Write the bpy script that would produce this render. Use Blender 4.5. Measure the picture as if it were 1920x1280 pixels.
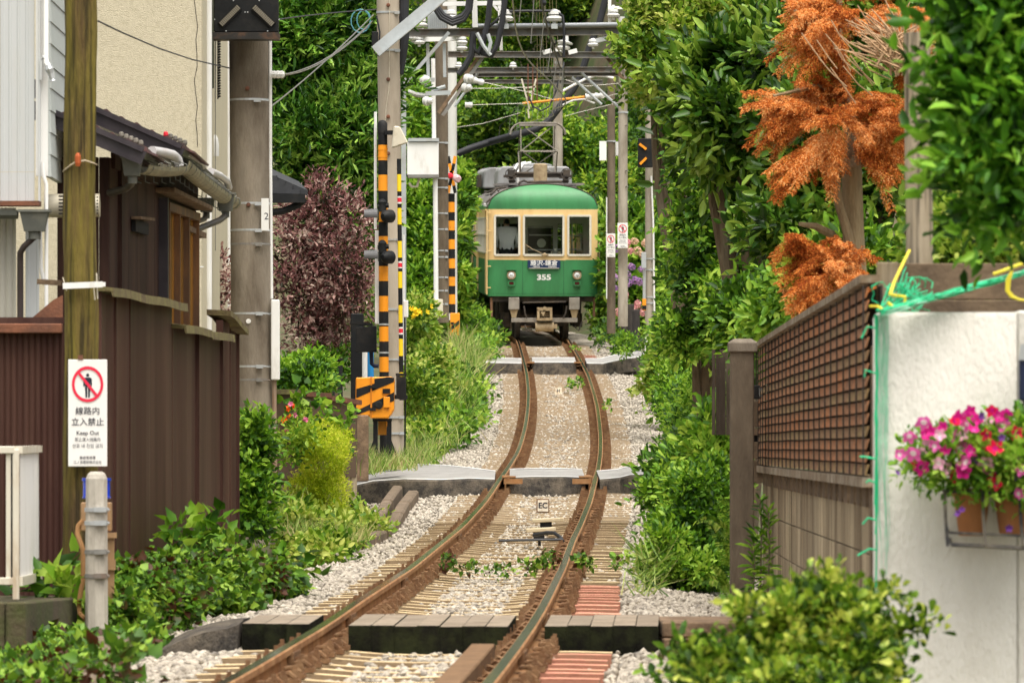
import bpy, bmesh, math, random
import numpy as np
from mathutils import Vector, Matrix, Quaternion
for _o in list(bpy.data.objects): bpy.data.objects.remove(_o)
SC = bpy.context.scene
COL = SC.collection
R = math.radians
random.seed(7)
# ------------------------------------------------------------------ camera
F, HZ, CZ = 11600.0, 840.0, 1.05          # focal length in photo pixels, horizon row, eye height above the near rail
cam = bpy.data.cameras.new('camera'); camo = bpy.data.objects.new('camera', cam); COL.objects.link(camo)
camo.location = (0, 0, CZ); camo.rotation_euler = (R(90), 0, 0)
cam.sensor_width = 36; cam.lens = 36*F/1920; cam.shift_y = (HZ-640)/1920
cam.clip_start = 1; cam.clip_end = 3000
cam.dof.use_dof = True; cam.dof.focus_distance = 68; cam.dof.aperture_fstop = 11.5
SC.camera = camo
# ------------------------------------------------------------------ sky, sun, exposure
SUN_EL, SUN_AZ = 70, 165                     # elevation; azimuth of the sun measured clockwise from +Y
w = bpy.data.worlds.new('World'); SC.world = w; w.use_nodes = True
nt = w.node_tree; bg = nt.nodes['Background']
sky = nt.nodes.new('ShaderNodeTexSky'); sky.sky_type = 'NISHITA'; sky.sun_disc = False
sky.sun_elevation = R(SUN_EL); sky.sun_rotation = R(SUN_AZ)
sky.air_density = 1.0; sky.dust_density = 6.0; sky.ozone_density = 0.6
bw_ = nt.nodes.new('ShaderNodeRGBToBW'); tn_ = nt.nodes.new('ShaderNodeMix'); tn_.data_type = 'RGBA'; tn_.blend_type = 'MULTIPLY'; tn_.inputs[0].default_value = 1; tn_.inputs[7].default_value = (1, .965, .90, 1)
mxs = nt.nodes.new('ShaderNodeMix'); mxs.data_type = 'RGBA'; mxs.inputs[0].default_value = .8       # a thin cloud sheet greys the blue
nt.links.new(sky.outputs[0], bw_.inputs[0]); nt.links.new(bw_.outputs[0], tn_.inputs[6]); nt.links.new(sky.outputs[0], mxs.inputs[6]); nt.links.new(tn_.outputs[2], mxs.inputs[7])
nt.links.new(mxs.outputs[2], bg.inputs[0]); bg.inputs[1].default_value = 0.15
sl = bpy.data.lights.new('sun', 'SUN'); sl.energy = 1.1; sl.angle = R(60); sl.color = (1, 0.94, 0.85)
so = bpy.data.objects.new('sun', sl); COL.objects.link(so)
_sd = Vector((math.sin(R(SUN_AZ))*math.cos(R(SUN_EL)), math.cos(R(SUN_AZ))*math.cos(R(SUN_EL)), math.sin(R(SUN_EL))))
so.rotation_euler = (-_sd).to_track_quat('-Z', 'Y').to_euler(); so.location = (0, -10, 30)
SC.view_settings.view_transform = 'Standard'; SC.view_settings.look = 'None'
SC.view_settings.gamma = 1; SC.view_settings.use_curve_mapping = False
SC.view_settings.exposure = 1.05
SC.render.engine = 'CYCLES'
SC.cycles.max_bounces = 6; SC.cycles.diffuse_bounces = 3; SC.cycles.transparent_max_bounces = 12
SC.cycles.use_denoising = True

# ------------------------------------------------------------------ helpers
def P(px, py, d): return Vector(((px-960)/F*d, d, CZ-(py-HZ)/F*d))
def X(px, d): return (px-960)/F*d
def Z(py, d): return CZ-(py-HZ)/F*d
def M(n, d): return n*d/F                     # pixels at depth d -> metres
ORG = {}
V = Vector
def lin(h):
    h = h.lstrip('#'); c = [int(h[i:i+2], 16)/255 for i in (0, 2, 4)]
    return tuple(x/12.92 if x <= .04045 else ((x+.055)/1.055)**2.4 for x in c)
def frame_of(t):
    t = t.normalized(); a = V((0, 0, 1)) if abs(t.z) < .95 else V((1, 0, 0))
    u = t.cross(a).normalized(); return u, t.cross(u).normalized()
class MB:
    def __init__(s): s.v = []; s.f = []; s.m = []
    def add(s, vs, fs, mi=0):
        n = len(s.v); s.v += [tuple(q) for q in vs]
        s.f += [tuple(i+n for i in f) for f in fs]; s.m += [mi]*len(fs); return s
    def box(s, c, size, mi=0, rot=None):
        c = V(c); hx, hy, hz = size[0]/2, size[1]/2, size[2]/2
        vs = [V((x, y, z)) for x in (-hx, hx) for y in (-hy, hy) for z in (-hz, hz)]
        if rot is not None: vs = [rot @ q for q in vs]
        return s.add([q+c for q in vs], [(0, 1, 3, 2), (4, 6, 7, 5), (0, 4, 5, 1), (2, 3, 7, 6), (0, 2, 6, 4), (1, 5, 7, 3)], mi)
    def bar(s, a, b, wd, h, mi=0, up=None):
        a, b = V(a), V(b); t = b-a; L = t.length
        if L < 1e-6: return s
        t.normalize()
        upv = V(up) if up else (V((0, 0, 1)) if abs(t.z) < .95 else V((0, 1, 0)))
        u = t.cross(upv).normalized(); q = u.cross(t).normalized()
        m = Matrix((u, t, q)).transposed()
        return s.box((a+b)/2, (wd, L, h), mi, m)
    def quad(s, a, b, c, d, mi=0): return s.add([a, b, c, d], [(0, 1, 2, 3)], mi)
    def tube(s, pts, r, n=8, mi=0, cap=True):
        pts = [V(q) for q in pts]; k = len(pts)
        rs = list(r) if isinstance(r, (list, tuple)) else [r]*k
        vs = []; u = None
        for i, q in enumerate(pts):
            t = (pts[min(i+1, k-1)]-pts[max(i-1, 0)])
            if t.length < 1e-9: t = V((0, 0, 1))
            t.normalize()
            if u is None: u, _ = frame_of(t)
            else:
                u = u-t*u.dot(t)
                u = u.normalized() if u.length > 1e-6 else frame_of(t)[0]
            q2 = t.cross(u)
            for j in range(n):
                a = 2*math.pi*j/n; vs.append(q+u*(math.cos(a)*rs[i])+q2*(math.sin(a)*rs[i]))
        fs = [(i*n+j, i*n+(j+1) % n, (i+1)*n+(j+1) % n, (i+1)*n+j) for i in range(k-1) for j in range(n)]
        if cap: fs += [tuple(range(n))[::-1], tuple(range((k-1)*n, k*n))]
        return s.add(vs, fs, mi)
    def lathe(s, prof, o, axis=(0, 0, 1), n=12, mi=0):
        ax = V(axis).normalized(); return s.tube([V(o)+ax*h for h, _ in prof], [max(r_, 1e-4) for _, r_ in prof], n, mi)
    def prism(s, poly, d0, d1, mi=0):          # polygon of (x, z) swept from depth d0 to d1
        n = len(poly); vs = [(x, d0, z) for x, z in poly]+[(x, d1, z) for x, z in poly]
        fs = [tuple(range(n)), tuple(range(n, 2*n))[::-1]]+[(i, i+n, (i+1) % n+n, (i+1) % n) for i in range(n)]
        return s.add(vs, fs, mi)
    def sweep(s, poly, path, mi=0, cap=True):  # polygon of (offset, height) carried along path of points, level
        n = len(poly); k = len(path); vs = []
        for i, q in enumerate(path):
            t = V(path[min(i+1, k-1)])-V(path[max(i-1, 0)]); t.z = 0; t.normalize(); u = V((t.y, -t.x, 0))
            vs += [V(q)+u*a+V((0, 0, h)) for a, h in poly]
        mis = mi if isinstance(mi, (list, tuple)) else [mi]*n
        for j in range(n):
            s.add([], [], 0)
        base = len(s.v); s.v += [tuple(q) for q in vs]
        for i in range(k-1):
            for j in range(n):
                s.f.append((base+i*n+j, base+i*n+(j+1) % n, base+(i+1)*n+(j+1) % n, base+(i+1)*n+j)); s.m.append(mis[j])
        if cap:
            s.f.append(tuple(base+j for j in range(n))[::-1]); s.m.append(mis[0])
            s.f.append(tuple(base+(k-1)*n+j for j in range(n))); s.m.append(mis[0])
        return s
    def build(s, name, mats, parent=None, smooth=False, bevel=0, loc=None, recalc=True):
        org = V((0, 0, 0))
        if parent is not None: org = V(ORG.get(parent.name, (0, 0, 0)))
        elif loc is not None: org = V(loc)
        else:
            a = np.array(s.v); mn, mx = a.min(0), a.max(0)
            org = V(((mn[0]+mx[0])/2, (mn[1]+mx[1])/2, mn[2]))
        me = bpy.data.meshes.new(name)
        me.from_pydata([(q[0]-org.x, q[1]-org.y, q[2]-org.z) for q in s.v], [], s.f)
        if not isinstance(mats, (list, tuple)): mats = [mats]
        for m_ in mats: me.materials.append(m_)
        if len(mats) > 1: me.polygons.foreach_set('material_index', s.m)
        if recalc:
            bm = bmesh.new(); bm.from_mesh(me); bmesh.ops.recalc_face_normals(bm, faces=bm.faces); bm.to_mesh(me); bm.free()
        if smooth:
            me.polygons.foreach_set('use_smooth', [True]*len(me.polygons))
            try: me.set_sharp_from_angle(angle=R(40))
            except Exception: pass
        o = bpy.data.objects.new(name, me); COL.objects.link(o)
        if parent is not None: o.parent = parent; ORG[o.name] = org
        else: o.location = org; ORG[o.name] = org
        if bevel:
            b = o.modifiers.new('bevel', 'BEVEL'); b.width = bevel; b.segments = 1; b.limit_method = 'ANGLE'; b.angle_limit = R(40)
        return o
def tag(o, label=None, cat=None, group=None, kind=None):
    if label: o['label'] = label
    if cat: o['category'] = cat
    if group: o['group'] = group
    if kind: o['kind'] = kind
    return o
def thing(name, label, cat, loc, group=None, rz=None, kind=None):
    o = bpy.data.objects.new(name, None); COL.objects.link(o); o.location = loc; o.empty_display_size = .2
    if rz is not None: o.rotation_euler = (0, 0, rz); ORG[o.name] = V((0, 0, 0))
    else: ORG[o.name] = V(loc)
    return tag(o, label, cat, group, kind)
def place(name, mesh, parent, loc=(0, 0, 0), rot=(0, 0, 0), sc=(1, 1, 1)):   # another piece sharing mesh data; loc in world unless parent is rotated
    o = bpy.data.objects.new(name, mesh); COL.objects.link(o)
    org = V(ORG.get(parent.name, (0, 0, 0))) if parent else V((0, 0, 0))
    o.location = V(loc)-org; o.rotation_euler = rot; o.scale = sc
    if parent: o.parent = parent
    ORG[o.name] = V(loc)
    return o
def copy_tree(o, parent=None):
    c = o.copy(); COL.objects.link(c); c.parent = parent; ORG[c.name] = ORG.get(o.name, V((0, 0, 0)))
    for ch in list(o.children): copy_tree(ch, c)
    return c
def fastmesh(name, verts, faces, mats, parent=None, loc=None, attr=None, smooth=False):
    verts = np.asarray(verts, np.float32).reshape(-1, 3)
    faces = np.asarray(faces, np.int32); k = faces.shape[1]
    if parent is not None: org = np.array(ORG.get(parent.name, (0, 0, 0)), np.float32)
    elif loc is not None: org = np.array(loc, np.float32)
    else:
        mn, mx = verts.min(0), verts.max(0); org = np.array([(mn[0]+mx[0])/2, (mn[1]+mx[1])/2, mn[2]], np.float32)
    me = bpy.data.meshes.new(name)
    me.vertices.add(len(verts)); me.vertices.foreach_set('co', (verts-org).ravel())
    me.loops.add(faces.size); me.loops.foreach_set('vertex_index', faces.ravel())
    me.polygons.add(len(faces)); me.polygons.foreach_set('loop_start', np.arange(0, faces.size, k, dtype=np.int32))
    me.update(calc_edges=True)
    if smooth: me.polygons.foreach_set('use_smooth', [True]*len(me.polygons))
    for m_ in (mats if isinstance(mats, (list, tuple)) else [mats]): me.materials.append(m_)
    if attr:
        for an, av in attr.items():
            a = me.attributes.new(an, 'FLOAT', 'POINT'); a.data.foreach_set('value', np.asarray(av, np.float32))
    o = bpy.data.objects.new(name, me); COL.objects.link(o)
    if parent is not None: o.parent = parent; ORG[o.name] = V(tuple(float(x) for x in org))
    else: o.location = tuple(float(x) for x in org); ORG[o.name] = V(tuple(float(x) for x in org))
    return o
def text(body, size, loc, parent, mat, name='lettering', align='CENTER', bold=0.0, rot=(math.pi/2, 0, 0), sx=1.0, space=1.0):
    c = bpy.data.curves.new(name, 'FONT'); c.body = body; c.size = size; c.align_x = align; c.align_y = 'CENTER'
    c.offset = bold; c.resolution_u = 3; c.space_character = space
    t = bpy.data.objects.new('tmp', c); COL.objects.link(t)
    bpy.context.view_layer.update()
    me = bpy.data.meshes.new_from_object(t); bpy.data.objects.remove(t)
    me.materials.clear(); me.materials.append(mat)
    o = bpy.data.objects.new(name, me); COL.objects.link(o)
    org = V(ORG.get(parent.name, (0, 0, 0))); o.parent = parent; o.location = V(loc)-org; o.rotation_euler = rot; o.scale = (sx, 1, 1)
    return o
# ------------------------------------------------------------------ materials
def _n(nt, t, **kw):
    x = nt.nodes.new(t)
    for k, v in kw.items(): setattr(x, k, v)
    return x
def pm(name, col, rough=.7, var=.2, scale=6, col2=None, amt=.35, scale2=3, streak=1.0, bump=.15, bscale=60, metal=0, rnd=0.0, spec=.4, coat=0, soft=.12, emit=None, alpha=None, crack=0):
    """procedural material: base colour with noise, an optional second colour in patches (streak<1 draws them out vertically), fine relief"""
    m = bpy.data.materials.new(name); m.use_nodes = True; nt = m.node_tree; L = nt.links.new
    b = nt.nodes['Principled BSDF']; b.inputs['Roughness'].default_value = rough; b.inputs['Metallic'].default_value = metal
    b.inputs['Specular IOR Level'].default_value = spec; b.inputs['Coat Weight'].default_value = coat
    g = _n(nt, 'ShaderNodeNewGeometry')
    if isinstance(col, str): col = lin(col)
    if isinstance(col2, str): col2 = lin(col2)
    n1 = _n(nt, 'ShaderNodeTexNoise'); n1.inputs['Scale'].default_value = scale; n1.inputs['Detail'].default_value = 6; n1.inputs['Roughness'].default_value = .65
    if streak < 1:
        mq = _n(nt, 'ShaderNodeMapping'); mq.inputs['Scale'].default_value = (1, 1, max(streak, .15)); L(g.outputs['Position'], mq.inputs['Vector']); PV = mq.outputs[0]
    else: PV = g.outputs['Position']
    L(PV, n1.inputs['Vector'])
    mr = _n(nt, 'ShaderNodeMapRange'); mr.inputs[1].default_value = .3; mr.inputs[2].default_value = .7; mr.inputs[3].default_value = 1-var; mr.inputs[4].default_value = 1+var
    L(n1.outputs['Fac'], mr.inputs[0])
    fac = mr.outputs[0]
    if rnd:
        oi = _n(nt, 'ShaderNodeObjectInfo'); m2 = _n(nt, 'ShaderNodeMapRange'); m2.inputs[3].default_value = 1-rnd; m2.inputs[4].default_value = 1+rnd
        L(oi.outputs['Random'], m2.inputs[0]); mu = _n(nt, 'ShaderNodeMath', operation='MULTIPLY'); L(fac, mu.inputs[0]); L(m2.outputs[0], mu.inputs[1]); fac = mu.outputs[0]
    crk = None
    if crack:                                   # dark vertical checks in old timber
        mk = _n(nt, 'ShaderNodeMapping'); mk.inputs['Scale'].default_value = (1, 1, .045); L(g.outputs['Position'], mk.inputs['Vector'])
        nk = _n(nt, 'ShaderNodeTexNoise'); nk.inputs['Scale'].default_value = crack; nk.inputs['Detail'].default_value = 4; L(mk.outputs[0], nk.inputs['Vector'])
        rk = _n(nt, 'ShaderNodeMapRange'); rk.inputs[1].default_value = .36; rk.inputs[2].default_value = .50; rk.inputs[3].default_value = .35; rk.inputs[4].default_value = 1.0; L(nk.outputs['Fac'], rk.inputs[0]); crk = rk.outputs[0]
    vm = _n(nt, 'ShaderNodeVectorMath', operation='SCALE'); vm.inputs[0].default_value = col[:3]; L(fac, vm.inputs['Scale'])
    out = vm.outputs[0]
    if col2 is not None:
        mp = _n(nt, 'ShaderNodeMapping'); mp.inputs['Scale'].default_value = (1, 1, streak); L(g.outputs['Position'], mp.inputs['Vector'])
        n2 = _n(nt, 'ShaderNodeTexNoise'); n2.inputs['Scale'].default_value = scale2; n2.inputs['Detail'].default_value = 8; n2.inputs['Roughness'].default_value = .7
        L(mp.outputs[0], n2.inputs['Vector'])
        m3 = _n(nt, 'ShaderNodeMapRange'); c0 = .72-.44*amt; m3.inputs[1].default_value = c0-soft; m3.inputs[2].default_value = c0+soft
        L(n2.outputs['Fac'], m3.inputs[0])
        mx = _n(nt, 'ShaderNodeMix', data_type='RGBA'); L(m3.outputs[0], mx.inputs[0]); L(out, mx.inputs[6]); mx.inputs[7].default_value = (*col2[:3], 1)
        out = mx.outputs[2]
    if crk is not None:
        vk = _n(nt, 'ShaderNodeVectorMath', operation='SCALE'); L(out, vk.inputs[0]); L(crk, vk.inputs['Scale']); out = vk.outputs[0]
    L(out, b.inputs['Base Color'])
    if bump:
        n3 = _n(nt, 'ShaderNodeTexNoise'); n3.inputs['Scale'].default_value = bscale; n3.inputs['Detail'].default_value = 5
        L(PV, n3.inputs['Vector'])
        bp = _n(nt, 'ShaderNodeBump'); bp.inputs['Strength'].default_value = min(1, bump*2); bp.inputs['Distance'].default_value = .004+.01*bump
        L(n3.outputs['Fac'], bp.inputs['Height']); L(bp.outputs[0], b.inputs['Normal'])
    if emit: b.inputs['Emission Color'].default_value = (*emit[:3], 1); b.inputs['Emission Strength'].default_value = emit[3]
    return m
def leafmat(name, cols, rough=.5, trans=.3, nscale=1.2, dark=.55, spec=.3):
    m = bpy.data.materials.new(name); m.use_nodes = True; nt = m.node_tree; L = nt.links.new
    b = nt.nodes['Principled BSDF']; b.inputs['Roughness'].default_value = rough; b.inputs['Specular IOR Level'].default_value = spec
    g = _n(nt, 'ShaderNodeNewGeometry'); cr = _n(nt, 'ShaderNodeValToRGB')
    cols = [lin(c) if isinstance(c, str) else c for c in cols]
    e = cr.color_ramp.elements; e[0].position = 0; e[0].color = (*cols[0], 1); e[1].position = 1; e[1].color = (*cols[-1], 1)
    for i, c in enumerate(cols[1:-1]): x = e.new((i+1)/(len(cols)-1)); x.color = (*c, 1)
    n = _n(nt, 'ShaderNodeTexNoise'); n.inputs['Scale'].default_value = nscale; n.inputs['Detail'].default_value = 3; L(g.outputs['Position'], n.inputs['Vector'])
    ad = _n(nt, 'ShaderNodeMath', operation='MULTIPLY_ADD'); ad.inputs[1].default_value = 2.3; ad.inputs[2].default_value = -1.15; L(n.outputs['Fac'], ad.inputs[0])
    s = _n(nt, 'ShaderNodeMath', operation='ADD'); s.use_clamp = True; L(ad.outputs[0], s.inputs[0]); L(g.outputs['Random Per Island'], s.inputs[1])
    L(s.outputs[0], cr.inputs[0]); L(cr.outputs[0], b.inputs['Base Color'])
    if trans:
        t = _n(nt, 'ShaderNodeBsdfTranslucent'); mx = _n(nt, 'ShaderNodeMixShader'); mx.inputs[0].default_value = trans
        hs = _n(nt, 'ShaderNodeHueSaturation'); hs.inputs['Value'].default_value = 1.5; hs.inputs['Hue'].default_value = .485; L(cr.outputs[0], hs.inputs['Color'])
        L(hs.outputs[0], t.inputs[0]); L(b.outputs[0], mx.inputs[1]); L(t.outputs[0], mx.inputs[2])
        L(mx.outputs[0], nt.nodes['Material Output'].inputs[0])
    return m
def glassmat(name, tint=(.9, .95, .92), refl=.12, rough=.02):
    m = bpy.data.materials.new(name); m.use_nodes = True; nt = m.node_tree; L = nt.links.new
    nt.nodes.remove(nt.nodes['Principled BSDF'])
    t = _n(nt, 'ShaderNodeBsdfTransparent'); t.inputs[0].default_value = (*tint, 1)
    g = _n(nt, 'ShaderNodeBsdfGlossy'); g.inputs['Roughness'].default_value = rough
    lw = _n(nt, 'ShaderNodeFresnel'); lw.inputs[0].default_value = 1.5
    ad = _n(nt, 'ShaderNodeMath', operation='ADD'); ad.inputs[1].default_value = refl; ad.use_clamp = True; L(lw.outputs[0], ad.inputs[0])
    mx = _n(nt, 'ShaderNodeMixShader'); L(ad.outputs[0], mx.inputs[0]); L(t.outputs[0], mx.inputs[1]); L(g.outputs[0], mx.inputs[2])
    L(mx.outputs[0], nt.nodes['Material Output'].inputs[0]); return m
# ------------------------------------------------------------------ foliage
SHAPES = {
 'diamond': ([0, .45, 1, .45], [0, -.5, 0, .5], [0, .12, -.04, .12], [(0, 1, 2), (0, 2, 3)]),
 'oval': ([0, .3, .7, 1, .7, .3], [0, -.5, -.42, 0, .42, .5], [0, .10, .08, -.08, .08, .10], [(0, 1, 2, 3), (0, 3, 4, 5)]),
 'obov': ([0, .35, .8, 1, .8, .35], [0, -.32, -.5, 0, .5, .32], [0, .08, .1, 0, .1, .08], [(0, 1, 2, 3), (0, 3, 4, 5)]),
 'heart': ([0.05, .0, .35, 1, .35, .0], [0, -.36, -.5, 0, .5, .36], [0, .08, .1, -.12, .1, .08], [(0, 1, 2, 3), (0, 3, 4, 5)]),
 'blade': ([0, 0, .5, .5, 1], [-.5, .5, -.38, .38, 0], [0, 0, .0, .0, -.28], [(0, 1, 3), (0, 3, 2), (2, 3, 4)]),
}
def nrm(a): return a/np.maximum(np.linalg.norm(a, axis=-1, keepdims=True), 1e-9)
def leaf_arrays(c, t, n0, Ln, Wd, shape):
    a, wv, h, fs = SHAPES[shape]; a = np.array(a); wv = np.array(wv); h = np.array(h)
    t = nrm(t); b = nrm(np.cross(t, n0)); n = np.cross(b, t)
    Ln = np.broadcast_to(Ln, (len(c),)); Wd = np.broadcast_to(Wd, (len(c),))
    v = c[:, None, :]+t[:, None, :]*(a[None, :]*Ln[:, None])[..., None]+b[:, None, :]*(wv[None, :]*Wd[:, None])[..., None]+n[:, None, :]*(h[None, :]*Ln[:, None])[..., None]
    k = len(a); f = (np.arange(len(c))*k)[:, None, None]+np.array(fs)[None]
    return v.reshape(-1, 3), f.reshape(-1, len(fs[0]))
def vnoise(p, s, rg):
    r = np.zeros(len(p))
    for _ in range(5):
        k = rg.normal(size=3); k *= s*rg.uniform(.6, 1.5)/np.linalg.norm(k); r += np.sin(p@k+rg.uniform(0, 6.28))
    return r/5
def clumped(blobs, k, rf, seed, core=.25):
    """break each big ellipsoid into small flattened sprays on its surface, with a thin core behind them"""
    rg = np.random.default_rng(seed); out = []; wt = []
    for b in blobs:
        c, r = np.array(b[:3]), np.array(b[3:6]); out.append((*c, *(r*.72))); wt.append(core*(r[0]*r[2]))
        for _ in range(k):
            d = nrm(rg.normal(size=3)); d[1] = -abs(d[1]) if rg.random() < .6 else d[1]
            p = c+d*r*rg.uniform(.72, 1.08); s = rf*rg.uniform(.55, 1.35)*math.sqrt(r[0]*r[2])
            out.append((p[0], p[1], p[2], s*rg.uniform(.9, 1.4), s, s*rg.uniform(.5, .8))); wt.append((1-core)*(r[0]*r[2])*s/rf/k/math.sqrt(r[0]*r[2]))
    return out, wt
def blob_points(blobs, n, rg, shell=(.7, 1.05), lump=.22, lscale=5, gap=-.9, front=.5, wts=None):
    B = np.array(blobs, float); wt = (B[:, 3]*B[:, 5]+B[:, 4]*B[:, 5]+B[:, 3]*B[:, 4]) if wts is None else np.array(wts, float); wt = wt/wt.sum()
    idx = rg.choice(len(B), n, p=wt); d = nrm(rg.normal(size=(n, 3)))
    fl = (d[:, 1] > .25) & (rg.random(n) < front); d[fl, 1] *= -1
    r = rg.uniform(shell[0], shell[1], n)
    rad = B[idx, 3:6]; mean = rad.mean(1)
    base = B[idx, :3]+d*rad
    r = r*(1+lump*1.3*vnoise(base, .6*lscale/np.maximum(mean.mean(), .2), rg)+lump*.8*vnoise(base, 2.1*lscale/np.maximum(mean.mean(), .2), rg)+.07*np.abs(rg.normal(size=n)))
    p = B[idx, :3]+d*rad*r[:, None]; o = nrm(d/rad)
    keep = vnoise(p, 2.2*lscale/np.maximum(mean.mean(), .2), rg) > gap
    for j in range(len(B)):                    # drop what lies deep inside another blob
        q = ((p-B[j, :3])/B[j, 3:6]); keep &= (np.einsum('ij,ij->i', q, q) > .36) | (idx == j)
    return p[keep], o[keep]
def foliage(name, mat, blobs, n, per=6, L=.08, W=.03, shape='oval', seed=1, parent=None, out=.6, rnd=.8, up=.2, droop=0, spread=.04, shell=(.7, 1.05), lump=.22, lscale=5, gap=-.9, front=.5, var=.5, nup=.7, nout=.45, zmin=None, off=0.0, floor=None, tl=None, wts=None):
    rg = np.random.default_rng(seed)
    p, o = blob_points(blobs, n, rg, shell, lump, lscale, gap, front, wts)
    q = len(p); tw = o*out+rg.normal(size=(q, 3))*rnd*.75; tw[:, 2] += up-droop; tw = nrm(tw)      # one twig per point
    TL = (tl if tl is not None else 2.4*L)*rg.uniform(.5, 1.5, q)
    jj = np.tile(np.arange(per), q); u = (jj+.6)/per
    c = np.repeat(p, per, 0); o = np.repeat(o, per, 0); tr = np.repeat(tw, per, 0); m = len(c)
    c = c+tr*(u*np.repeat(TL, per))[:, None]+rg.normal(size=(m, 3))*spread*.5
    c[:, 2] -= (u**2*np.repeat(TL, per))*.22
    pr = rg.normal(size=(m, 3)); pr = nrm(pr-tr*np.einsum('ij,ij->i', pr, tr)[:, None])
    t = tr*(.45+.5*u)[:, None]+pr*(1.05-.6*u)[:, None]; t[:, 2] += .12
    n0 = o*nout+rg.normal(size=(m, 3))*.45; n0[:, 2] += nup
    if floor is not None:
        zf = floor(c); c[:, 2] = np.maximum(c[:, 2], zf)
    if zmin is not None: c[:, 2] = np.maximum(c[:, 2], zmin)
    s = 1+rg.uniform(-var, var, m)
    v, f = leaf_arrays(c+nrm(t)*off, t, n0, L*s, W*s, shape)
    return fastmesh(name, v, f, mat, parent)
def B(px, py, d, rx, rz, ry): return (X(px, d), d, Z(py, d), M(rx, d)*.84, ry, M(rz, d)*.84)   # ellipsoid: centre in the picture, radii in px, depth radius in m
def limbs(name, mat, base, tips, r0, parent, n=7, seed=0, wob=.12, mid=None):
    rg = random.Random(seed); mb = MB(); base = V(base)
    for tp in tips:
        tp = V(tp); pts = []; rs = []
        for i in range(n):
            u = i/(n-1); h = u**.8
            q = V((base.x+(tp.x-base.x)*u**1.6, base.y+(tp.y-base.y)*u**1.6, base.z+(tp.z-base.z)*h))
            if 0 < i < n-1: q += V((rg.uniform(-wob, wob), rg.uniform(-wob, wob), 0))*(tp-base).length*.15
            pts.append(q); rs.append(r0*(1-.78*u))
        mb.tube(pts, rs, 7)
    return mb.build(name, mat, parent, smooth=True)
def tree(name, label, cat, base, blobs, n, mat, bark, r0=.12, group=None, clump=None, **kw):
    t = thing(name, label, cat, base, group)
    seed = kw.get('seed', 1)
    limbs('trunk', bark, base, [b[:3] for b in blobs[:9]], r0, t, seed=seed)
    if clump: blobs, kw['wts'] = clumped(blobs, clump[0], clump[1], seed); kw['shell'] = (.3, 1.05)
    foliage('crown', mat, blobs, n, parent=t, **kw)
    return t
# ================================================================== palette
m_ground = pm('earth', (.11, .085, .05), .95, .35, 2.5, (.05, .075, .02), .5, 1.2, bump=.6, bscale=25)
m_sleeper = pm('sleeper_concrete', '#cfb98f', .9, .2, 5, (.36, .23, .12), .25, 6, bump=.3, bscale=70, rnd=.14)
m_sleeper_red = pm('sleeper_paint', '#d3917a', .85, .18, 9, '#b79f78', .26, 9, bump=.3, bscale=70, rnd=.1)
m_rust = pm('rail_rust', (.25, .115, .042), .85, .3, 7, (.38, .22, .1), .4, 4, bump=.25, bscale=60)
m_clip = pm('fastening_rust', (.15, .075, .033), .85, .35, 12, (.26, .16, .08), .3, 8, bump=.3, bscale=80)
m_steel = pm('rail_steel', (.30, .30, .27), .13, .15, 3, metal=1.0, bump=.03, bscale=20)
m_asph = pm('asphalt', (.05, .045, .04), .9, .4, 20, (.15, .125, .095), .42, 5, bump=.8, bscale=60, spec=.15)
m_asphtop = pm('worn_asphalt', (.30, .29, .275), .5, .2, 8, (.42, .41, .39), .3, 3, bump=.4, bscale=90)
m_line = pm('white_line_paint', (.74, .74, .72), .6, .1, 8, (.36, .35, .33), .3, 9, bump=.2)
m_deckside = pm('deck_block_shaded_side', (.008, .008, .006), .95, .4, 9, (.022, .026, .011), .4, 6, bump=.3, spec=.08)  # near-black stands in for shade on the upright faces below the tops
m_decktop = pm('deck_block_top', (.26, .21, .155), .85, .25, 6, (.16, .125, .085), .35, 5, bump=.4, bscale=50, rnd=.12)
m_oldwood = pm('old_timber', (.21, .14, .085), .9, .3, 12, (.1, .065, .04), .4, 8, bump=.5, bscale=50)
m_conc = pm('concrete', (.235, .20, .155), .9, .2, 5, (.11, .085, .06), .42, 2.6, streak=.3, bump=.35, bscale=70)
m_concd = pm('stained_concrete', (.165, .13, .09), .9, .25, 5, (.085, .062, .042), .45, 3, streak=.3, bump=.4, bscale=60)
m_concm = pm('mid_concrete', (.36, .32, .26), .9, .18, 5, (.2, .165, .12), .38, 2.6, streak=.3, bump=.3, bscale=70)
m_concl = pm('pale_concrete', (.5, .465, .4), .85, .14, 5, (.27, .24, .2), .36, 5, streak=.3, bump=.35, bscale=70)
m_kerb = pm('kerb_stone', (.19, .14, .095), .9, .35, 9, (.10, .075, .05), .45, 7, bump=.4, bscale=60)
m_bandsteel = pm('galvanised', (.5, .52, .53), .45, .15, 10, metal=.6, bump=.05)
m_galv = pm('galvanised_frame', (.42, .45, .46), .5, .15, 6, (.28, .25, .2), .25, 3, bump=.08)
m_galvold = pm('weathered_steel', (.20, .195, .18), .6, .25, 6, (.17, .10, .06), .28, 4, bump=.15)
m_white = pm('white_paint', (.78, .78, .76), .5, .05, 4, (.5, .47, .4), .14, 3, streak=.3, bump=.06)
m_porc = pm('porcelain', (.62, .62, .6), .18, .04, 6, bump=0, spec=.6)
m_black = pm('black_paint', (.011, .012, .013), .6, .25, 7, (.03, .027, .024), .25, 5, bump=.08, spec=.2)
m_rubber = pm('cable_black', (.022, .023, .027), .55, .2, 7, bump=.1)
m_orange = pm('warning_orange', (.86, .31, .012), .45, .06, 5, (.5, .18, .03), .12, 6, bump=.04)
m_yellow = pm('warning_yellow', (.87, .6, .015), .45, .05, 5, bump=.04)
m_red = pm('red_paint', (.7, .02, .04), .45, .06, 5, bump=.03)
m_signw = pm('sign_white', (.8, .785, .75), .4, .03, 4, bump=0)
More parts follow.
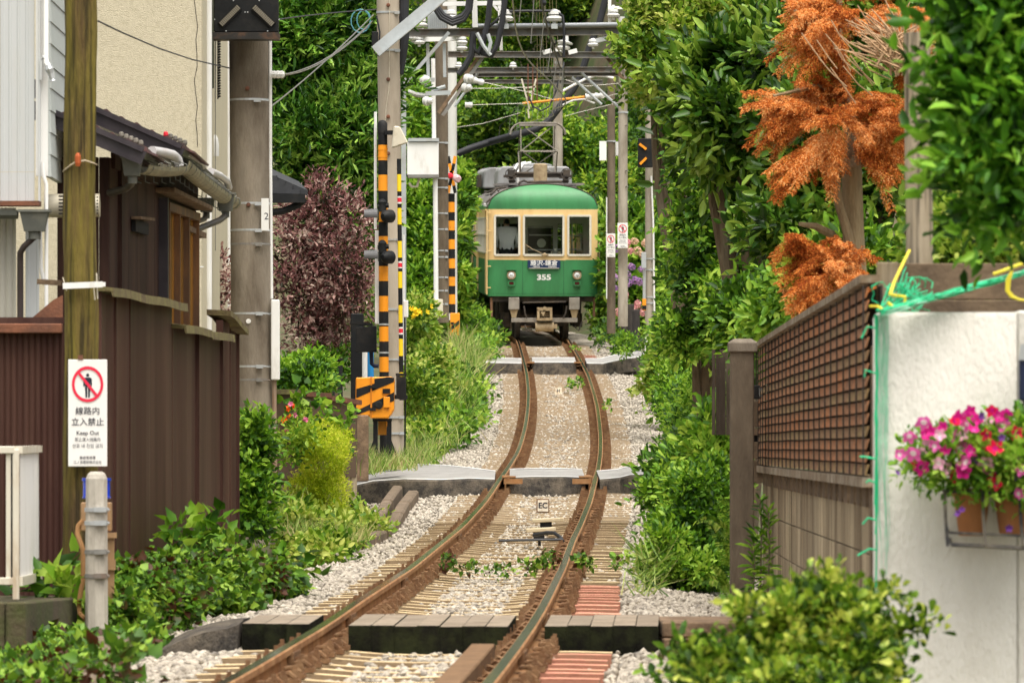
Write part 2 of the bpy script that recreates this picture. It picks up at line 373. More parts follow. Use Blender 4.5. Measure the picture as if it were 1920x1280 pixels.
m_signr = pm('sign_red', (.72, .02, .06), .4, .04, 4, bump=0)
m_ink = pm('sign_ink', (.012, .014, .03), .5, .05, 4, bump=0)
m_wire = pm('bare_wire', (.3, .29, .26), .45, .1, 4, metal=.7, bump=0)
m_ivory = pm('ivory_enamel', (.62, .57, .45), .5, .1, 5, (.4, .33, .22), .2, 4, bump=.06)
m_bark = pm('bark', (.12, .085, .055), .95, .35, 9, (.2, .17, .12), .35, 6, streak=.25, bump=.8, bscale=40)

# ================================================================== track geometry
_D = np.array([10, 20, 26.9, 29.9, 34, 37.2, 46.2, 55, 59.6, 66.9, 72.8, 77.1, 84.6, 89.5, 95, 100.8, 107.4, 114.3, 122, 129.8, 136, 148, 160, 175, 220, 600])
_Xc = np.array([-1.15, -.87, -.654, -.557, -.446, -.36, -.187, -.024, .087, .277, .408, .512, .645, .718, .778, .826, .852, .838, .80, .744, .69, .40, -.05, -.9, -6, -60])
_Zc = np.array([.03, .04, .05, .076, .097, .136, .165, .244, .305, .485, .673, .804, 1.006, 1.21, 1.435, 1.73, 2.03, 2.42, 2.76, 3.13, 3.43, 3.9, 4.3, 4.6, 5, 5])
_g = np.arange(0, 601, .25)
def _sm(a, k=25):
    y = np.interp(_g, _D, a); kk = np.hanning(k); kk /= kk.sum(); return np.convolve(np.pad(y, k//2, mode='edge'), kk, 'valid')
_gx, _gz = _sm(_Xc), _sm(_Zc)
def RX(d): return float(np.interp(d, _g, _gx))
def RZ(d): return float(np.interp(d, _g, _gz))
def RXa(d): return np.interp(d, _g, _gx)
def RZa(d): return np.interp(d, _g, _gz)
def hd(d): return (RX(d+.5)-RX(d-.5))
GA = .565                                        # half gauge, head centre
def ground_z(x, d):
    x = np.asarray(x, float); d = np.asarray(d, float)
    r = np.abs(x-RXa(d)); z = RZa(d)-.26+np.clip(r-1.7, 0, 1.6)*.03
    z = z-.10*np.clip((r-1.3)/.8, 0, 1)
    bank = np.clip(r-3.2, 0, 30); z = z+bank*np.clip((d-60)/70, 0, 1)*.22
    hill = np.clip(d-152, 0, 60); z = z+hill*.42*np.clip((r-1.0)/4, 0, 1)
    return z+.04*np.sin(x*2.1+d*.7)+.03*np.sin(d*1.9-x)
# ground sheet
gx = np.concatenate([np.linspace(-300, -30, 8), np.linspace(-26, -6, 11), np.linspace(-5, 5, 41), np.linspace(6, 26, 11), np.linspace(30, 300, 8)])
gd = np.concatenate([np.linspace(-150, 5, 10), np.arange(8, 175, 1.0), np.linspace(180, 600, 30)])
gX, gD = np.meshgrid(gx, gd); gZ = ground_z(gX, np.maximum(gD, 0))
nx, nd_ = len(gx), len(gd)
idx = np.arange(nx*nd_).reshape(nd_, nx)
gf = np.stack([idx[:-1, :-1], idx[:-1, 1:], idx[1:, 1:], idx[1:, :-1]], -1).reshape(-1, 4)
o = fastmesh('ground', np.stack([gX, gD, gZ], -1), gf, m_ground, loc=(0, 0, 0), smooth=True); tag(o, 'bare earth ground with patches of moss beside the track', 'ground', kind='structure')

# ballast bed + stones
m_ball = bpy.data.materials.new('ballast_stone'); m_ball.use_nodes = True
_t = m_ball.node_tree; _b = _t.nodes['Principled BSDF']; _b.inputs['Roughness'].default_value = .9
_ge = _n(_t, 'ShaderNodeNewGeometry'); _cr = _n(_t, 'ShaderNodeValToRGB')
for i, (p_, c_) in enumerate([(0, (.15, .135, .115)), (.35, (.34, .30, .245)), (.7, (.46, .41, .335)), (1, (.56, .51, .44))]):
    e = _cr.color_ramp.elements[i] if i < 2 else _cr.color_ramp.elements.new(p_)
    e.position = p_; e.color = (*c_, 1)
_vo = _n(_t, 'ShaderNodeTexVoronoi'); _vo.inputs['Scale'].default_value = 24; _t.links.new(_ge.outputs['Position'], _vo.inputs['Vector'])
_sp = _n(_t, 'ShaderNodeSeparateColor'); _t.links.new(_vo.outputs['Color'], _sp.inputs[0])
_av = _n(_t, 'ShaderNodeMath', operation='MULTIPLY_ADD'); _av.inputs[1].default_value = .55; _t.links.new(_sp.outputs[0], _av.inputs[0])
_av2 = _n(_t, 'ShaderNodeMath', operation='MULTIPLY'); _av2.inputs[1].default_value = .45; _t.links.new(_ge.outputs['Random Per Island'], _av2.inputs[0]); _t.links.new(_av2.outputs[0], _av.inputs[2])
_t.links.new(_av.outputs[0], _cr.inputs[0])
_at = _n(_t, 'ShaderNodeAttribute', attribute_name='rust'); _mx = _n(_t, 'ShaderNodeMix', data_type='RGBA'); _mx.inputs[7].default_value = (.25, .13, .055, 1)
_rn = _n(_t, 'ShaderNodeTexNoise'); _rn.inputs['Scale'].default_value = 9; _t.links.new(_ge.outputs['Position'], _rn.inputs['Vector'])
_rm = _n(_t, 'ShaderNodeMath', operation='MULTIPLY_ADD'); _rm.inputs[1].default_value = 1.2; _rm.inputs[2].default_value = -.6; _t.links.new(_rn.outputs['Fac'], _rm.inputs[0])
_ra = _n(_t, 'ShaderNodeMath', operation='ADD'); _t.links.new(_rm.outputs[0], _ra.inputs[0]); _t.links.new(_at.outputs['Fac'], _ra.inputs[1])
_rc = _n(_t, 'ShaderNodeMath', operation='MULTIPLY'); _rc.use_clamp = True; _t.links.new(_ra.outputs[0], _rc.inputs[0]); _t.links.new(_at.outputs['Fac'], _rc.inputs[1])
_t.links.new(_rc.outputs[0], _mx.inputs[0]); _t.links.new(_cr.outputs[0], _mx.inputs[6]); _t.links.new(_mx.outputs[2], _b.inputs['Base Color'])
_bp = _n(_t, 'ShaderNodeBump'); _bp.inputs['Strength'].default_value = .9; _bp.inputs['Distance'].default_value = .02; _t.links.new(_vo.outputs['Distance'], _bp.inputs['Height']); _t.links.new(_bp.outputs[0], _b.inputs['Normal'])

def rust_of(r):     # rust staining along the rails, by distance from the centre line
    a = np.abs(np.abs(r)-GA); return np.clip(1.3-a/.17, 0, 1)
def bed_z(r):       # ballast surface below rail top, by distance from the centre line
    r = np.abs(r)
    z = np.interp(r, [0, .22, .40, .5, .75, .85, 1.02, 1.15, 1.6, 2.5], [-.178, -.19, -.215, -.225, -.225, -.21, -.2, -.165, -.215, -.38])
    return z
bd = np.arange(14, 176, .5); br = np.array([-2.5, -2.1, -1.7, -1.4, -1.12, -.95, -.78, -.74, -.66, -.5, -.44, -.3, 0, .3, .44, .5, .66, .74, .78, .95, 1.12, 1.4, 1.7, 2.1, 2.5])
bD, bR = np.meshgrid(bd, br, indexing='ij'); bX = RXa(bD)+bR; bZ = RZa(bD)+bed_z(bR)
bZ = bZ+.012*np.sin(bD*3.1+bR*9)+.01*np.sin(bR*21-bD*2)
bZ[:, 0] -= .25; bZ[:, -1] -= .25
idx = np.arange(bD.size).reshape(bD.shape)
bf = np.stack([idx[:-1, :-1], idx[:-1, 1:], idx[1:, 1:], idx[1:, :-1]], -1).reshape(-1, 4)
o = fastmesh('ballast_bed', np.stack([bX, bD, bZ], -1), bf, m_ball, loc=(0, 0, 0), attr={'rust': rust_of(bR).ravel()*.9}); tag(o, 'bed of pale grey crushed stone under the track', 'ballast', kind='structure')

def stones(name, d0, d1, dens, lo, hi, seed, half=2.15, ico=True):
    rg = np.random.default_rng(seed); n = int((d1-d0)*2*half*dens)
    d = rg.uniform(d0, d1, n); r = rg.uniform(-half, half, n)
    k = (np.abs(np.abs(r)-GA) > .07)
    k &= (np.abs(r) > .34) | (rg.random(n) < .8)
    red_ = ((d < 33.3) | ((d > 35.3) & (d < 46.5))) & (r > .66) & (r < 1.03)
    k &= ~(red_ & (rg.random(n) < .92))
    k &= ~((d < 66) & (np.abs(r) > .24) & (np.abs(r) < 1.0) & (rg.random(n) < .9))      # swept clear beside the rails
    d, r = d[k], r[k]; n = len(d)
    sl_ph = ((d/.6) % 1.0); on = (sl_ph > .30) & (sl_ph < .70) & (np.abs(r) < 1.0)   # fewer stones lie on the sleepers
    thin = np.where(np.abs(r) < .25, .9, .995)
    k = ~on | (rg.random(n) > thin); d, r = d[k], r[k]; n = len(d)
    if ico:
        bm = bmesh.new(); bmesh.ops.create_icosphere(bm, subdivisions=1, radius=1); bv = np.array([v.co[:] for v in bm.verts]); bfc = np.array([[v.index for v in f.verts] for f in bm.faces]); bm.free()
    else:
        bv = np.array([(1, 0, 0), (-1, 0, 0), (0, 1, 0), (0, -1, 0), (0, 0, 1), (0, 0, -1)], float)
        bfc = np.array([(0, 2, 4), (2, 1, 4), (1, 3, 4), (3, 0, 4), (2, 0, 5), (1, 2, 5), (3, 1, 5), (0, 3, 5)])
    kv = len(bv); s = rg.uniform(lo, hi, n)
    v = bv[None]*(1+rg.uniform(-.35, .3, (n, kv, 1)))*s[:, None, None]
    v[:, :, 2] *= rg.uniform(.55, .95, (n, 1)); v[:, :, 0] *= rg.uniform(.75, 1.35, (n, 1))
    a = rg.uniform(0, 6.28, n); ca, sa = np.cos(a)[:, None], np.sin(a)[:, None]
    x = v[:, :, 0]*ca-v[:, :, 1]*sa; y = v[:, :, 0]*sa+v[:, :, 1]*ca
    z = RZa(d)+bed_z(r)+s*.25+rg.uniform(-.01, .012, n)
    st = -.128+np.interp(np.abs(r), [0, .22, .45], [-.022, -.018, 0])       # between the sleepers the stones stay just below their tops
    z = np.where(np.abs(r) < 1.04, np.where(on[k] if False else False, z, RZa(d)+st-s*.62-.006+rg.uniform(-.012, .004, n)+np.where(np.abs(r) < .26, .018*rg.random(n), 0)), z)
    v = np.stack([x+(RXa(d)+r)[:, None], y+d[:, None], v[:, :, 2]+z[:, None]], -1).reshape(-1, 3)
    f = (np.arange(n)*kv)[:, None, None]+bfc[None]
    o = fastmesh(name, v, f.reshape(-1, 3), m_ball, loc=(0, d0, 0), attr={'rust': np.repeat(rust_of(r), kv)})
    return o
o = stones('ballast_stones', 24.5, 52, 420, .013, .032, 3); tag(o, 'loose crushed stones of the near track bed', 'ballast stones', kind='stuff')
o = stones('ballast_stones', 52, 90, 190, .018, .038, 4, ico=False); tag(o, 'loose crushed stones of the track bed beyond the weeds', 'ballast stones', kind='stuff')
o = stones('ballast_stones', 90, 137, 130, .02, .038, 5, ico=False); tag(o, 'loose crushed stones of the track bed near the train', 'ballast stones', kind='stuff')

# rails
track = thing('railway_track', 'single narrow gauge track of rusty rails on concrete sleepers', 'railway track', (RX(30), 30, RZ(30)), kind='structure')
rail_poly = [(-.060, -.122), (.060, -.122), (.060, -.111), (.012, -.096), (.010, -.045), (.033, -.034), (.033, -.007), (.024, 0), (-.024, 0), (-.033, -.007), (-.033, -.034), (-.010, -.045), (-.012, -.096), (-.060, -.111)]
for sd in (-1, 1):
    path = [V((RX(d)+sd*GA, d, RZ(d))) for d in np.arange(16, 176, 1.0)]
    MB().sweep(rail_poly, path, [1]*7+[0]+[1]*6).build('rail', [m_steel, m_rust], track)
# fish plates (joint bars) on both rails
for d in (30.6, 35.9, 44.1, 57.9, 70.3, 82, 98, 111):
    for sd in (-1, 1):
        mb = MB(); h = hd(d)
        for q in (-1, 1):
            c = V((RX(d)+sd*GA+q*.028, d, RZ(d)-.067)); mb.bar(c-V((h*.3, .3, 0)), c+V((h*.3, .3, 0)), .03, .075)
            for k in (-.2, -.07, .07, .2): mb.box(c+V((h*k+q*.02, k, 0)), (.03, .03, .03))
        mb.build('joint_bar', m_clip, track)
# sleepers: dished concrete blocks
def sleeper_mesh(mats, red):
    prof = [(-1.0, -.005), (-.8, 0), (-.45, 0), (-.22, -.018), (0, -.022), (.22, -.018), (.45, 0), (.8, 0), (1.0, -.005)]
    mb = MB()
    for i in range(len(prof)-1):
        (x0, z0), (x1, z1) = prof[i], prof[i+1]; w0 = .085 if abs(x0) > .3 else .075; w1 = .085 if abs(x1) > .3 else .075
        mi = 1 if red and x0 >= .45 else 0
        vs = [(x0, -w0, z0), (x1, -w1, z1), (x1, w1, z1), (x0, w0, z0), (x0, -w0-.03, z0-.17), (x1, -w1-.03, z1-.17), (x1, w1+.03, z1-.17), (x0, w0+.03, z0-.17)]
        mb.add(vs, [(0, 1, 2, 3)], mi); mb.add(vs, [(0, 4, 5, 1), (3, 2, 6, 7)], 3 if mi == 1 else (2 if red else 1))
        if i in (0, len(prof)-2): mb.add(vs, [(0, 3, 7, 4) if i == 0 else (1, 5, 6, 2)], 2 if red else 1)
    me = bpy.data.meshes.new('sleeper'); me.from_pydata(mb.v, [], mb.f)
    for q in mats: me.materials.append(q)
    me.polygons.foreach_set('material_index', mb.m); return me
m_slfar = pm('sleeper_side_shade_dirt', (.36, .28, .185), .95, .25, 9, (.22, .15, .09), .3, 9, bump=.3)  # far sleeper sides: dirt, darkened further for the shade in the gaps
m_slnear = pm('sleeper_side_shade_mud', (.22, .155, .09), .95, .3, 9, (.13, .09, .05), .35, 9, bump=.3)  # near sleeper sides: mud plus darker tone painted in as gap shadow
sl_me = sleeper_mesh([m_sleeper, m_slnear], False); slr_me = sleeper_mesh([m_sleeper, m_sleeper_red, m_slnear, pm('sleeper_paint_shade_mud', (.30, .125, .08), .9, .3, 9, (.18, .1, .06), .35, 9, bump=.3)], True)  # red sides get the same mud and painted shade
slf_me = sleeper_mesh([m_sleeper, m_slfar], False)
def fast_mb():
    mb = MB()
    mb.box((0, 0, .012), (.30, .15, .024))
    for q in (-1, 1):
        mb.tube([(q*.13, -.05, .03), (q*.10, -.05, .055), (q*.055, -.04, .045), (q*.06, .045, .05), (q*.12, .05, .035)], .011, 5)
        mb.box((q*.125, 0, .045), (.035, .05, .045)); mb.box((q*.125, 0, .075), (.022, .022, .03))
    return mb
_f = fast_mb(); fa_me = bpy.data.meshes.new('rail_fastening'); fa_me.from_pydata(_f.v, [], _f.f); fa_me.materials.append(m_clip)
far = MB(); far_src = MB(); far_src.box((0, 0, .02), (.3, .15, .04)); far_src.box((.125, 0, .05), (.04, .06, .05)); far_src.box((-.125, 0, .05), (.04, .06, .05))
dd = 24.9; k = 0
while dd < 137:
    ang = -math.atan(hd(dd)); jz = random.uniform(-.006, .006)
    loc = V((RX(dd)+random.uniform(-.015, .015), dd, RZ(dd)-.128+jz))
    red = (24 < dd < 33) or (35.3 < dd < 46.5) or (126.5 < dd < 130)
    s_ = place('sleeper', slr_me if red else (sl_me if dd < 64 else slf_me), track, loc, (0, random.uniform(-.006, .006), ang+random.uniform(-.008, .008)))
    for sd in (-1, 1):
        if k < 70: place('rail_fastening', fa_me, s_, loc+V((sd*GA, 0, .004)))
        else: far.add([V(q)+V((RX(dd)+sd*GA, dd, RZ(dd)-.125)) for q in far_src.v], far_src.f)
    dd += .6; k += 1
o = far.build('rail_fastening', m_clip, track, recalc=False); tag(o, kind='stuff')

# ================================================================== the three foot crossings
def along(d0, d1, off, z=0.0, n=2):
    return [V((RX(d)+off, d, RZ(d)+z)) for d in np.linspace(d0, d1, n)]
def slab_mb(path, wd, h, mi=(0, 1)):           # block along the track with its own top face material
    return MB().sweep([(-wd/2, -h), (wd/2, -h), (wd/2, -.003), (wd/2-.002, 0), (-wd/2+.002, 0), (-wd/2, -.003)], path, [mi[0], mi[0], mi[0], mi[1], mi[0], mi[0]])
c1 = thing('foot_crossing', 'nearest foot crossing, dark blocks and timbers between the rails', 'crossing', (RX(34.2), 34.2, RZ(34.2)-.2), 'foot crossings over the track')
for i in range(7):
    o_ = -.425+i*.1235+.062; jj = random.uniform(-.004, .004)
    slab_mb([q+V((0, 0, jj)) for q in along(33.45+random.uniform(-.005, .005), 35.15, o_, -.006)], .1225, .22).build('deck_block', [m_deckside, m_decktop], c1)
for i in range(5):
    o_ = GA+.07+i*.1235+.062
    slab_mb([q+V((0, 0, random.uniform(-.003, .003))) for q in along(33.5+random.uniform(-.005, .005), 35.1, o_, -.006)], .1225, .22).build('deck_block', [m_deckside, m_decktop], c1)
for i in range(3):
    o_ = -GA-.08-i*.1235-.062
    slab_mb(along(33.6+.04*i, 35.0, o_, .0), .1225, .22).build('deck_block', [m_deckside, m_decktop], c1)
for zz in (0, 1):
    a = V((RX(33.7)+GA+.07+5*.1235+.02, 33.75+.03*zz, RZ(34)-.125+zz*.088)); MB().bar(a, a+V((.52, 0, 0)), .22, .085).build('old_sleeper', m_oldwood, c1, bevel=.008)
for zz in (0, 1):
    a = V((RX(33.7)+GA+.07+5*.1235+.02, 34.35, RZ(34)-.125+zz*.088)); MB().bar(a, a+V((.52, 0, 0)), .9, .085).build('old_sleeper', m_oldwood, c1, bevel=.008)
# asphalt ramp on the left
rx0 = RX(34)-GA-.08-3*.1235
mb = MB(); n = 9
top = []; 
for i in range(n):
    u = i/(n-1); x = rx0-.02-.52*u; zt = RZ(34)-.005-.02*u-.17*u**2.2
    top.append([(x, 33.55+.25*u+.03*math.sin(i*2.1), zt-.02*(i > 0)), (x, 34.3, zt+.012), (x, 35.0-.15*u, zt)])
vs = [q for r_ in top for q in r_]+[(q[0]+(-.02 if j == 0 else 0), q[1]+(-.05 if j == 0 else .1 if j == 2 else 0), RZ(34)-.32) for r_ in top for j, q in enumerate(r_)]
fs = []
for i in range(n-1):
    a = i*3; b_ = n*3+a
    fs += [(a, a+1, a+4, a+3), (a+1, a+2, a+5, a+4), (b_, a, a+3, b_+3), (a+2, b_+2, b_+5, a+5)]
fs += [(0, n*3, n*3+1, 1), (1, n*3+1, n*3+2, 2), (n*3-3, n*3-2, 2*n*3-2, 2*n*3-3), (n*3-2, n*3-1, 2*n*3-1, 2*n*3-2)]
mb.add(vs, fs).build('asphalt_ramp', m_asph, c1, smooth=True)
# timber guard rail at the very front
path = along(22, 30.9, .385, -.005, 6)
o = MB().sweep([(-.06, -.12), (.06, -.12), (.06, 0), (-.06, 0)], path).build('guard_timber', pm('guard_timber', (.20, .115, .055), .85, .25, 10, (.12, .065, .03), .4, 7, bump=.4), bevel=.006)
tag(o, 'square brown guard timber lying inside the right rail at the front', 'timber')

def asphalt_piece(parent, name, pts, dz=.16, line=.10, lb=True):
    """strip across the track; pts = (x, front depth, back depth, top z): dark front face, grey top with white painted edges"""
    n = len(pts); tp = MB(); wl = MB()
    vs = []
    pts = [(x, d0, d1, z, z+RZ(d1)-RZ(d0)) for x, d0, d1, z in pts]
    for x, d0, d1, z, zk in pts: vs += [(x, d0-.05, z-dz), (x, d0, z-.02), (x, d0+.03, z), (x, d1, zk), (x, d1+.03, zk-dz)]
    fs = []; 
    for i in range(n-1):
        a = i*5; fs += [(a+j, a+j+1, a+j+6, a+j+5) for j in range(4)]
    fs += [(0, 5-1, 3, 2, 1), tuple((n-1)*5+j for j in range(5))]
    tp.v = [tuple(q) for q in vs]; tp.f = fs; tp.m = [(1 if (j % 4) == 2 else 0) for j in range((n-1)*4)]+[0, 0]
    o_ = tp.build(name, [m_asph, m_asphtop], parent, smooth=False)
    for fr in ((0, 1) if lb else (0,)):
        wl = MB()
        for i in range(n-1):
            (xa, a0, a1, za, ya), (xb, b0, b1, zb, yb_) = pts[i], pts[i+1]; sa, sb = (ya-za)/(a1-a0), (yb_-zb)/(b1-b0)
            if fr == 0: q = [(xa, a0+.035, za+.005), (xb, b0+.035, zb+.005), (xb, b0+.035+line, zb+.005+line*sb), (xa, a0+.035+line, za+.005+line*sa)]
            else: q = [(xa, a1-line-.02, ya+.005-line*sa), (xb, b1-line-.02, yb_+.005-line*sb), (xb, b1-.02, yb_+.005), (xa, a1-.02, ya+.005)]
            wl.add(q, [(0, 1, 2, 3)])
        wl.build('painted_edge_line', m_line, o_)
    return o_
c2 = thing('foot_crossing', 'middle foot crossing of asphalt with white edge lines by the barrier', 'crossing', (RX(73.5), 73.5, RZ(73.5)-.2), 'foot crossings over the track')
x0, z0 = RX(73), RZ(73.2)
asphalt_piece(c2, 'asphalt_slab', [(x0-.44, 72.3, 75.3, z0+.02), (x0-.2, 72.25, 75.2, z0+.03), (x0+.2, 72.25, 75.2, z0+.03), (x0+.44, 72.3, 75.3, z0+.02)], .26, .22)
asphalt_piece(c2, 'asphalt_slab', [(X(665, 73), 73.0, 75.5, Z(910, 73)), (X(700, 73), 72.8, 77, Z(902, 73)), (X(760, 73), 72.4, 78, Z(898, 73)), (X(830, 73), 72.2, 77.5, Z(899, 73)), (X(880, 73), 72.2, 76, z0+.01), (x0-GA-.05, 72.2, 75.2, z0+.0)], .26, .26)
asphalt_piece(c2, 'asphalt_slab', [(x0+GA+.05, 72.3, 75.2, z0+.0), (x0+.85, 72.4, 75.3, z0+.02), (X(1180, 73), 72.6, 75.5, z0+.05), (X(1245, 73), 72.8, 75.8, z0+.07)], .26, .24)
for sd in (-1, 1):       # rusty angle irons at the flangeways
    mb = MB(); cx = x0+sd*.45
    mb.bar((cx, 72.2, z0+.03), (cx, 75.2, z0+.03), .16, .02); mb.bar((cx+sd*.04, 72.2, z0-.06), (cx+sd*.04, 75.2, z0-.06), .02, .15); mb.box((cx-sd*.05, 72.15, z0-.02), (.22, .03, .06))
    mb.build('angle_iron', m_rust, c2)
c3 = thing('foot_crossing', 'farthest foot crossing, grey asphalt strip just in front of the train', 'crossing', (RX(121), 121, RZ(121)-.2), 'foot crossings over the track')
x0, z0 = RX(119.8), RZ(120)
asphalt_piece(c3, 'asphalt_slab', [(x0-.42, 118.6, 121.8, z0+.02), (x0+.42, 118.6, 121.8, z0+.02)], .26, .4)
asphalt_piece(c3, 'asphalt_slab', [(X(868, 119), 119, 122.6, Z(683, 119)), (X(900, 119), 118.7, 122.4, Z(680, 119)), (x0-GA-.06, 118.6, 121.8, z0)], .26, .4)
asphalt_piece(c3, 'asphalt_slab', [(x0+GA+.06, 118.6, 121.8, z0), (X(1130, 119), 118.8, 122.2, Z(682, 119)), (X(1170, 119), 119.2, 123, Z(673, 119)), (X(1213, 119), 119.6, 124, Z(667, 119))], .26, .4)
for sd in (-1, 1):
    mb = MB(); mb.bar((x0+sd*.45, 118.5, z0+.02), (x0+sd*.45, 121.8, z0+.02), .14, .03); mb.build('angle_iron', m_rust, c3)

# small plates, coil
o = thing('marker_plate', 'small white plate lettered EC lying between the rails', 'plate', P(1018, 942, 67))
d = 67.2; c = V((RX(d)-.03, d, RZ(d)-.12))
m_plate = pm('plate_tan', (.72, .66, .55), .7, .1, 12, (.3, .2, .12), .3, 14, bump=.1)
c = V((X(1018, d), d, RZ(d)-.13)); MB().box(c+V((0, 0, .06)), (.115, .02, .125)).build('plate', m_plate, o); MB().box(c+V((0, .012, .06)), (.14, .01, .15)).build('backing', m_clip, o)
text('EC', .085, c+V((0, -.013, .06)), o, m_ink, bold=.002)
d = 109; c = V((X(1047, d), d, RZ(d)-.11)); o = thing('marker_plate', 'tiny pale plate lettered H between the rails near the far crossing', 'plate', c)
MB().box(c+V((0, 0, .05)), (.12, .02, .12)).build('plate', m_plate, o); text('H', .08, c+V((0, -.013, .05)), o, m_ink, bold=.002)
o = thing('track_coil', 'pair of pale slabs with a dark bent cable between the rails', 'track coil', V((RX(56), 56, RZ(56)-.16)))
m_slab = pm('coil_cover', (.55, .46, .31), .7, .15, 8, (.3, .2, .1), .25, 8, bump=.15)
for px0, px1, py, d in ((998, 1057, 976, 60.2), (986, 1042, 994, 57)):
    a, b_ = P(px0, py, d), P(px1, py-3, d); MB().bar(a, b_, .34, .035).build('cover_slab', m_slab, o, bevel=.006)
    mb = MB(); mb.bar(a.lerp(b_, .25)+V((0, -.02, -.05)), a.lerp(b_, .62)+V((0, -.02, -.05)), .25, .07); mb.bar(a.lerp(b_, .4)+V((0, 0, -.1)), a.lerp(b_, .5)+V((0, 0, -.1)), .1, .1); mb.build('mounting_block', m_black, o)
MB().tube([P(1000, 1003, 56.6), P(1025, 998, 56.5), P(1040, 999, 56.4), P(1050, 1006, 56.4), P(1056, 1014, 56.2)], [.016, .018, .018, .016, .014], 8).build('cable', m_rubber, o, smooth=True)
MB().tube([P(935, 1013, 56.2), P(980, 1012, 56.2), P(1054, 1011, 56.2)], .014, 6).build('cable', m_rubber, o, smooth=True)
# kerbs
kb = thing('kerb', 'row of worn brown kerb stones curving up to the middle crossing', 'kerb', P(740, 950, 66))
pts = [P(668, 1010, 58), P(692, 1003, 59), P(715, 993, 60.3), P(736, 978, 62.5), P(745, 960, 65), P(757, 940, 68), P(775, 918, 71.5)]
for i in range(len(pts)-1):
    a, b_ = pts[i], pts[i+1]; e = (b_-a)*.03
    MB().bar(a+e+V((0, 0, -.07)), b_-e+V((0, 0, -.07)), .13, .14).build('kerb_stone', m_kerb, kb, bevel=.02)
kb = thing('kerb', 'second row of brown kerb stones behind the first by the low wall', 'kerb', P(720, 950, 66.5))
pts = [P(700, 1000, 60.5), P(718, 975, 63.5), P(735, 940, 67.5), P(755, 912, 71.8)]
for i in range(len(pts)-1):
    a, b_ = pts[i], pts[i+1]; e = (b_-a)*.03
    MB().bar(a+e+V((-.06, .1, -.06)), b_-e+V((-.06, .1, -.06)), .12, .16).build('kerb_stone', m_kerb, kb, bevel=.02)
kb = thing('kerb', 'ridged brown brick edging at the lower left corner of the track bed', 'kerb', P(180, 1260, 28))
for i in range(8):
    d = 27.0+i*.82; px = 150+i*7.5; a = V((X(px, d), d, RZ(d)-.2+.014*i)); MB().box(a, (.2, .70, .12), 0, Matrix.Rotation(-.03, 3, 'Z')).build('edging_brick', m_kerb, kb, bevel=.02)
# ================================================================== LEFT: buildings, fences, poles
m_wsid = pm('white_siding', (.52, .54, .54), .5, .05, 3, (.5, .5, .47), .2, 2.5, streak=.15, bump=.05)
m_wcor = pm('ivory_corrugated', (.5, .48, .41), .55, .08, 3, (.42, .38, .3), .25, 3, streak=.15, bump=.05)
m_clap = pm('pale_blue_clapboard', (.48, .52, .51), .7, .06, 6, bump=.25, bscale=90)
m_cream = pm('cream_stucco', (.56, .505, .375), .95, .06, 10, (.45, .40, .28), .33, 28, bump=.45, bscale=95)
m_creamside = pm('cream_siding', (.56, .51, .38), .8, .05, 5, bump=.2)
m_brown = pm('brown_sheet', (.055, .025, .02), .5, .22, 3, (.105, .055, .04), .36, 3.2, streak=.06, bump=.12, bscale=12, rnd=.12, spec=.14)
m_brownw = pm('brown_board', (.040, .0205, .0165), .65, .25, 4, (.09, .047, .033), .3, 5, streak=.1, bump=.25, bscale=40, rnd=.12, spec=.12)
m_moss = pm('mossy_cap', (.16, .14, .05), .9, .3, 9, (.09, .06, .035), .4, 7, bump=.4)
m_plum = pm('plum_roof_metal', (.03, .024, .03), .4, .15, 4, (.06, .05, .056), .3, 3, bump=.05)
m_tile = pm('roof_tile', (.085, .05, .05), .55, .25, 12, (.2, .07, .06), .3, 9, bump=.2, rnd=.25)
m_gut = pm('gutter_grey', (.115, .12, .105), .45, .15, 6, (.2, .19, .15), .3, 4, bump=.05)
m_gutin = pm('gutter_olive', (.26, .235, .15), .6, .2, 6, (.13, .12, .08), .3, 5, bump=.1)
m_amber = pm('amber_window_frame', (.42, .17, .025), .45, .15, 6, (.2, .09, .02), .3, 5, streak=.2, bump=.1)
m_amberp = pm('amber_pane', (.36, .15, .015), .25, .25, 4, (.16, .09, .02), .4, 6, streak=.1, bump=.02, spec=.5)
m_dark = pm('dark_void', (.012, .011, .011), .9, .1, 4, bump=0)
m_rustsheet = pm('rusted_sheet', (.19, .075, .04), .85, .3, 6, (.1, .05, .035), .4, 5, bump=.3)
m_wpole = pm('mossy_pole_wood', (.09, .056, .022), .95, .5, 18, (.2, .165, .022), .45, 5, streak=.1, bump=1.4, bscale=55, soft=.14, crack=34)
m_bluelens = pm('blue_lens', (.01, .05, .55), .15, .15, 12, bump=0, spec=.7)
m_tanpl = pm('tan_plastic', (.36, .22, .11), .6, .15, 8, bump=.1)

def rib_wall(a, b, z0, z1, pitch, depth, n_seg=None, prof='trap'):
    """vertical ribbed sheet from a to b (x, d), facing the camera side"""
    a, b = V((a[0], a[1], 0)), V((b[0], b[1], 0)); t = (b-a); L = t.length; t.normalize(); nrm_ = V((t.y, -t.x, 0))
    pts = []; k = int(L/pitch)
    for i in range(k+1):
        for u, h in (((0, 0), (.12, 1), (.30, 1), (.42, 0)) if prof == 'trap' else ((0, 0), (.25, .7), (.5, 1), (.75, .7))):
            s_ = (i+u)*pitch
            if s_ <= L: pts.append((s_, h*depth))
    mb = MB(); vs = []
    for s_, h in pts: q = a+t*s_+nrm_*h; vs += [(q.x, q.y, z0), (q.x, q.y, z1)]
    return mb.add(vs, [(2*i, 2*i+2, 2*i+3, 2*i+1) for i in range(len(pts)-1)])
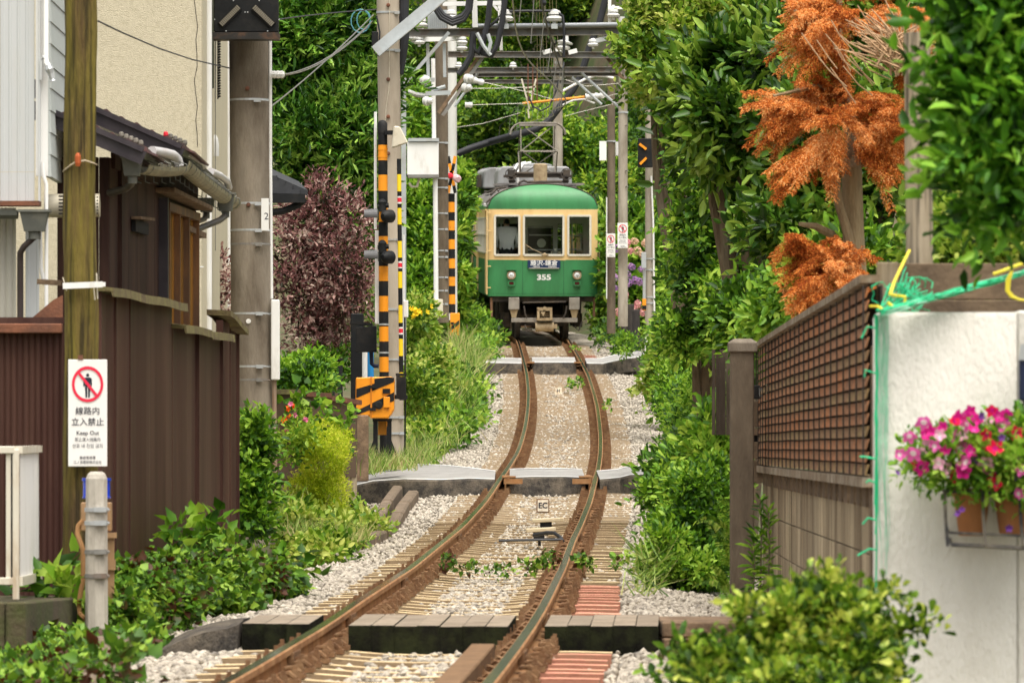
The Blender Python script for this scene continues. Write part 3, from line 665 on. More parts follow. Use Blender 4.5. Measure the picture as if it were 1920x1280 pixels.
# ---- white metal-clad building
wb = thing('white_building', 'white ribbed metal building at the far left edge', 'building', (X(40, 40.5), 40.5, 0))
D = 40.5; zb, zt = Z(386, D), Z(-420, D)
for px0, px1 in ((-160, -70), (-70, 0), (0, 67)):
    rib_wall((X(px0, D), D), (X(px1, D)-.003, D), Z(322, D), zt, .055, .006).build('siding_panel', m_wsid, wb)
    rib_wall((X(px0, D), D-.004), (X(px1, D)-.003, D-.004), zb, Z(323, D), .055, .006).build('siding_panel', m_wsid, wb)
mb = MB(); mb.box(((X(67, D)+X(90, D))/2, D+.02, (Z(330, D)+zt)/2), (M(23, D), .05, zt-Z(330, D))); mb.build('corner_trim', m_white, wb)
mb = MB(); mb.box(((X(69, D)+X(80, D))/2, D-.02, (zb+zt)/2), (M(4, D), .04, zt-zb)); mb.build('corner_strip', m_wsid, wb)
rib_wall((X(-160, D), D+.15), (X(28, D), D+.15), Z(640, D), Z(388, D), .045, .012, prof='sine').build('lower_corrugated_wall', m_wcor, wb)
for px0, px1 in ((45, 72),): rib_wall((X(px0, D), D+.12), (X(px1, D), D+.12), Z(640, D), Z(400, D), .07, .004).build('lower_siding', m_wsid, wb)
MB().box(((X(-160, D)+X(77, D))/2, D-.08, Z(383, D)), (X(77, D)-X(-160, D), .2, M(9, D))).build('rusty_flashing', m_rustsheet, wb)
gt = MB(); prof = [(-.055, 0), (-.05, -.035), (-.02, -.058), (.02, -.058), (.05, -.035), (.055, 0), (.048, 0), (.043, -.03), (0, -.05), (-.043, -.03), (-.048, 0)]
gt.sweep([(h, a) for h, a in prof], [V((X(-160, D), D-.1, Z(394, D))), V((X(36, D), D-.1, Z(395, D)))]); gt.build('gutter', m_gut, wb)
def hopper(parent, px0, px1, py0, py1, d, dep=.16):
    mb = MB(); x0_, x1_ = X(px0, d), X(px1, d); z0_, z1_ = Z(py1, d), Z(py0, d); cx = (x0_+x1_)/2; w_ = x1_-x0_
    mb.add([(x0_, d-dep/2, z1_), (x1_, d-dep/2, z1_), (x1_, d+dep/2, z1_), (x0_, d+dep/2, z1_), (x0_+w_*.15, d-dep*.35, z0_), (x1_-w_*.15, d-dep*.35, z0_), (x1_-w_*.15, d+dep*.35, z0_), (x0_+w_*.15, d+dep*.35, z0_)],
           [(0, 1, 2, 3), (0, 4, 5, 1), (1, 5, 6, 2), (2, 6, 7, 3), (3, 7, 4, 0), (4, 7, 6, 5)])
    mb.box((cx, d, z1_-.006), (w_+.02, dep+.02, .016)); mb.tube([(cx, d, z0_), (cx, d, z0_-.05)], w_*.22, 10)
    return mb.build('rain_hopper', m_gut, parent)
hopper(wb, 38, 92, 394, 434, D-.1)
MB().tube([P(63, 434, D-.1), P(63, 446, D-.1), P(45, 462, D-.08), P(38, 474, D-.05), P(38, 490, D-.02), P(38, 640, D-.02)], M(6, D), 10).build('downpipe', pm('dark_downpipe', (.06, .045, .042), .5, .2, 6, bump=.05), wb, smooth=True)
MB().tube([P(86, -400, D-.05), P(86, 110, D-.05), P(87, 118, D-.06), P(95, 128, D-.08), P(98, 150, D-.08)], M(5, D), 8).build('conduit', m_white, wb, smooth=True)
MB().tube([P(77, 150, D-.05), P(77, 112, D-.05), P(80, 107, D-.06), P(86, 112, D-.05)], M(3, D), 8).build('conduit', m_wsid, wb, smooth=True)
MB().tube([P(80, 305, D-.05), P(82, 330, D-.05), P(87, 345, D-.05), P(87, 640, D-.05)], M(3.5, D), 8).build('conduit', m_white, wb, smooth=True)
MB().tube([P(75, 430, D+.02), P(77, 500, D+.02), P(82, 530, D+.02)], M(3.5, D), 8).build('conduit', m_white, wb, smooth=True)
hang = MB(); hang.lathe([(0, .02), (.03, .028), (.06, .02), (.1, .016), (.11, .02)], P(90, 122, D-.1), (.3, 0, -1), 8); hang.build('lamp_socket', m_bandsteel, wb)
# pale blue clapboard flank
xw = X(91, D)+.01; zz = Z(245, D)
for i in range(26):
    z_ = zz-.3+i*.145; MB().add([(xw+.007, D+.03, z_), (xw+.007, D+2.5, z_), (xw, D+2.5, z_+.142), (xw, D+.03, z_+.142), (xw-.03, D+.03, z_), (xw-.03, D+2.5, z_), (xw-.03, D+2.5, z_+.142), (xw-.03, D+.03, z_+.142)], [(0, 1, 2, 3), (0, 4, 5, 1), (0, 3, 7, 4), (3, 2, 6, 7)]).build('clapboard', m_clap, wb)
# ---- brown house
bh = thing('brown_house', 'old brown boarded house with tiled eaves and an amber window', 'house', (-2.6, 44, 0))
def HX(d, off=0): return -2.70+.0527*(d-41.5)+off     # track-side wall line
# front gable wall (boards)
for i in range(5):
    xa = -3.05+i*.07; MB().box((xa+.034, 41.5, 1.5), (.066, .04, 3.0)).build('front_board', m_brownw, bh, bevel=.004)
# track-side wall of boards
dd = [41.5, 42.05, 42.6, 43.15, 43.7, 44.25, 44.8]
for i in range(len(dd)-1):
    a, b_ = V((HX(dd[i])-.02, dd[i]+.004, 1.5)), V((HX(dd[i+1])-.02, dd[i+1]-.004, 1.5)); MB().bar(a, b_, .04, 3.0).build('wall_board', m_brownw, bh, bevel=.004)
for (d0, d1, z0_, z1_) in ((44.8, 47.1, .0, 1.9), (44.8, 47.1, 2.83, 3.05), (46.95, 47.1, 1.9, 2.83)):
    MB().bar((HX(d0)-.02, d0, (z0_+z1_)/2), (HX(d1)-.02, d1, (z0_+z1_)/2), .04, z1_-z0_).build('wall_board', m_brownw, bh, bevel=.004)
MB().box((HX(47.1)-.35, 47.12, 1.5), (.7, .04, 3.0)).build('rear_wall', m_brownw, bh)
MB().bar((HX(42.0)+.012, 41.98, 1.55), (HX(42.06)+.012, 42.06, 1.55), .03, 3.0).build('corner_batten', m_brownw, bh)
# narrow board in the wall brown above the first boards, under the eaves
MB().bar((HX(41.6)+.01, 41.62, 3.0), (HX(47)+.01, 47, 3.0), .03, .14).build('eaves_board', m_brownw, bh)
# window with amber frame
win = MB(); 
for d_ in (44.85, 45.55, 46.2, 46.9): win.bar((HX(d_)+.02, d_, 1.92), (HX(d_)+.02, d_, 2.82), .05, .07, up=(0, 1, 0))
win.bar((HX(44.8)+.02, 44.8, 2.80), (HX(46.95)+.02, 46.95, 2.80), .06, .06); win.bar((HX(44.8)+.02, 44.8, 1.93), (HX(46.95)+.02, 46.95, 1.93), .08, .05)
wo = win.build('window', pm('brown_window_frame', (.10, .05, .022), .6, .2, 6, (.22, .1, .03), .3, 6, streak=.2, bump=.15), bh)
for a_, b_ in ((44.88, 45.52), (45.58, 46.17), (46.23, 46.87)): MB().bar((HX(a_)-.005, a_, 2.37), (HX(b_)-.005, b_, 2.37), .012, .82).build('pane', m_amberp, wo)
MB().bar((HX(44.3)+.06, 44.3, 2.90), (HX(47)+.06, 47, 2.87), .16, .035).build('window_hood', m_oldwood, bh, bevel=.006)
MB().bar((HX(44.55)+.03, 44.55, 1.9), (HX(44.55)+.03, 44.55, 2.85), .07, .1, up=(0, 1, 0)).build('window_jamb', m_plum, bh)
mb = MB(); mb.bar((HX(42.75)+.02, 42.75, Z(425, 43)), (HX(43.55)+.02, 43.55, Z(425, 43)), .03, M(22, 43), 0); mb.build('vent_slot', m_dark, bh)
MB().bar((HX(42.72)+.04, 42.72, Z(411, 43)), (HX(43.6)+.04, 43.6, Z(411, 43)+.02), .07, .02).build('vent_hood', m_oldwood, bh)
# roofs (two stepped slabs) with rake boards, tiles and eaves
def roof(d0, d1, ex, ez, run, slope, name):
    u = V((-1, 0, slope)).normalized(); nn = V((slope, 0, 1)).normalized()
    mb = MB(); e = V((ex, 0, ez))
    q = [e, e+u*run, e+u*run+nn*.05, e+nn*.05]
    mb.add([(p.x, d0, p.z) for p in q]+[(p.x, d1, p.z) for p in q], [(0, 1, 2, 3), (4, 7, 6, 5), (0, 4, 5, 1), (1, 5, 6, 2), (2, 6, 7, 3), (3, 7, 4, 0)])
    ro = mb.build(name, m_plum, bh)
    rk = MB(); c0 = e+nn*.0; rk.bar((c0.x, d0-.02, c0.z), ((e+u*run).x, d0-.02, (e+u*run).z), .03, .085, up=tuple(nn)); rk.bar((c0.x, d0-.04, c0.z+.06), ((e+u*run).x, d0-.04, (e+u*run).z+.06), .05, .035, up=tuple(nn)); rk.build('rake_board', m_plum, ro)
    return ro, e, u, nn
r1, e1, u1, n1_ = roof(41.0, 42.45, -2.44, 2.965, .9, .42, 'lower_roof')
r2, e2, u2, n2_ = roof(42.55, 50.2, -2.27, 3.06, 1.3, .44, 'roof')
tl = bpy.data.meshes.new('roof_tile'); _m = MB(); _m.tube([(0, -.16, 0), (0, .16, 0)], .022, 8); _m.box((.055, 0, -.006), (.09, .31, .014)); tl.from_pydata(_m.v, [], _m.f); tl.materials.append(m_tile)
for r_, e_, u_, nn_, dA, dB, rows in ((r1, e1, u1, n1_, 41.05, 42.4, 6), (r2, e2, u2, n2_, 42.6, 50, 8)):
    al = math.atan2(u_.z, -u_.x)
    for i in range(rows):
        nD = int((dB-dA)/.33)
        for j in range(min(nD, 6)):
            q = e_+u_*(.03+i*.115)+nn_*(.062+.004*(i % 2)); place('roof_tile', tl, r_, (q.x, dA+.16+j*.325, q.z), (0, al, 0))
# rounded verge tiles and white pipes over the eaves
mb = MB()
for i in range(5): q = e1+u1*(.06+i*.035)+n1_*.075; mb.lathe([(0, .012), (.012, .019), (.032, .016), (.038, .010)], (q.x, 41.1, q.z), (0, 0, 1), 8)
mb.build('verge_tile_knob', pm('grey_tile_knob', (.2, .18, .15), .6, .2, 9, bump=.1), r1)
mb = MB()
for i in range(5): q = e2+u2*(.02+i*.036)+n2_*.075; mb.lathe([(0, .012), (.014, .018), (.034, .015), (.04, .008)], (q.x, 42.7, q.z), (0, 0, 1), 8, 1 if i == 4 else 0)
mb.build('verge_tile_knob', [pm('grey_tile_knob2', (.14, .13, .11), .6, .2, 9, bump=.1), m_red], r2)
m_pipe = pm('silver_cap', (.56, .55, .55), .35, .08, 6, (.4, .32, .28), .2, 6, bump=.04)
MB().tube([P(180, 256, 41.2), P(232, 270, 41.4)], M(6, 41), 8).build('verge_pipe', m_ivory, bh, smooth=True)
MB().tube([P(285, 283, 41.6), P(310, 287, 42), P(325, 291, 42.3), P(334, 300, 42.4), P(336, 312, 42.4)], M(9, 42), 10).build('verge_pipe', m_pipe, bh, smooth=True)
MB().tube([P(345, 288, 43), P(365, 296, 44), P(379, 305, 45), P(382, 312, 45.2)], M(6, 44), 8).build('verge_pipe', m_pipe, bh, smooth=True)
MB().tube([P(395, 322, 46.5), P(413, 330, 47.5), P(426, 340, 48.5), P(429, 352, 48.7)], M(7, 48), 10).build('verge_pipe', m_pipe, bh, smooth=True)
# gutters: half-round troughs with hangers
def gutter(a, b, r, parent, hang_n):
    a, b = V(a), V(b); prof = [(r*math.cos(t_), r*math.sin(t_)) for t_ in np.linspace(math.pi, 2*math.pi, 9)]+[((r-.006)*math.cos(t_), (r-.006)*math.sin(t_)) for t_ in np.linspace(2*math.pi, math.pi, 9)]
    g = MB().sweep(prof, [a.lerp(b, i/4)+V((0, 0, -.015*math.sin(i*math.pi/4))) for i in range(5)]).build('gutter', m_gutin, parent)
    for i in range(hang_n):
        hb = MB(); q = a.lerp(b, (i+.5)/hang_n); hb.tube([q+V((math.cos(t_)*(r+.004), 0, math.sin(t_)*(r+.004))) for t_ in np.linspace(math.pi*.95, 2.05*math.pi, 7)]+[q+V((r*.2, 0, r*.5))], .004, 4); hb.tube([q+V((-.05, 0, -r)), q+V((-.05, 0, -r-.05)), q+V((-.02, 0, -r-.06))], .004, 4); hb.build('gutter_hanger', m_gut, g)
    return g
gutter((X(263, 41.2), 41.2, Z(309, 41.2)), (X(340, 42.5), 42.5, Z(312, 42.5)), .062, bh, 5)
gutter((X(338, 42.6), 42.6, Z(302, 42.6)), (X(437, 49.8), 49.8, Z(378, 49.8)), .066, bh, 13)
hopper(bh, 228, 268, 292, 330, 41.15); hopper(bh, 372, 402, 372, 398, 48.6); hopper(bh, 406, 440, 362, 396, 48.4)
m_dp = pm('old_downpipe', (.07, .06, .05), .5, .25, 6, (.14, .12, .09), .3, 5, bump=.06)
MB().tube([P(248, 330, 41.15), P(246, 345, 41.2), P(235, 354, 41.3), P(205, 362, 41.45)], M(7, 41), 10).build('downpipe', m_dp, bh, smooth=True)
MB().tube([P(422, 396, 48.4), P(422, 405, 48.4), P(412, 413, 48.2), P(365, 432, 47.2)], M(6, 48), 10).build('downpipe', m_dp, bh, smooth=True)
MB().tube([P(386, 398, 48.6), P(384, 410, 48.5), P(366, 418, 47.6)], M(5, 48), 8).build('downpipe', m_dp, bh, smooth=True)
MB().bar(P(340, 424, 46.2), P(380, 442, 47.5), .06, .04).build('lath', m_oldwood, bh)
# vent drum and shadowed gap beside the pole
vt = thing('vent_drum', 'dented white slotted metal drum behind the mossy pole', 'vent', P(138, 385, 41))
MB().tube([P(84, 386, 41.1), P(120, 386, 41.1), P(187, 385, 41.1)], [M(22, 41), M(22.5, 41), M(22, 41)], 18).build('drum', m_ivory, vt, smooth=True)
mb = MB()
for i in range(6): mb.tube([P(110, 368+i*6.5, 40.99), P(120, 368+i*6.5, 40.99)], M(1.6, 41), 4); mb.tube([P(181, 370+i*6, 40.99), P(184, 370+i*6, 40.99)], M(1.4, 41), 4)
mb.build('slot', m_dark, vt)
o = MB().add([P(55, 600, 40), P(118, 600, 40), P(118, 553, 40), P(100, 562, 40), P(55, 600, 40.3), P(118, 600, 40.3), P(118, 553, 40.3), P(100, 562, 40.3)], [(0, 1, 2, 3), (7, 6, 5, 4), (3, 2, 6, 7), (0, 3, 7, 4)]).build('rusted_panel', m_rustsheet)
tag(o, 'leaning rust brown triangular sheet above the corrugated fence', 'sheet')
# ---- brown corrugated fence (across) and brown sheet fence (along the track)
cf = thing('corrugated_fence', 'dark brown corrugated fence between the white railing and the mossy pole', 'fence', (X(50, 38.6), 38.6, -.1))
for px0, px1 in ((-140, -60), (-60, 20), (20, 100), (100, 150)): rib_wall((X(px0, 38.6), 38.6), (X(px1, 38.6)+.02, 38.6-.002*(px0 > 0)), -.15, Z(624, 38.6), .038, .014, prof='sine').build('corrugated_sheet', m_brown, cf)
MB().box(((X(-140, 38.6)+X(118, 38.6))/2, 38.57, Z(616, 38.6)), (X(118, 38.6)-X(-140, 38.6), .14, M(18, 38.6))).build('cap_rail', m_rustsheet, cf, bevel=.006)
MB().box(((X(-140, 38.6)+X(118, 38.6))/2, 38.75, Z(600, 38.6)), (X(118, 38.6)-X(-140, 38.6), .1, M(12, 38.6))).build('back_rail', m_brown, cf)
sf = thing('sheet_fence', 'tall plain brown sheet metal fence along the left of the track', 'fence', (-2.33, 42.5, -.1))
def FX(d): return -2.575+.0552*(d-38.5)
for (d0, d1, zt_) in ((38.5, 39.25, 2.02), (39.25, 40.05, 2.02), (40.05, 41.2, 2.03), (41.2, 42.7, 2.03), (42.7, 44.3, 1.88), (44.3, 45.9, 1.87), (45.9, 46.5, 2.0), (46.5, 47.05, 1.95)):
    mb = MB(); n = 7; vs = []
    for i in range(n):
        u = i/(n-1); d_ = d0+(d1-d0)*u; off = .012*math.sin(u*math.pi*2+d0)+(.012 if i in (0,) else 0); vs += [(FX(d_)+off, d_, -.15), (FX(d_)+off, d_, zt_), (FX(d_)-.03, d_, -.15), (FX(d_)-.03, d_, zt_)]
    fs = []
    for i in range(n-1): a = 4*i; fs += [(a, a+4, a+5, a+1), (a+1, a+5, a+7, a+3), (a+2, a+3, a+7, a+6)]
    fs += [(0, 1, 3, 2), (4*(n-1), 4*(n-1)+2, 4*(n-1)+3, 4*(n-1)+1)]
    mb.add(vs, fs).build('sheet_panel', m_brown, sf)
for (d0, d1, zt_) in ((38.45, 40.6, 2.05), (40.6, 42.75, 2.05), (42.65, 44.4, 1.90), (44.4, 46.0, 1.89)):
    mb = MB(); pts = [V((FX(d_)+.01, d_, zt_-.005*math.sin(d_*3))) for d_ in np.linspace(d0, d1, 6)]
    mb.sweep([(-.09, -.02), (.075, -.02), (.085, -.055), (.095, -.055), (.09, .0), (-.09, .02)], pts).build('mossy_cap', m_moss, sf)
mb = MB(); pts = [V((FX(45.9), 45.9, 2.06)), V((FX(46.3), 46.3, 2.04)), V((FX(46.6)+.02, 46.6, 1.98)), V((FX(47.08)+.02, 47.08, 1.94))]; mb.sweep([(-.1, -.02), (.08, -.03), (.08, .01), (-.1, .02)], pts).build('mossy_cap', m_moss, sf)
MB().box((FX(47.05)-.25, 47.07, .9), (.56, .03, 2.06)).build('end_sheet', m_brown, sf)
# ---- cream building
cb = thing('cream_building', 'tall cream stuccoed building behind the brown house roof', 'building', (X(280, 52), 52, 0))
D = 52.0; zt = Z(-520, D)
MB().box(((X(-150, D)+X(378, D))/2, D+.15, zt/2), (X(378, D)-X(-150, D), .3, zt)).build('front_wall', m_cream, cb)
MB().bar((X(378, D)-.1+.002, D+.15, zt/2), (-2.86, 62, zt/2), .2, zt).build('side_wall', m_creamside, cb)
MB().bar((X(377, D)+.006, D-.004, zt/2-1), (X(377, D)+.006, D-.002, zt/2-1), .03, .01).build('corner_bead', m_white, cb)
mb = MB(); mb.tube([P(368+2.5*math.sin(i*2.1)+1.5*math.sin(i*5.3), -200+i*25, 51.997) for i in range(20)], .0025, 4); mb.build('crack', m_dark, cb)
dp = MB(); dp.tube([P(391, -500, 53.2), P(391, 620, 53.2)], M(6.5, 53), 12); dp.build('downpipe', m_white, cb, smooth=True)
mb = MB(); mb.lathe([(0, M(8, 55)), (.1, M(8, 55)), (.16, M(6, 55)), (.19, .01)], P(403, 293, 55), (0, 0, 1), 10); mb.tube([P(400, 280, 55), P(390, 280, 55.2)], M(6, 55), 8); mb.build('vent_hood', m_white, cb, smooth=True)
wn = MB(); wn.bar(P(397, -300, 53.9), P(397, 163, 53.9), M(4, 54), .5, up=(0, 1, 0)); wo = wn.build('window', m_plum, cb)
lv = MB()
for i in range(22): lv.bar(P(408, 80+i*4.9, 55.3), P(413.5, 77+i*4.9, 55.3), .08, .012)
lv.bar(P(408.5, 78, 55.3), P(408.5, 186, 55.3), M(1.5, 55), .08, up=(0, 1, 0)); lv.build('shutter_slats', m_dark, wo)
MB().tube([P(428, -400, 59), P(428, 640, 59)], M(4, 59), 8).build('downpipe', m_white, cb, smooth=True)
MB().tube([P(404, 40, 53.8), P(404, 470, 53.8)], .004, 5).build('cable', m_wire, cb)
# ---- mossy wooden pole, wire tie, metal strap
wp = thing('wooden_pole', 'thick mossy brown wooden pole beside the keep out sign', 'pole', P(151, 1185, 37))
mb = MB(); n = 20; rows = 60; rg = random.Random(5); vs = []; ph = [rg.uniform(0, 6.28) for _ in range(n)]
for i in range(rows):
    u = i/(rows-1); y_ = 1195-(1195+520)*u; px = 148+6*u+1.5*math.sin(u*9)+.8*math.sin(u*23); rr = M(31.5+1.2*math.sin(u*7)-1.5*u, 37)
    c = P(px, y_, 37)
    for j in range(n):
        a = 2*math.pi*j/n; r2_ = rr*(1+.04*math.sin(3*a+u*5)+.035*math.sin(ph[j]+u*14)+.02*math.sin(9*a+u*60)+.025*math.sin(ph[j]*3+u*41)); vs.append(c+V((math.cos(a)*r2_, math.sin(a)*r2_, 0)))
mb.add(vs, [(i*n+j, i*n+(j+1) % n, (i+1)*n+(j+1) % n, (i+1)*n+j) for i in range(rows-1) for j in range(n)]+[tuple(range((rows-1)*n, rows*n))]); mb.build('shaft', m_wpole, wp, smooth=True)
mb = MB(); mb.tube([P(118, 322, 36.98), P(122, 318, 36.93), P(132, 310, 36.9), P(142, 304, 36.89), P(160, 301, 36.89), P(176, 306, 36.93), P(182, 309, 37)], .005, 5); mb.build('wire_tie', pm('tie_wire', (.5, .42, .3), .6, .1, bump=0), wp)
MB().lathe([(0, .012), (.02, .018), (.06, .018), (.08, .01)], P(146, 312, 36.86), (0, 0, 1), 8).build('tie_knob', pm('rust_knob', (.42, .09, .02), .6, .2, bump=.05), wp)
mb = MB(); mb.bar(P(118, 536, 36.86), P(193, 533, 36.86), .02, M(11, 37), 0); mb.bar(P(193, 529, 36.86), P(193, 537, 36.86), .03, .012); mb.build('strap', m_white, wp)
MB().bar(P(75, 528, 37.3), P(120, 531, 37.2), .06, M(10, 37)).build('wooden_arm', m_oldwood, wp)
mb = MB()
for q in ((118, 520, 125, 545), (181, 512, 183, 560), (176, 540, 178, 562)): mb.tube([P(q[0], q[1], 36.9), P(q[2], q[3], 36.88)], .004, 4)
mb.build('loose_wire', m_ivory, wp)
# ---- keep out signs
def keepout(name, label, px0, px1, py0, py1, d, small=False):
    w_, h_ = M(px1-px0, d), M(py1-py0, d); c = P((px0+px1)/2, (py0+py1)/2, d); t = thing(name, label, 'sign', c-V((0, 0, h_/2)), 'keep out signs')
    MB().box(c, (w_, .012, h_)).build('board', m_signw, t, bevel=.002)
    yy = d-.0085; S_ = w_/73.0       # size of one photo pixel of the nearest sign
    cz = c.z+h_/2-46*S_*h_/w_/2.74; R0, R1 = 29.5*S_, 24.5*S_
    kz = h_/w_/2.74; mb = MB(); n = 48; vs = []
    for i in range(n): a = 2*math.pi*i/n; vs += [(c.x+R0*math.cos(a), yy-.002, cz+R0*1.14*kz*math.sin(a)), (c.x+R1*math.cos(a), yy-.002, cz+R1*1.14*kz*math.sin(a))]
    mb.add(vs, [(2*i, (2*i+2) % (2*n), (2*i+3) % (2*n), 2*i+1) for i in range(n)])
    a = math.radians(132); p0 = V((c.x+R1*math.cos(a), yy-.003, cz+R1*1.14*kz*math.sin(a))); p1 = V((c.x-R1*math.cos(a), yy-.003, cz-R1*1.14*kz*math.sin(a)))
    mb.bar(p0, p1, .001, 5.2*S_, up=(1, 0, 1)); mb.build('prohibition_ring', m_signr, t, recalc=False)
    fg = MB(); y2 = yy
    hc = (c.x, cz+17*S_); fg.add([(hc[0]+3.0*S_*math.cos(q), y2, hc[1]+3.2*S_*math.sin(q)) for q in np.linspace(0, 2*math.pi, 17)[:-1]], [tuple(range(16))])
    def poly(pts): fg.add([(c.x+x*S_, y2, cz+z*S_) for x, z in pts], [tuple(range(len(pts)))])
    poly([(-5, 12.5), (5, 12.5), (7.5, 10.5), (8, 8), (8, -4), (5.8, -4.5), (5.2, 6), (5, -5), (-5, -5), (-5.2, 6), (-5.8, -4.5), (-8, -4), (-8, 8), (-7.5, 10.5)])
    poly([(-5, -5.1), (-.7, -5.1), (-.9, -25), (-4, -25)]); poly([(.7, -5.1), (5, -5.1), (4, -25), (.9, -25)])
    fg.build('standing_figure', m_ink, t, recalc=False)
    def tx(s_, y_, size, bold=0, sx=1.0): text(s_, size*S_, (c.x, yy-.001, c.z+h_/2-(y_-674)*S_*kz), t, m_ink, bold=bold*S_, sx=sx)
    tx('線路内', 771, 15.5, .1); tx('立入禁止', 791.5, 15.5, .1)
    tx('Keep Out', 811.5, 10.5, .12, 1.0)
    tx('禁止进入线路内', 824, 8.2, .02, .85); tx('선로 내 진입 금지', 836, 8.4, .02, .95)
    tx('鎌倉警察署', 858, 6.4, .03, .95); tx('江ノ島電鉄株式会社', 866.5, 6.4, .02, .92)
    return t
ko = keepout('keep_out_sign', 'large white no-entry sign nailed to the mossy wooden pole', 128, 201, 674, 874, 36.84)
MB().box(P(151, 670, 36.84), (M(9, 37), .02, M(9, 37))).build('nail', m_rustsheet, ko)
# ---- concrete marker post + blue beacon
cp = thing('concrete_post', 'short pale concrete post with metal bands in front of the mossy pole', 'post', P(181, 1190, 35.5))
mb = MB(); d = 35.5; r_ = M(21.5, d); mb.lathe([(Z(y_, d)-Z(1192, d), q) for y_, q in ((1192, r_*1.02), (1040, r_), (897, r_*.95), (889, r_*.8), (884, r_*.55), (883.5, .001))], P(181, 1192, d), (0, 0, 1), 8); mb.build('shaft', m_concl, cp, bevel=.004)
for y_, mt in ((955, m_bandsteel), (980, m_bandsteel), (1034, m_galvold), (1079, m_galvold)):
    mb = MB(); mb.lathe([(-.012, r_*1.06), (.012, r_*1.06)], P(181, y_, d), (0, 0, 1), 12); mb.box(P(188, y_, d-.07), (.07, .03, .028)); mb.tube([P(199, y_, d-.075), P(204, y_, d-.05)], .008, 6); mb.build('band', mt, cp)
bl = thing('beacon_box', 'blue lamp and tan box behind the short concrete post', 'lamp', P(181, 1100, 35.75))
mb = MB(); mb.lathe([(0, M(27, d)), (.01, M(28, d)), (.012, M(26, d)), (.10, M(26, d)), (.102, M(28, d)), (.118, M(28, d)), (.12, .01)], P(181, 934, 35.75), (0, 0, 1), 16); mb.build('blue_lens', m_bluelens, bl, smooth=True)
MB().box(P(181, 968, 35.75), (M(57, d), .12, M(54, d))).build('box', m_tanpl, bl, bevel=.006)
mb = MB(); mb.bar(P(206, 1000, 35.7), P(206, 1130, 35.7), .05, .04, up=(0, 1, 0)); mb.box(P(209, 1003, 35.68), (.06, .05, .03)); mb.box(P(210, 1058, 35.68), (.04, .05, .06)); mb.build('bracket', m_tanpl, bl)
mb = MB(); mb.tube([P(156, 975, 35.7), P(147, 985, 35.7), P(145, 1000, 35.7), P(150, 1015, 35.68), P(156, 1030, 35.68), P(156, 1080, 35.68)], .015, 7); mb.tube([P(157, 1083, 35.68), P(152, 1105, 35.68), P(148, 1130, 35.68), P(150, 1150, 35.66), P(160, 1160, 35.6)], .015, 7); mb.build('conduit', pm('orange_conduit', (.38, .2, .08), .6, .15, bump=.1), bl, smooth=True)
# ---- white railing on a concrete plinth
m_rail = pm('ivory_railing', (.64, .6, .5), .5, .07, 5, (.4, .27, .15), .2, 6, streak=.25, bump=.06)
wr = thing('railing', 'ivory painted metal railing at the lower left edge', 'railing', P(30, 1120, 33.5))
d = 33.5
mb = MB(); mb.bar(P(-160, 843, d), P(28, 843, d), .06, M(14, d)); mb.build('top_rail', m_rail, wr, bevel=.004)
mb = MB(); mb.bar(P(-160, 1089, d), P(30, 1089, d), .05, M(14, d)); mb.build('bottom_rail', m_rail, wr, bevel=.004)
for px in (16, -60, -136): MB().bar(P(px, 850, d), P(px, 1084, d), .025, .025).build('baluster', m_rail, wr)
MB().bar(P(30, 842, d-.01), P(30, 1124, d-.01), .035, .035, up=(0, 1, 0)).build('post', m_rail, wr, bevel=.004)
d2 = 37.0; xb = X(33, d)
x2 = X(72, d2)
mb = MB(); mb.bar((X(34, d), d, Z(843, d)), (x2, d2, Z(841, d2)), .05, .04); mb.build('side_top_rail', m_rail, wr)
mb = MB(); mb.bar((X(34, d), d, Z(1089, d)), (x2, d2, Z(1080, d2)), .05, .05); mb.build('side_bottom_rail', m_rail, wr)
rib_wall((X(36, d), d+.05), (x2, d2), Z(1080, d2)+.02, Z(843, d)-.01, .11, .004).build('side_panel', m_white, wr)
MB().tube([P(22, 850, 33.9), P(22, 1085, 33.9)], .008, 6).build('dark_rod', m_black, wr)
o = thing('plinth', 'mossy dark concrete plinth under the ivory railing', 'plinth', P(30, 1200, 34))
m_plin = pm('dark_mossy_concrete', (.075, .055, .035), .95, .35, 5, (.06, .07, .02), .45, 4, bump=.5, bscale=30)
for px0, px1 in ((-160, -60), (-60, 9), (10, 49)): MB().add([V((X(px0, 33.2), 33.2, -.4)), V((X(px1, 33.2)-.003, 33.2, -.4)), V((X(px1, 33.2)-.003, 33.2, Z(1128, 33.2))), V((X(px0, 33.2), 33.2, Z(1128, 33.2))), V((X(px0, 33.2), 37, -.4)), V((X(px1, 33.2)+.12, 37, -.4)), V((X(px1, 33.2)+.12, 37, Z(1116, 37))), V((X(px0, 33.2), 37, Z(1116, 37)))], [(0, 1, 2, 3), (1, 5, 6, 2), (3, 2, 6, 7), (0, 3, 7, 4), (4, 7, 6, 5)]).build('concrete_block', m_plin, o, bevel=.01)

# ---- big concrete pole with the crossing direction indicator
bp_ = thing('concrete_pole', 'thick grey concrete pole carrying a black indicator box at its top', 'pole', P(474, 1015, 54))
d = 54; mb = MB(); mb.lathe([(0, M(40, d)), (3, M(38.5, d)), (7.2, M(36.5, d))], P(476, 1020, d), V(P(463, -400, d)-P(476, 1020, d)), 28); mb.build('shaft', m_conc, bp_, smooth=True)
for y_ in (188, 382, 432, 458, 588, 687, 712):
    cx = 476-13*(1020-y_)/1420; mb = MB(); mb.lathe([(-.009, M(38.6+(y_-300)*.0022, d)), (.009, M(38.6+(y_-300)*.0022, d))], P(cx, y_, d), (0, 0, 1), 28); mb.box(P(cx+14, y_, d-.19), (.06, .03, .03)); mb.tube([P(cx+20, y_, d-.2), P(cx+36, y_+1, d-.12)], .006, 5); mb.build('band', m_bandsteel if y_ not in (458, 712) else m_galvold, bp_)
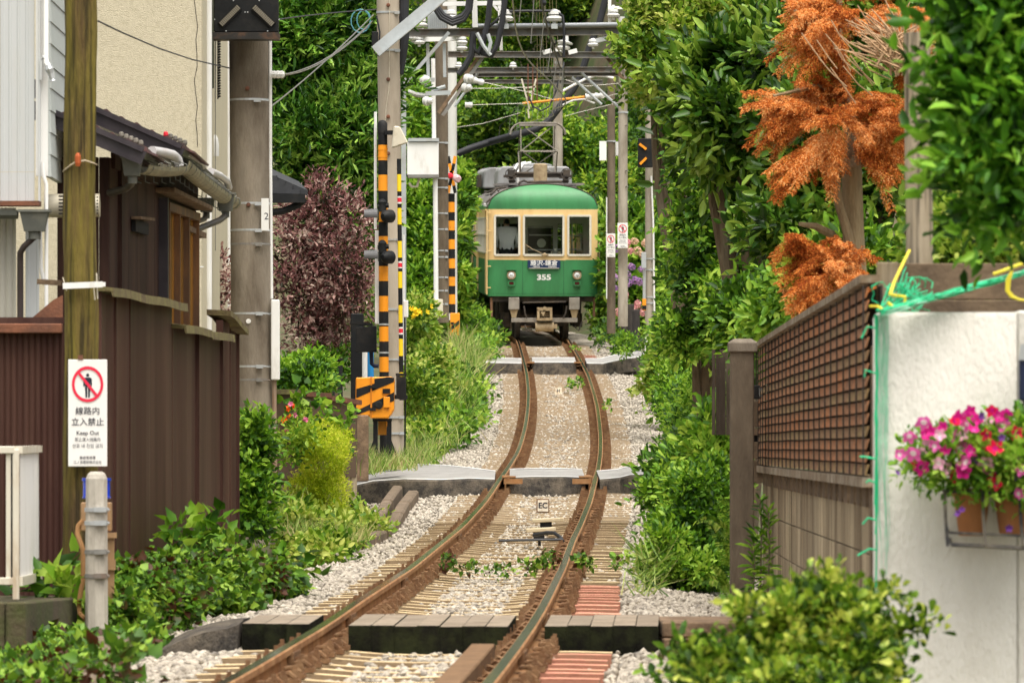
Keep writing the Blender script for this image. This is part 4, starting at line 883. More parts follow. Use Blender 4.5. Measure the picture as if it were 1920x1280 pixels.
for y_ in (166, 384): MB().lathe([(0, .02), (.02, .02), (.022, .012), (.035, .012)], P(464 if y_ < 300 else 466, y_, d-.175), (0, -1, 0), 8).build('bolt', m_rustsheet, bp_)
MB().lathe([(0, .022), (.012, .022), (.013, .01)], P(466, 602, d-.18), (0, -1, 0), 10).build('bolt', m_white, bp_)
MB().tube([P(506, -380, d-.05), P(507, 300, d-.05), P(509, 560, d-.05)], M(3.2, d), 8).build('conduit', m_white, bp_, smooth=True)
MB().tube([P(514, 705, d-.1), P(515, 860, d-.1), P(515, 1012, d-.1)], M(4.5, d), 8).build('pipe', pm('rusty_pipe', (.34, .29, .22), .6, .2, 6, (.2, .09, .04), .45, 5, streak=.2, bump=.1), bp_, smooth=True)
MB().box(P(516.5, 637, d-.12), (M(16, d), .08, M(150, d))).build('cable_cover', m_white, bp_, bevel=.008)
pl = MB(); pl.box(P(497, 402, d-.2), (M(14, d), .01, M(60, d))); pl = pl.build('number_plate', m_white, bp_); text('2', .085, P(499.5, 406, d-.206), pl, m_ink)
MB().box(P(491.5, 402, d-.197), (.006, .012, M(60, d))).build('blue_edge', pm('blue_edge', (.03, .06, .4), .5, .05, bump=0), pl)
ib = thing('direction_indicator', 'black crossing indicator box with two slanted lamp bars on the thick pole', 'indicator', P(461, 75, 53.6))
mb = MB(); mb.box(P(462, 20, 53.6), (M(120, 53.6), .22, M(84, 53.6))); mb.build('case', m_black, ib, bevel=.008)
MB().box(P(462, 69, 53.6), (M(124, 53.6), .26, M(13, 53.6))).build('base_tray', pm('rusty_black', (.022, .02, .018), .6, .3, 6, (.12, .055, .025), .3, 6, bump=.1), ib)
m_lampbar = pm('ribbed_lamp', (.2, .18, .14), .35, .2, 60, bump=.2, bscale=120)
for a_, b_ in (((414, 47), (448, 13)), ((476, 13), (512, 47))):
    q0, q1 = P(a_[0], a_[1], 53.48), P(b_[0], b_[1], 53.48); MB().bar(q0, q1, M(15, 53.6), .03, up=(0, -1, 0)).build('lamp_recess', m_dark, ib)
    k_ = 14; mb = MB()
    for i in range(k_): c_ = q0.lerp(q1, (i+.5)/k_); t_ = (q1-q0).normalized(); mb.bar(c_-t_*.006, c_+t_*.006, M(9, 53.6), .05, up=(0, -1, 0))
    mb.build('lamp_bar', m_lampbar, ib)
    for s_ in (-.02, 1.02):
        for e_ in (-.05, .05): MB().lathe([(0, .006), (.008, .006)], q0.lerp(q1, s_)+V((e_, 0, e_ if a_[0] > 460 else -e_)), (0, -1, 0), 6).build('screw', m_bandsteel, ib)
# thin wire from pole to cream house
o = MB().tube([P(184, 40, 37), P(230, 62, 41), P(300, 92, 45.5), P(360, 112, 50), P(430, 128, 53.9)], .006, 5).build('service_wire', m_rubber); tag(o, 'thin dark wire crossing the cream wall to the thick pole', 'wire')
wz = thing('service_wires', 'pale wires slung between the thick pole and the tall middle pole', 'wires', P(600, 140, 62))
for a_, c_, b_ in (((508, 140), (585, 152), (690, 50)), ((508, 142), (600, 140), (698, 40)), ((508, 200), (600, 130), (700, 28)), ((522, 37), (600, 25), (706, 18))):
    pts = []
    for i in range(13):
        u = i/12; px = (1-u)**2*a_[0]+2*u*(1-u)*c_[0]+u*u*b_[0]; py = (1-u)**2*a_[1]+2*u*(1-u)*c_[1]+u*u*b_[1]; pts.append(P(px, py, 54+21.5*u))
    MB().tube(pts, .007, 5).build('wire', m_wire if a_[1] > 50 else m_rubber, wz)
for px in (509, 516, 523): MB().lathe([(0, .03), (.03, .035), (.05, .02)], P(px, 140, 53.9), (1, 0, 0), 8).build('insulator', m_porc, wz)
mb = MB(); mb.tube([P(676+18*math.cos(q), 40+22*math.sin(q), 75.4) for q in np.linspace(0, 6.1, 14)], .008, 5); mb.tube([P(682+13*math.cos(q), 38+18*math.sin(q), 75.4) for q in np.linspace(0, 6.1, 14)], .008, 5); mb.build('wire_coil', pm('teal_wire', (.08, .25, .3), .5, .1, bump=0), wz)

# ---- house roof behind, low brown fence, block posts
rh = thing('tiled_house', 'dark tiled eaves of a house behind the thick concrete pole', 'house', P(520, 860, 72))
mb = MB(); d = 70
mb.add([P(420, 318, d), P(515, 330, d), P(577, 357, d), P(577, 366, d), P(420, 366, d), P(380, 300, d+6), P(500, 312, d+6), P(560, 340, d+7), P(560, 352, d+7), P(380, 352, d+6)], [(0, 1, 2, 3, 4), (0, 5, 6, 1), (1, 6, 7, 2), (2, 7, 8, 3), (3, 8, 9, 4), (5, 9, 8, 7, 6)]); mb.build('roof', pm('dark_roof', (.028, .03, .034), .6, .2, 6, (.06, .06, .06), .25, 4, bump=.15), rh)
for i in range(4): MB().bar(P(420, 330+i*9, d-.02), P(520+i*14, 334+i*8.5, d-.02), .06, .05).build('tile_row', pm('dark_tile_%d' % i, (.035, .037, .042), .5, .2, 6, bump=.1), rh)
MB().bar(P(420, 372, d-.05), P(572, 372, d-.05), .12, .1).build('gutter', m_black, rh)
MB().tube([P(572, 372, d), P(560, 384, d), P(530, 396, d), P(510, 398, d)], .04, 8).build('downpipe', m_black, rh, smooth=True)
MB().box((X(440, d+1), d+2.5, 1.9), (M(110, d), 1.5, 3.6)).build('wall', pm('tan_wall', (.35, .27, .13), .8, .1, bump=.1), rh)
lf = thing('low_fence', 'low brown panel fence with mossy cap behind the lime shrub', 'fence', P(590, 900, 64))
m_lf = pm('brown_panel', (.135, .085, .055), .7, .15, 4, (.09, .06, .04), .3, 4, streak=.2, bump=.15, rnd=.08)
for a_, b_, t0, t1, d0, d1 in ((508, 566, 738, 738, 62, 62.5), (566, 612, 742, 745, 62.5, 63), (612, 668, 750, 758, 63, 64.5)):
    za = .3; p0, p1 = P(a_, t0, d0), P(b_, t1, d1); q0, q1 = V((p0.x, d0, .75)), V((p1.x, d1, .75))
    e = V((0, .04, 0)); MB().add([q0, q1, p1, p0, q0+e, q1+e, p1+e, p0+e], [(0, 1, 2, 3), (4, 7, 6, 5), (3, 2, 6, 7), (1, 5, 6, 2), (0, 3, 7, 4)]).build('panel', m_lf, lf)
    MB().bar(p0+V((0, .02, .02)), p1+V((0, .02, .02)), .12, .05).build('cap', m_moss if a_ < 560 else m_rustsheet, lf)
bw = thing('block_wall', 'stained fluted concrete block wall below the low brown fence', 'wall', P(580, 990, 62))
m_block = pm('fluted_block', (.46, .385, .26), .9, .25, 5, (.13, .09, .05), .5, 2.6, streak=.1, bump=.3, bscale=50, rnd=.2)
def fluted(name, p0, p1, z0_, z1_, parent, nf=8, dep=.02, mat=m_block):
    a, b_ = V(p0), V(p1); t = (b_-a); L_ = t.length; t.normalize(); nn = V((t.y, -t.x, 0)); vs = []; n = 0
    for i in range(nf):
        for u, h in ((.04, 0), (.2, 1), (.8, 1), (.96, 0)): q = a+t*(L_*(i+u)/nf)+nn*(h*dep); vs += [(q.x, q.y, z0_), (q.x, q.y, z1_)]; n += 1
    q0, q1 = a-nn*.1, b_-nn*.1; k = len(vs); vs += [(q1.x, q1.y, z0_), (q1.x, q1.y, z1_), (q0.x, q0.y, z0_), (q0.x, q0.y, z1_)]; n += 2
    fs = [(2*i, (2*i+2) % (2*n), (2*i+3) % (2*n), 2*i+1) for i in range(n)]+[tuple(2*i+1 for i in range(n))]
    return MB().add(vs, fs).build(name, mat, parent)
for r_ in range(3):
    for i, (a_, b_, d0, d1) in enumerate(((515, 548, 62.3, 62.6), (548, 581, 62.6, 62.9), (581, 612, 62.9, 63.3), (612, 640, 63.3, 63.9), (640, 668, 63.9, 64.6))):
        fluted('block', (X(a_, d0)+.005, d0, 0), (X(b_, d1)-.005, d1, 0), .78-.205*(r_+1)+.005, .78-.205*r_, bw, 4)
for px in (651, 660): MB().box(P(px, 850, 63.9), (M(7, 64), .06, .06)).build('open_block', m_dark, bw)
mg = thing('metal_gate', 'black metal gate frame behind the low brown fence', 'gate', P(640, 750, 72))
for a_, b_, y0, y1 in ((603, 640, 676, 684), ): MB().bar(P(a_, 680, 71), P(b_, 680, 71), .05, .05).build('rail', m_black, mg)
for px, w_ in ((625, 5), (638, 9), (605, 3), (612, 3)): MB().bar(P(px, 672, 71), P(px, 760, 71), M(w_, 71), .05, up=(0, 1, 0)).build('upright', m_black, mg)
o = MB().box(P(618, 984, 60), (M(62, 60), .5, .03), 0, Matrix.Rotation(.04, 3, 'Y')).build('rusty_plate', pm('rust_plate', (.24, .12, .075), .85, .25, 6, (.12, .06, .04), .35, 5, bump=.3)); tag(o, 'flat rusty metal plate lying in the weeds by the kerb', 'plate')
o = MB().bar(P(565, 950, 61), P(668, 952, 63), .15, .12).build('fallen_timber', m_oldwood, bevel=.01); tag(o, 'grey fallen timber at the foot of the block wall', 'timber')
# ================================================================== MIDDLE: barrier, poles, gantries, wires
def pole_shaft(parent, px0, py0, px1, py1, d, r0, r1, mat, n=20):
    a, b = P(px0, py0, d), P(px1, py1, d); L_ = (b-a).length
    return MB().lathe([(0, M(r0, d)), (L_, M(r1, d))], a, b-a, n).build('shaft', mat, parent, smooth=True)
def bands(parent, ys, cx, d, r, mat=m_bandsteel, cxf=None):
    for y_ in ys:
        c_ = cx if cxf is None else cxf(y_); mb = MB(); mb.lathe([(-.012, M(r, d)+.005), (.012, M(r, d)+.005)], P(c_, y_, d), (0, 0, 1), 18); mb.box(P(c_+r*.75, y_, d-M(r, d)*.8), (.06, .04, .035)); mb.build('band', mat, parent)
mp = thing('utility_pole', 'tall pale concrete pole behind the orange crossing signal', 'pole', P(738, 872, 76))
pole_shaft(mp, 738, 875, 724, -300, 76, 20, 22, pm('pale_pole', (.46, .395, .31), .85, .12, 5, (.3, .25, .19), .38, 2.5, streak=.25, bump=.25, bscale=60))
bands(mp, (24, 95, 450, 580, 674, 782, 812), 0, 76, 21.8, m_galv, lambda y_: 724+14*(y_+300)/1175)
for y_ in (10, 149, 219, 288): MB().lathe([(0, .025), (.015, .025), (.02, .012), (.035, .012)], P(728, y_, 75.85), (0, -1, 0), 8).build('bolt', m_rustsheet, mp)
MB().tube([P(731, -50, 75.85), P(730, 130, 75.85), P(729, 170, 75.85), P(724, 200, 75.85), P(722, 240, 75.85)], .004, 4).build('wire', m_ivory, mp)
mb = MB(); a, b = P(704, 97, 75.7), P(842, -18, 75.7); mb.bar(a, b, M(23, 75.7), .014, up=(0, -1, 0)); mb.bar(a+V((.045, -.05, -.055)), b+V((.045, -.05, -.055)), .10, .012, up=(.6, 0, .8)); mb.build('diagonal_brace', m_galv, mp)
mb = MB(); mb.tube([P(754, 30, 76), P(760, 60, 76), P(756, 100, 76), P(752, 140, 76)], [.06, .055, .05, .03], 8); mb.tube([P(759, -40, 76), P(757, 40, 76)], .06, 8); mb.build('cable_bundle', m_rubber, mp, smooth=True)
MB().box(P(703, 74, 75.8), (M(12, 76), .1, M(28, 76))).build('junction_box', m_black, mp, bevel=.008)
MB().tube([P(704, 90, 75.8), P(702, 100, 75.8), P(710, 106, 75.8), P(712, 60, 75.8), P(706, 30, 75.8)], .012, 6).build('cable', m_rubber, mp)
# ---- orange/black signal post
sp = thing('crossing_signal', 'orange and black striped crossing signal post with grey lamps', 'signal', P(719, 872, 74.6))
d = 74.6
ys = [241, 272, 301, 328, 358, 387, 416, 443, 470, 499, 527, 555, 584, 612, 640, 669, 697, 720, 800, 868]
for i in range(len(ys)-1):
    cx = 717.5+.006*(ys[i]-240); MB().lathe([(0, M(8.8, d)), (M(ys[i+1]-ys[i], d), M(8.8, d))], P(cx, ys[i+1], d), (0, 0, 1), 16).build('stripe_band', m_orange if i % 2 == 1 else m_black, sp, smooth=True)
MB().lathe([(0, M(9.6, d)), (.12, M(9.6, d)), (.15, M(6, d)), (.16, .01)], P(717, 250, d), (0, 0, 1), 14).build('cap', m_black, sp, smooth=True)
for y_ in (393, 470):
    mb = MB(); mb.lathe([(0, .03), (.04, .07), (.10, .082), (.15, .08), (.18, .045), (.19, .01)], P(717, y_+12, d-.22), (.55, .6, 0), 14); mb.tube([P(717, y_+4, d-.1), P(717, y_-10, d-.1)], .05, 10); mb.lathe([(0, .05), (.04, .055), (.07, .03), (.08, .01)], P(717, y_-8, d-.1), (0, 0, 1), 10); mb.tube([P(708, y_-6, d-.1), P(729, y_-8, d-.1)], .03, 8); mb.build('lamp_housing', m_black, sp, smooth=True)
    mb = MB(); c_ = P(708, y_+10, d-.25); n = 14; vs = []
    for i in range(n+1):
        a_ = math.pi*(-.15+1.3*i/n); vs += [c_+V((0, -.075*math.cos(a_), .075*math.sin(a_))), c_+V((-.16, -.08*math.cos(a_)-.03, .065*math.sin(a_)))]
    mb.add(vs, [(2*i, 2*i+2, 2*i+3, 2*i+1) for i in range(n)]); mb.build('visor', pm('visor_grey', (.11, .11, .115), .6, .15, bump=.05), sp)
    MB().lathe([(0, .06), (.01, .06)], P(709, y_+11, d-.25), (1, 0, 0), 14).build('lens', m_dark, sp)
for y_ in (280, 294, 608, 661): MB().lathe([(-.01, M(9.6, d)), (.01, M(9.6, d))], P(717.5+.006*(y_-240), y_, d), (0, 0, 1), 14).build('clamp', m_orange if y_ < 400 else m_bandsteel, sp)
mb = MB(); a = P(740, 240, d-.05)
mb.add([P(738, 236, d-.2), P(750, 237, d-.2), P(766, 268, d-.2), P(734, 278, d-.2), P(736, 240, d+.12), P(748, 241, d+.12), P(760, 270, d+.12), P(735, 279, d+.12)], [(0, 1, 2, 3), (7, 6, 5, 4), (0, 4, 5, 1), (1, 5, 6, 2), (2, 6, 7, 3), (3, 7, 4, 0)]); mb.build('loudspeaker', m_ivory, sp, bevel=.015)
mb = MB(); mb.bar(P(722, 249, d-.05), P(740, 249, d-.05), .05, .05); mb.box(P(733, 249, d-.1), (.06, .1, .05)); mb.build('speaker_arm', m_black, sp)
MB().box(P(707, 520, d+.05), (M(8, d), .04, M(175, d))).build('cable_cover', m_white, sp, bevel=.006)
MB().tube([P(704, 210, d+.1), P(704, 430, d+.1)], .02, 6).build('conduit', m_white, sp)
# ---- barrier machine
bm_ = thing('barrier_machine', 'orange barrier machine with black diagonal stripes on a black stand', 'barrier', P(712, 872, 73.6))
d = 73.6
w0, w1 = X(667, d), X(740, d); z0_, z1_ = Z(785, d), Z(703, d)
mb = MB(); mb.prism([(X(667, d), Z(778, d)), (X(694, d), Z(780, d)), (X(696, d), Z(784, d)), (X(728, d), Z(784, d)), (X(734, d), Z(777, d)), (X(739, d), Z(768, d)), (X(740, d), Z(712, d)), (X(735, d), Z(706, d)), (X(668, d), Z(708, d))], d-.22, d+.22); mb.build('case', m_orange, bm_, bevel=.012)
def strip(x0, ya0, ya1, x1, yb0, yb1): return MB().add([P(x0, ya0, d-.224), P(x1, yb0, d-.224), P(x1, yb1, d-.224), P(x0, ya1, d-.224)], [(0, 1, 2, 3)])
for a in ((668, 729, 746, 739, 707.5, 715), (668, 770, 778, 739, 735, 751)):
    x0, y0, y1, x1, y2, y3 = a; strip(x0, y0, y1, x1, y2, y3).build('black_stripe', m_black, bm_)
MB().add([P(702, 710, d-.226), P(727, 706.5, d-.226), P(736, 707, d-.226), P(738, 716, d-.226), P(702, 731, d-.226)], [(0, 1, 2, 3, 4)]).build('black_stripe', m_black, bm_)
MB().box(P(696, 745, d-.225), (.02, .012, M(78, d))).build('case_seam', pm('seam_orange', (.6, .2, .01), .5, .1, bump=0), bm_)
mb = MB(); mb.box(P(699, 725, d-.23), (.07, .03, .035)); mb.box(P(699, 767, d-.23), (.07, .03, .035)); mb.build('hinge', m_black, bm_)
MB().box(P(724.5, 733, d-.232), (M(14, d), .02, M(9, d))).build('name_plate', m_black, bm_)
MB().box(P(725, 754, d-.24), (M(12, d), .03, M(20, d))).build('access_cover', m_orange, bm_, bevel=.006)
MB().lathe([(0, .05), (.02, .05), (.025, .03)], P(710, 759, d-.23), (0, -1, 0), 12).build('lock', m_black, bm_)
mb = MB(); mb.box(P(717, 787, d), (M(36, d), .3, M(5, d)))
for px in (704, 730): mb.box(P(px, 828, d), (.05, .25, M(80, d)))
mb.build('stand', m_black, bm_)
mb = MB()
for sx in (-1, 1): mb.add([P(717+sx*13, 815, d-.12), P(717+sx*34, 868, d-.12), P(717+sx*4, 868, d-.12), P(717+sx*13, 815, d-.10), P(717+sx*34, 868, d-.10), P(717+sx*4, 868, d-.10)], [(0, 1, 2), (5, 4, 3), (0, 3, 4, 1)])
mb.box(P(717, 870, d), (M(68, d), .4, .04)); mb.build('flared_base', m_black, bm_)
MB().box(P(717, 800, d+.05), (M(16, d), .1, M(30, d))).build('orange_stub', m_orange, bm_)
# ---- raised boom
bo = thing('barrier_boom', 'raised yellow and black barrier boom with red bands', 'barrier boom', P(752, 755, 73.7))
seg = [(298, 327, 'k'), (327, 359, 'y'), (359, 368, 'k'), (368, 371, 'w'), (371, 379, 'r'), (379, 382, 'w'), (382, 390, 'k'), (390, 421, 'y'), (421, 452, 'k'), (452, 483, 'y'), (483, 490, 'k'), (490, 493, 'w'), (493, 501, 'r'), (501, 503, 'w'), (503, 509, 'k'), (509, 540, 'y'), (540, 572, 'k'), (572, 605, 'y'), (605, 613, 'k'), (613, 616, 'w'), (616, 624, 'r'), (624, 627, 'w'), (627, 635, 'k'), (635, 667, 'y'), (667, 698, 'k'), (698, 716, 'y')]
mm = {'k': m_black, 'y': m_yellow, 'r': m_red, 'w': m_white}
for a, b, c in seg:
    cx = 748.3+(a-298)*.0105; MB().lathe([(0, M(4.2, 73.7)), (M(b-a, 73.7), M(4.2, 73.7))], P(cx, b, 73.7), V((-.0105, 0, 1)), 10).build('boom_section', mm[c], bo, smooth=True)
mb = MB(); mb.box(P(746, 724, 73.7), (M(6, 73.7), .1, M(48, 73.7))); mb.box(P(755, 728, 73.7), (M(12, 73.7), .1, M(44, 73.7))); mb.box(P(752, 702, 73.7), (M(20, 73.7), .06, .03)); mb.box(P(752, 744, 73.7), (M(24, 73.7), .08, .05)); mb.build('boom_holder', m_black, bo)
MB().tube([P(759, 590, 73.9), P(760, 745, 73.8), P(759, 858, 73.8)], .012, 6).build('stay_rod', m_black, bo)
MB().box(P(761, 579, 73.9), (M(9, 74), .06, M(32, 74))).build('small_box', m_white, bo, bevel=.008)
mb = MB(); mb.tube([P(757, 440, 73.9), P(757, 580, 73.9)], .012, 6); mb.build('white_rod', m_white, bo)
# ---- relay box, dark column, blue pipe
o = thing('relay_box', 'black hooded relay box left of the orange signal post', 'box', P(688, 670, 76.4))
mb = MB(); d = 76.4; mb.prism([(X(668, d), Z(660, d)), (X(706, d), Z(660, d)), (X(706, d), Z(611, d)), (X(668, d), Z(614, d))], d-.15, d+.15); mb.add([P(686, 660, d-.15), P(706, 660, d-.15), P(706, 656, d-.15)], [(0, 1, 2)]); mb.build('case', m_black, o, bevel=.006)
MB().box(P(678, 607, d+.05), (M(42, d), .4, .03), 0, Matrix.Rotation(.08, 3, 'Y')).build('lid', m_black, o)
MB().tube([P(696, 660, d), P(697, 682, d), P(702, 686, d), P(710, 686, d)], .025, 8).build('cable', pm('navy_cable', (.01, .015, .06), .5, .1, bump=0), o, smooth=True)
o = MB().tube([P(695, 652, 77.5), P(695, 708, 77.5)], M(6, 77.5), 12).build('blue_pipe', pm('blue_plastic', (.02, .25, .6), .45, .08, bump=.03), smooth=True); tag(o, 'bright blue upright pipe behind the barrier machine', 'pipe')
o = MB().tube([P(684, 650, 77.3), P(684, 720, 77.3)], M(5, 77.3), 12).build('white_pipe', m_white, smooth=True); tag(o, 'white upright pipe beside the bright blue pipe', 'pipe')
o = MB().box((X(670, 77.8), 77.8, (Z(588, 77.8)+.6)/2), (M(24, 77.8), .2, Z(588, 77.8)-.6)).build('dark_column', m_black, bevel=.01); tag(o, 'dark upright metal column under the purple shrub', 'column')
o = MB().box((X(680, 70), 70, 1.05), (M(22, 70), .12, .75)).build('wooden_stake', m_oldwood, bevel=.01); tag(o, 'weathered wooden post left of the barrier stand', 'post')
# ---- far left poles beyond the barrier
p2 = thing('utility_pole', 'brown stained pole carrying the big white cabinet', 'pole', P(829, 602, 117))
pole_shaft(p2, 830, 605, 826, -200, 117, 12, 12, m_concd)
bands(p2, (268, 335, 352, 400, 430, 470, 482, 520, 545, 570), 828, 117, 12)
p3_ = thing('utility_pole', 'white painted steel pole behind the striped far signal', 'pole', P(847, 610, 125))
pole_shaft(p3_, 848, 600, 846, -200, 125, 9.5, 9.5, pm('white_steel_pole', (.66, .66, .63), .5, .06, 4, (.45, .42, .36), .25, 3, streak=.3, bump=.05))
wc = thing('white_cabinet', 'large white cabinet hung on the brown pole', 'cabinet', P(793, 330, 116.5))
d = 116.5; MB().box(P(793, 298, d), (M(59, d), .3, M(62, d))).build('case', m_white, wc, bevel=.012)
for y_ in (263, 331): MB().box(P(794, y_, d-.02), (M(58, d), .35, M(6, d))).build('bracket', m_galvold if y_ > 300 else m_galv, wc)
MB().tube([P(767, 343, d), P(772, 350, d), P(782, 350, d), P(786, 335, d)], .025, 8).build('hose', m_ivory, wc, smooth=True)
MB().tube([P(816, 330, d), P(817, 450, d), P(818, 598, d)], M(4.5, d), 8).build('conduit', m_white, wc, smooth=True)
MB().tube([P(812, 110, d), P(814, 262, d)], M(4, d), 8).build('conduit', m_white, wc, smooth=True)
MB().box(P(822, 577, d-.1), (M(17, d), .15, M(32, d))).build('meter_box', m_ivory, wc, bevel=.01)
tp = thing('thin_pole', 'slim white steel post right of the tall pale pole', 'pole', P(757, 880, 93))
mb = MB(); mb.bar(P(757, 880, 95), P(757, 40, 95), M(9, 95), .08, up=(0, 1, 0)); mb.build('shaft', m_galv, tp)
# far crossing signal
fs_ = thing('crossing_signal', 'far orange and black striped signal post with crossbuck', 'signal', P(851, 632, 121))
d = 120.8; ys = [363, 379, 398, 414, 432, 449, 467, 485, 503, 519, 536, 552, 570, 587]
for i in range(len(ys)-1): MB().lathe([(0, M(6.2, d)), (M(ys[i+1]-ys[i], d), M(6.2, d))], P(846.5+(ys[i]-363)*.006, ys[i+1], d), (0, 0, 1), 12).build('stripe_band', m_orange if i % 2 else m_black, fs_, smooth=True)
for sgn in (-1, 1):
    a, b = P(847-sgn*6.5, 293, d-.1), P(847+sgn*6.5, 362, d-.1); k_ = 5
    for i in range(k_): MB().bar(a.lerp(b, i/k_), a.lerp(b, (i+1)/k_), .02, M(6, d), up=(1, 0, .2)).build('crossbuck_stripe', (m_orange, m_black)[(i+(sgn > 0)) % 2], fs_)
MB().box(P(853, 608, d-.2), (M(18, d), .25, M(42, d))).build('machine_case', m_orange, fs_, bevel=.01)
for y_ in (604,): MB().add([P(845, 612, d-.33), P(861, 600, d-.33), P(861, 608, d-.33), P(845, 620, d-.33)], [(0, 1, 2, 3)]).build('black_stripe', m_black, fs_)
MB().box(P(848, 606, d-.32), (M(7, d), .03, M(4, d))).build('black_stripe', m_black, fs_)
MB().box(P(853, 632, d-.2), (M(8, d), .1, M(20, d))).build('stand', m_black, fs_)
mb = MB(); mb.lathe([(0, .05), (.06, .06), (.1, .03)], P(844, 330, d-.2), (0, -1, 0), 10); mb.build('red_lamp', m_red, fs_); mb = MB(); mb.lathe([(0, .07), (.12, .08), (.15, .05)], P(854, 333, d-.2), (.4, -1, -.3), 10); mb.build('bell', pm('pinkish_bell', (.62, .4, .42), .5, .1, bump=0), fs_, smooth=True)
# ---- poles on the right of the train
def rpole(px, y0, y1, d, r, label, mat=m_concm, tilt=0):
    t = thing('utility_pole', label, 'pole', P(px, y0, d)); pole_shaft(t, px, y0, px-tilt, y1, d, r*1.06, r*.94, mat); return t
r1_ = rpole(1168, 612, 60, 124, 8.8, 'grey concrete pole with the higher keep out sign right of the train')
bands(r1_, (211,), 1168, 124, 9.2, m_galv)
mb = MB()
for y_ in (235, 320, 350): mb.lathe([(0, .015), (.1, .015)], P(1172, y_, 123.95), (.6, -1, 0), 6)
mb.build('step_bolt', m_galvold, r1_)
r2_ = rpole(1146, 625, 120, 131, 7.6, 'brown stained pole with the lower keep out sign right of the train', m_concd)
bands(r2_, (265,), 1146, 131, 8); MB().tube([P(1137.5, 370, 130.9), P(1137.5, 560, 130.9)], .013, 6).build('conduit', m_white, r2_)
MB().box(P(1130.5, 283, 130.8), (M(13, 131), .12, M(36, 131))).build('white_plate', m_white, r2_); MB().box(P(1157, 279, 131.2), (M(6, 131), .1, M(26, 131))).build('white_plate', m_white, r2_)
r3_ = rpole(1217, 662, 200, 117, 7.4, 'tan pole with the black arrow box at the right edge of the crossing')
bands(r3_, (485, 506, 557, 568), 1217, 117, 8)
MB().tube([P(1221, 330, 116.9), P(1225, 420, 116.9), P(1227, 590, 116.9)], .017, 7).build('conduit', m_white, r3_, smooth=True)
MB().box(P(1207, 488, 116.8), (M(9, 117), .1, M(30, 117))).build('grey_box', m_galv, r3_, bevel=.008)
MB().tube([P(1208, 505, 116.9), P(1208, 570, 116.9)], .03, 7).build('conduit', m_galv, r3_)
mb = MB(); mb.box(P(1208, 571, 116.7), (M(7, 117), .05, M(22, 117))); mb.build('orange_marker', m_orange, r3_); MB().box(P(1208, 576, 116.65), (M(7.4, 117), .05, M(7, 117))).build('black_marker', m_black, r3_)
ai = thing('direction_indicator', 'black box with orange arrow bars on the tan pole near the train', 'indicator', P(1209, 316, 116.5))
MB().box(P(1210, 287, 116.5), (M(28, 116.5), .2, M(54, 116.5))).build('case', m_black, ai, bevel=.01)
for a, b in (((1199, 270), (1212, 280)), ((1200, 308), (1212, 296))): MB().bar(P(a[0], a[1], 116.37), P(b[0], b[1], 116.37), M(4.5, 116), .03, up=(0, -1, 0)).build('arrow_bar', m_orange, ai)
keepout('keep_out_sign', 'small white no-entry sign on the grey pole, upper of the two', 1158, 1177, 418, 465, 123.7)
keepout('keep_out_sign', 'small white no-entry sign on the brown pole, lower of the two', 1137, 1153.5, 438, 482, 130.7)
for i, (px, y0, y1, d, r_, lb) in enumerate(((1192.5, 655, 580, 121, 7.5, 'nearest dark wooden bollard by the far crossing'), (1182, 640, 570, 125, 7, 'middle dark wooden bollard by the far crossing'), (1171, 625, 557, 129, 6.5, 'farthest dark wooden bollard by the far crossing'))):
    o = thing('bollard', lb, 'bollard', P(px, y0, d), 'dark bollards by the far crossing'); mb = MB(); mb.lathe([(0, M(r_, d)), (M(y0-y1, d)-.06, M(r_, d)*.96), (M(y0-y1, d)-.02, M(r_, d)*1.05), (M(y0-y1, d), M(r_, d)*.9)], P(px, y0, d), (0, 0, 1), 12); mb.build('shaft', pm('charred_wood_%d' % i, (.035, .03, .028), .8, .3, 9, (.07, .06, .05), .3, 6, streak=.2, bump=.4), o, smooth=True); MB().box(P(px, y0, d), (M(r_*2.6, d), .2, .06)).build('foot', m_black, o)
o = MB().tube([P(1212, 672, 116), P(1212, 630, 116)], M(3, 116), 8).build('white_stake', m_white); tag(o, 'short white stake at the right end of the far crossing', 'stake')

# ---- gantries
def insul(mb, q, s=1.0, mi=0): return mb.lathe([(0, .03*s), (.05*s, .03*s), (.06*s, .11*s), (.1*s, .13*s), (.13*s, .10*s), (.15*s, .06*s), (.16*s, .10*s), (.21*s, .09*s), (.24*s, .03*s)], q, (0, 0, 1), 12, mi)
def channel(parent, a, b, h, wd=.1, name='beam', mat=m_galvold):
    mb = MB(); a, b = V(a), V(b); mb.bar(a+V((0, 0, h/2)), b+V((0, 0, h/2)), wd, .012); mb.bar(a-V((0, 0, h/2)), b-V((0, 0, h/2)), wd, .012); mb.bar(a+V((0, .03, 0)), b+V((0, .03, 0)), .014, h); return mb.build(name, mat, parent)
g1 = thing('catenary_gantry', 'nearest overhead wire gantry with two big white bell insulators', 'gantry', P(980, 62, 95), 'overhead line gantries')
channel(g1, P(766, 62, 95), P(1240, 58, 95), .11)
MB().tube([P(885, 49, 94.9), P(1030, 48, 94.9), P(1250, 45, 94.9)], M(4.2, 95), 10).build('pipe_beam', pm('grey_pipe', (.27, .29, .31), .45, .1, 4, bump=.05), g1, smooth=True)
for px in (948, 1039.5):
    mb = MB(); insul(mb, P(px, 47, 94.85), 1.0); mb.build('insulator', m_porc, g1, smooth=True); MB().box(P(px, 50, 94.8), (M(12, 95), .1, M(9, 95))).build('insulator_seat', m_galv, g1)
MB().tube([P(905, 60, 94.8), P(930, 40, 94.8), P(945, 22, 94.8), P(990, 21, 94.8), P(1040, 21, 94.8), P(1055, 30, 94.8), P(1058, 60, 94.8), P(1057, 108, 94.8)], .022, 7).build('jumper_cable', m_rubber, g1, smooth=True)
mb = MB(); mb.bar(P(752, 165, 94.9), P(842, 61, 94.9), .06, .05); mb.build('brace', m_galv, g1)
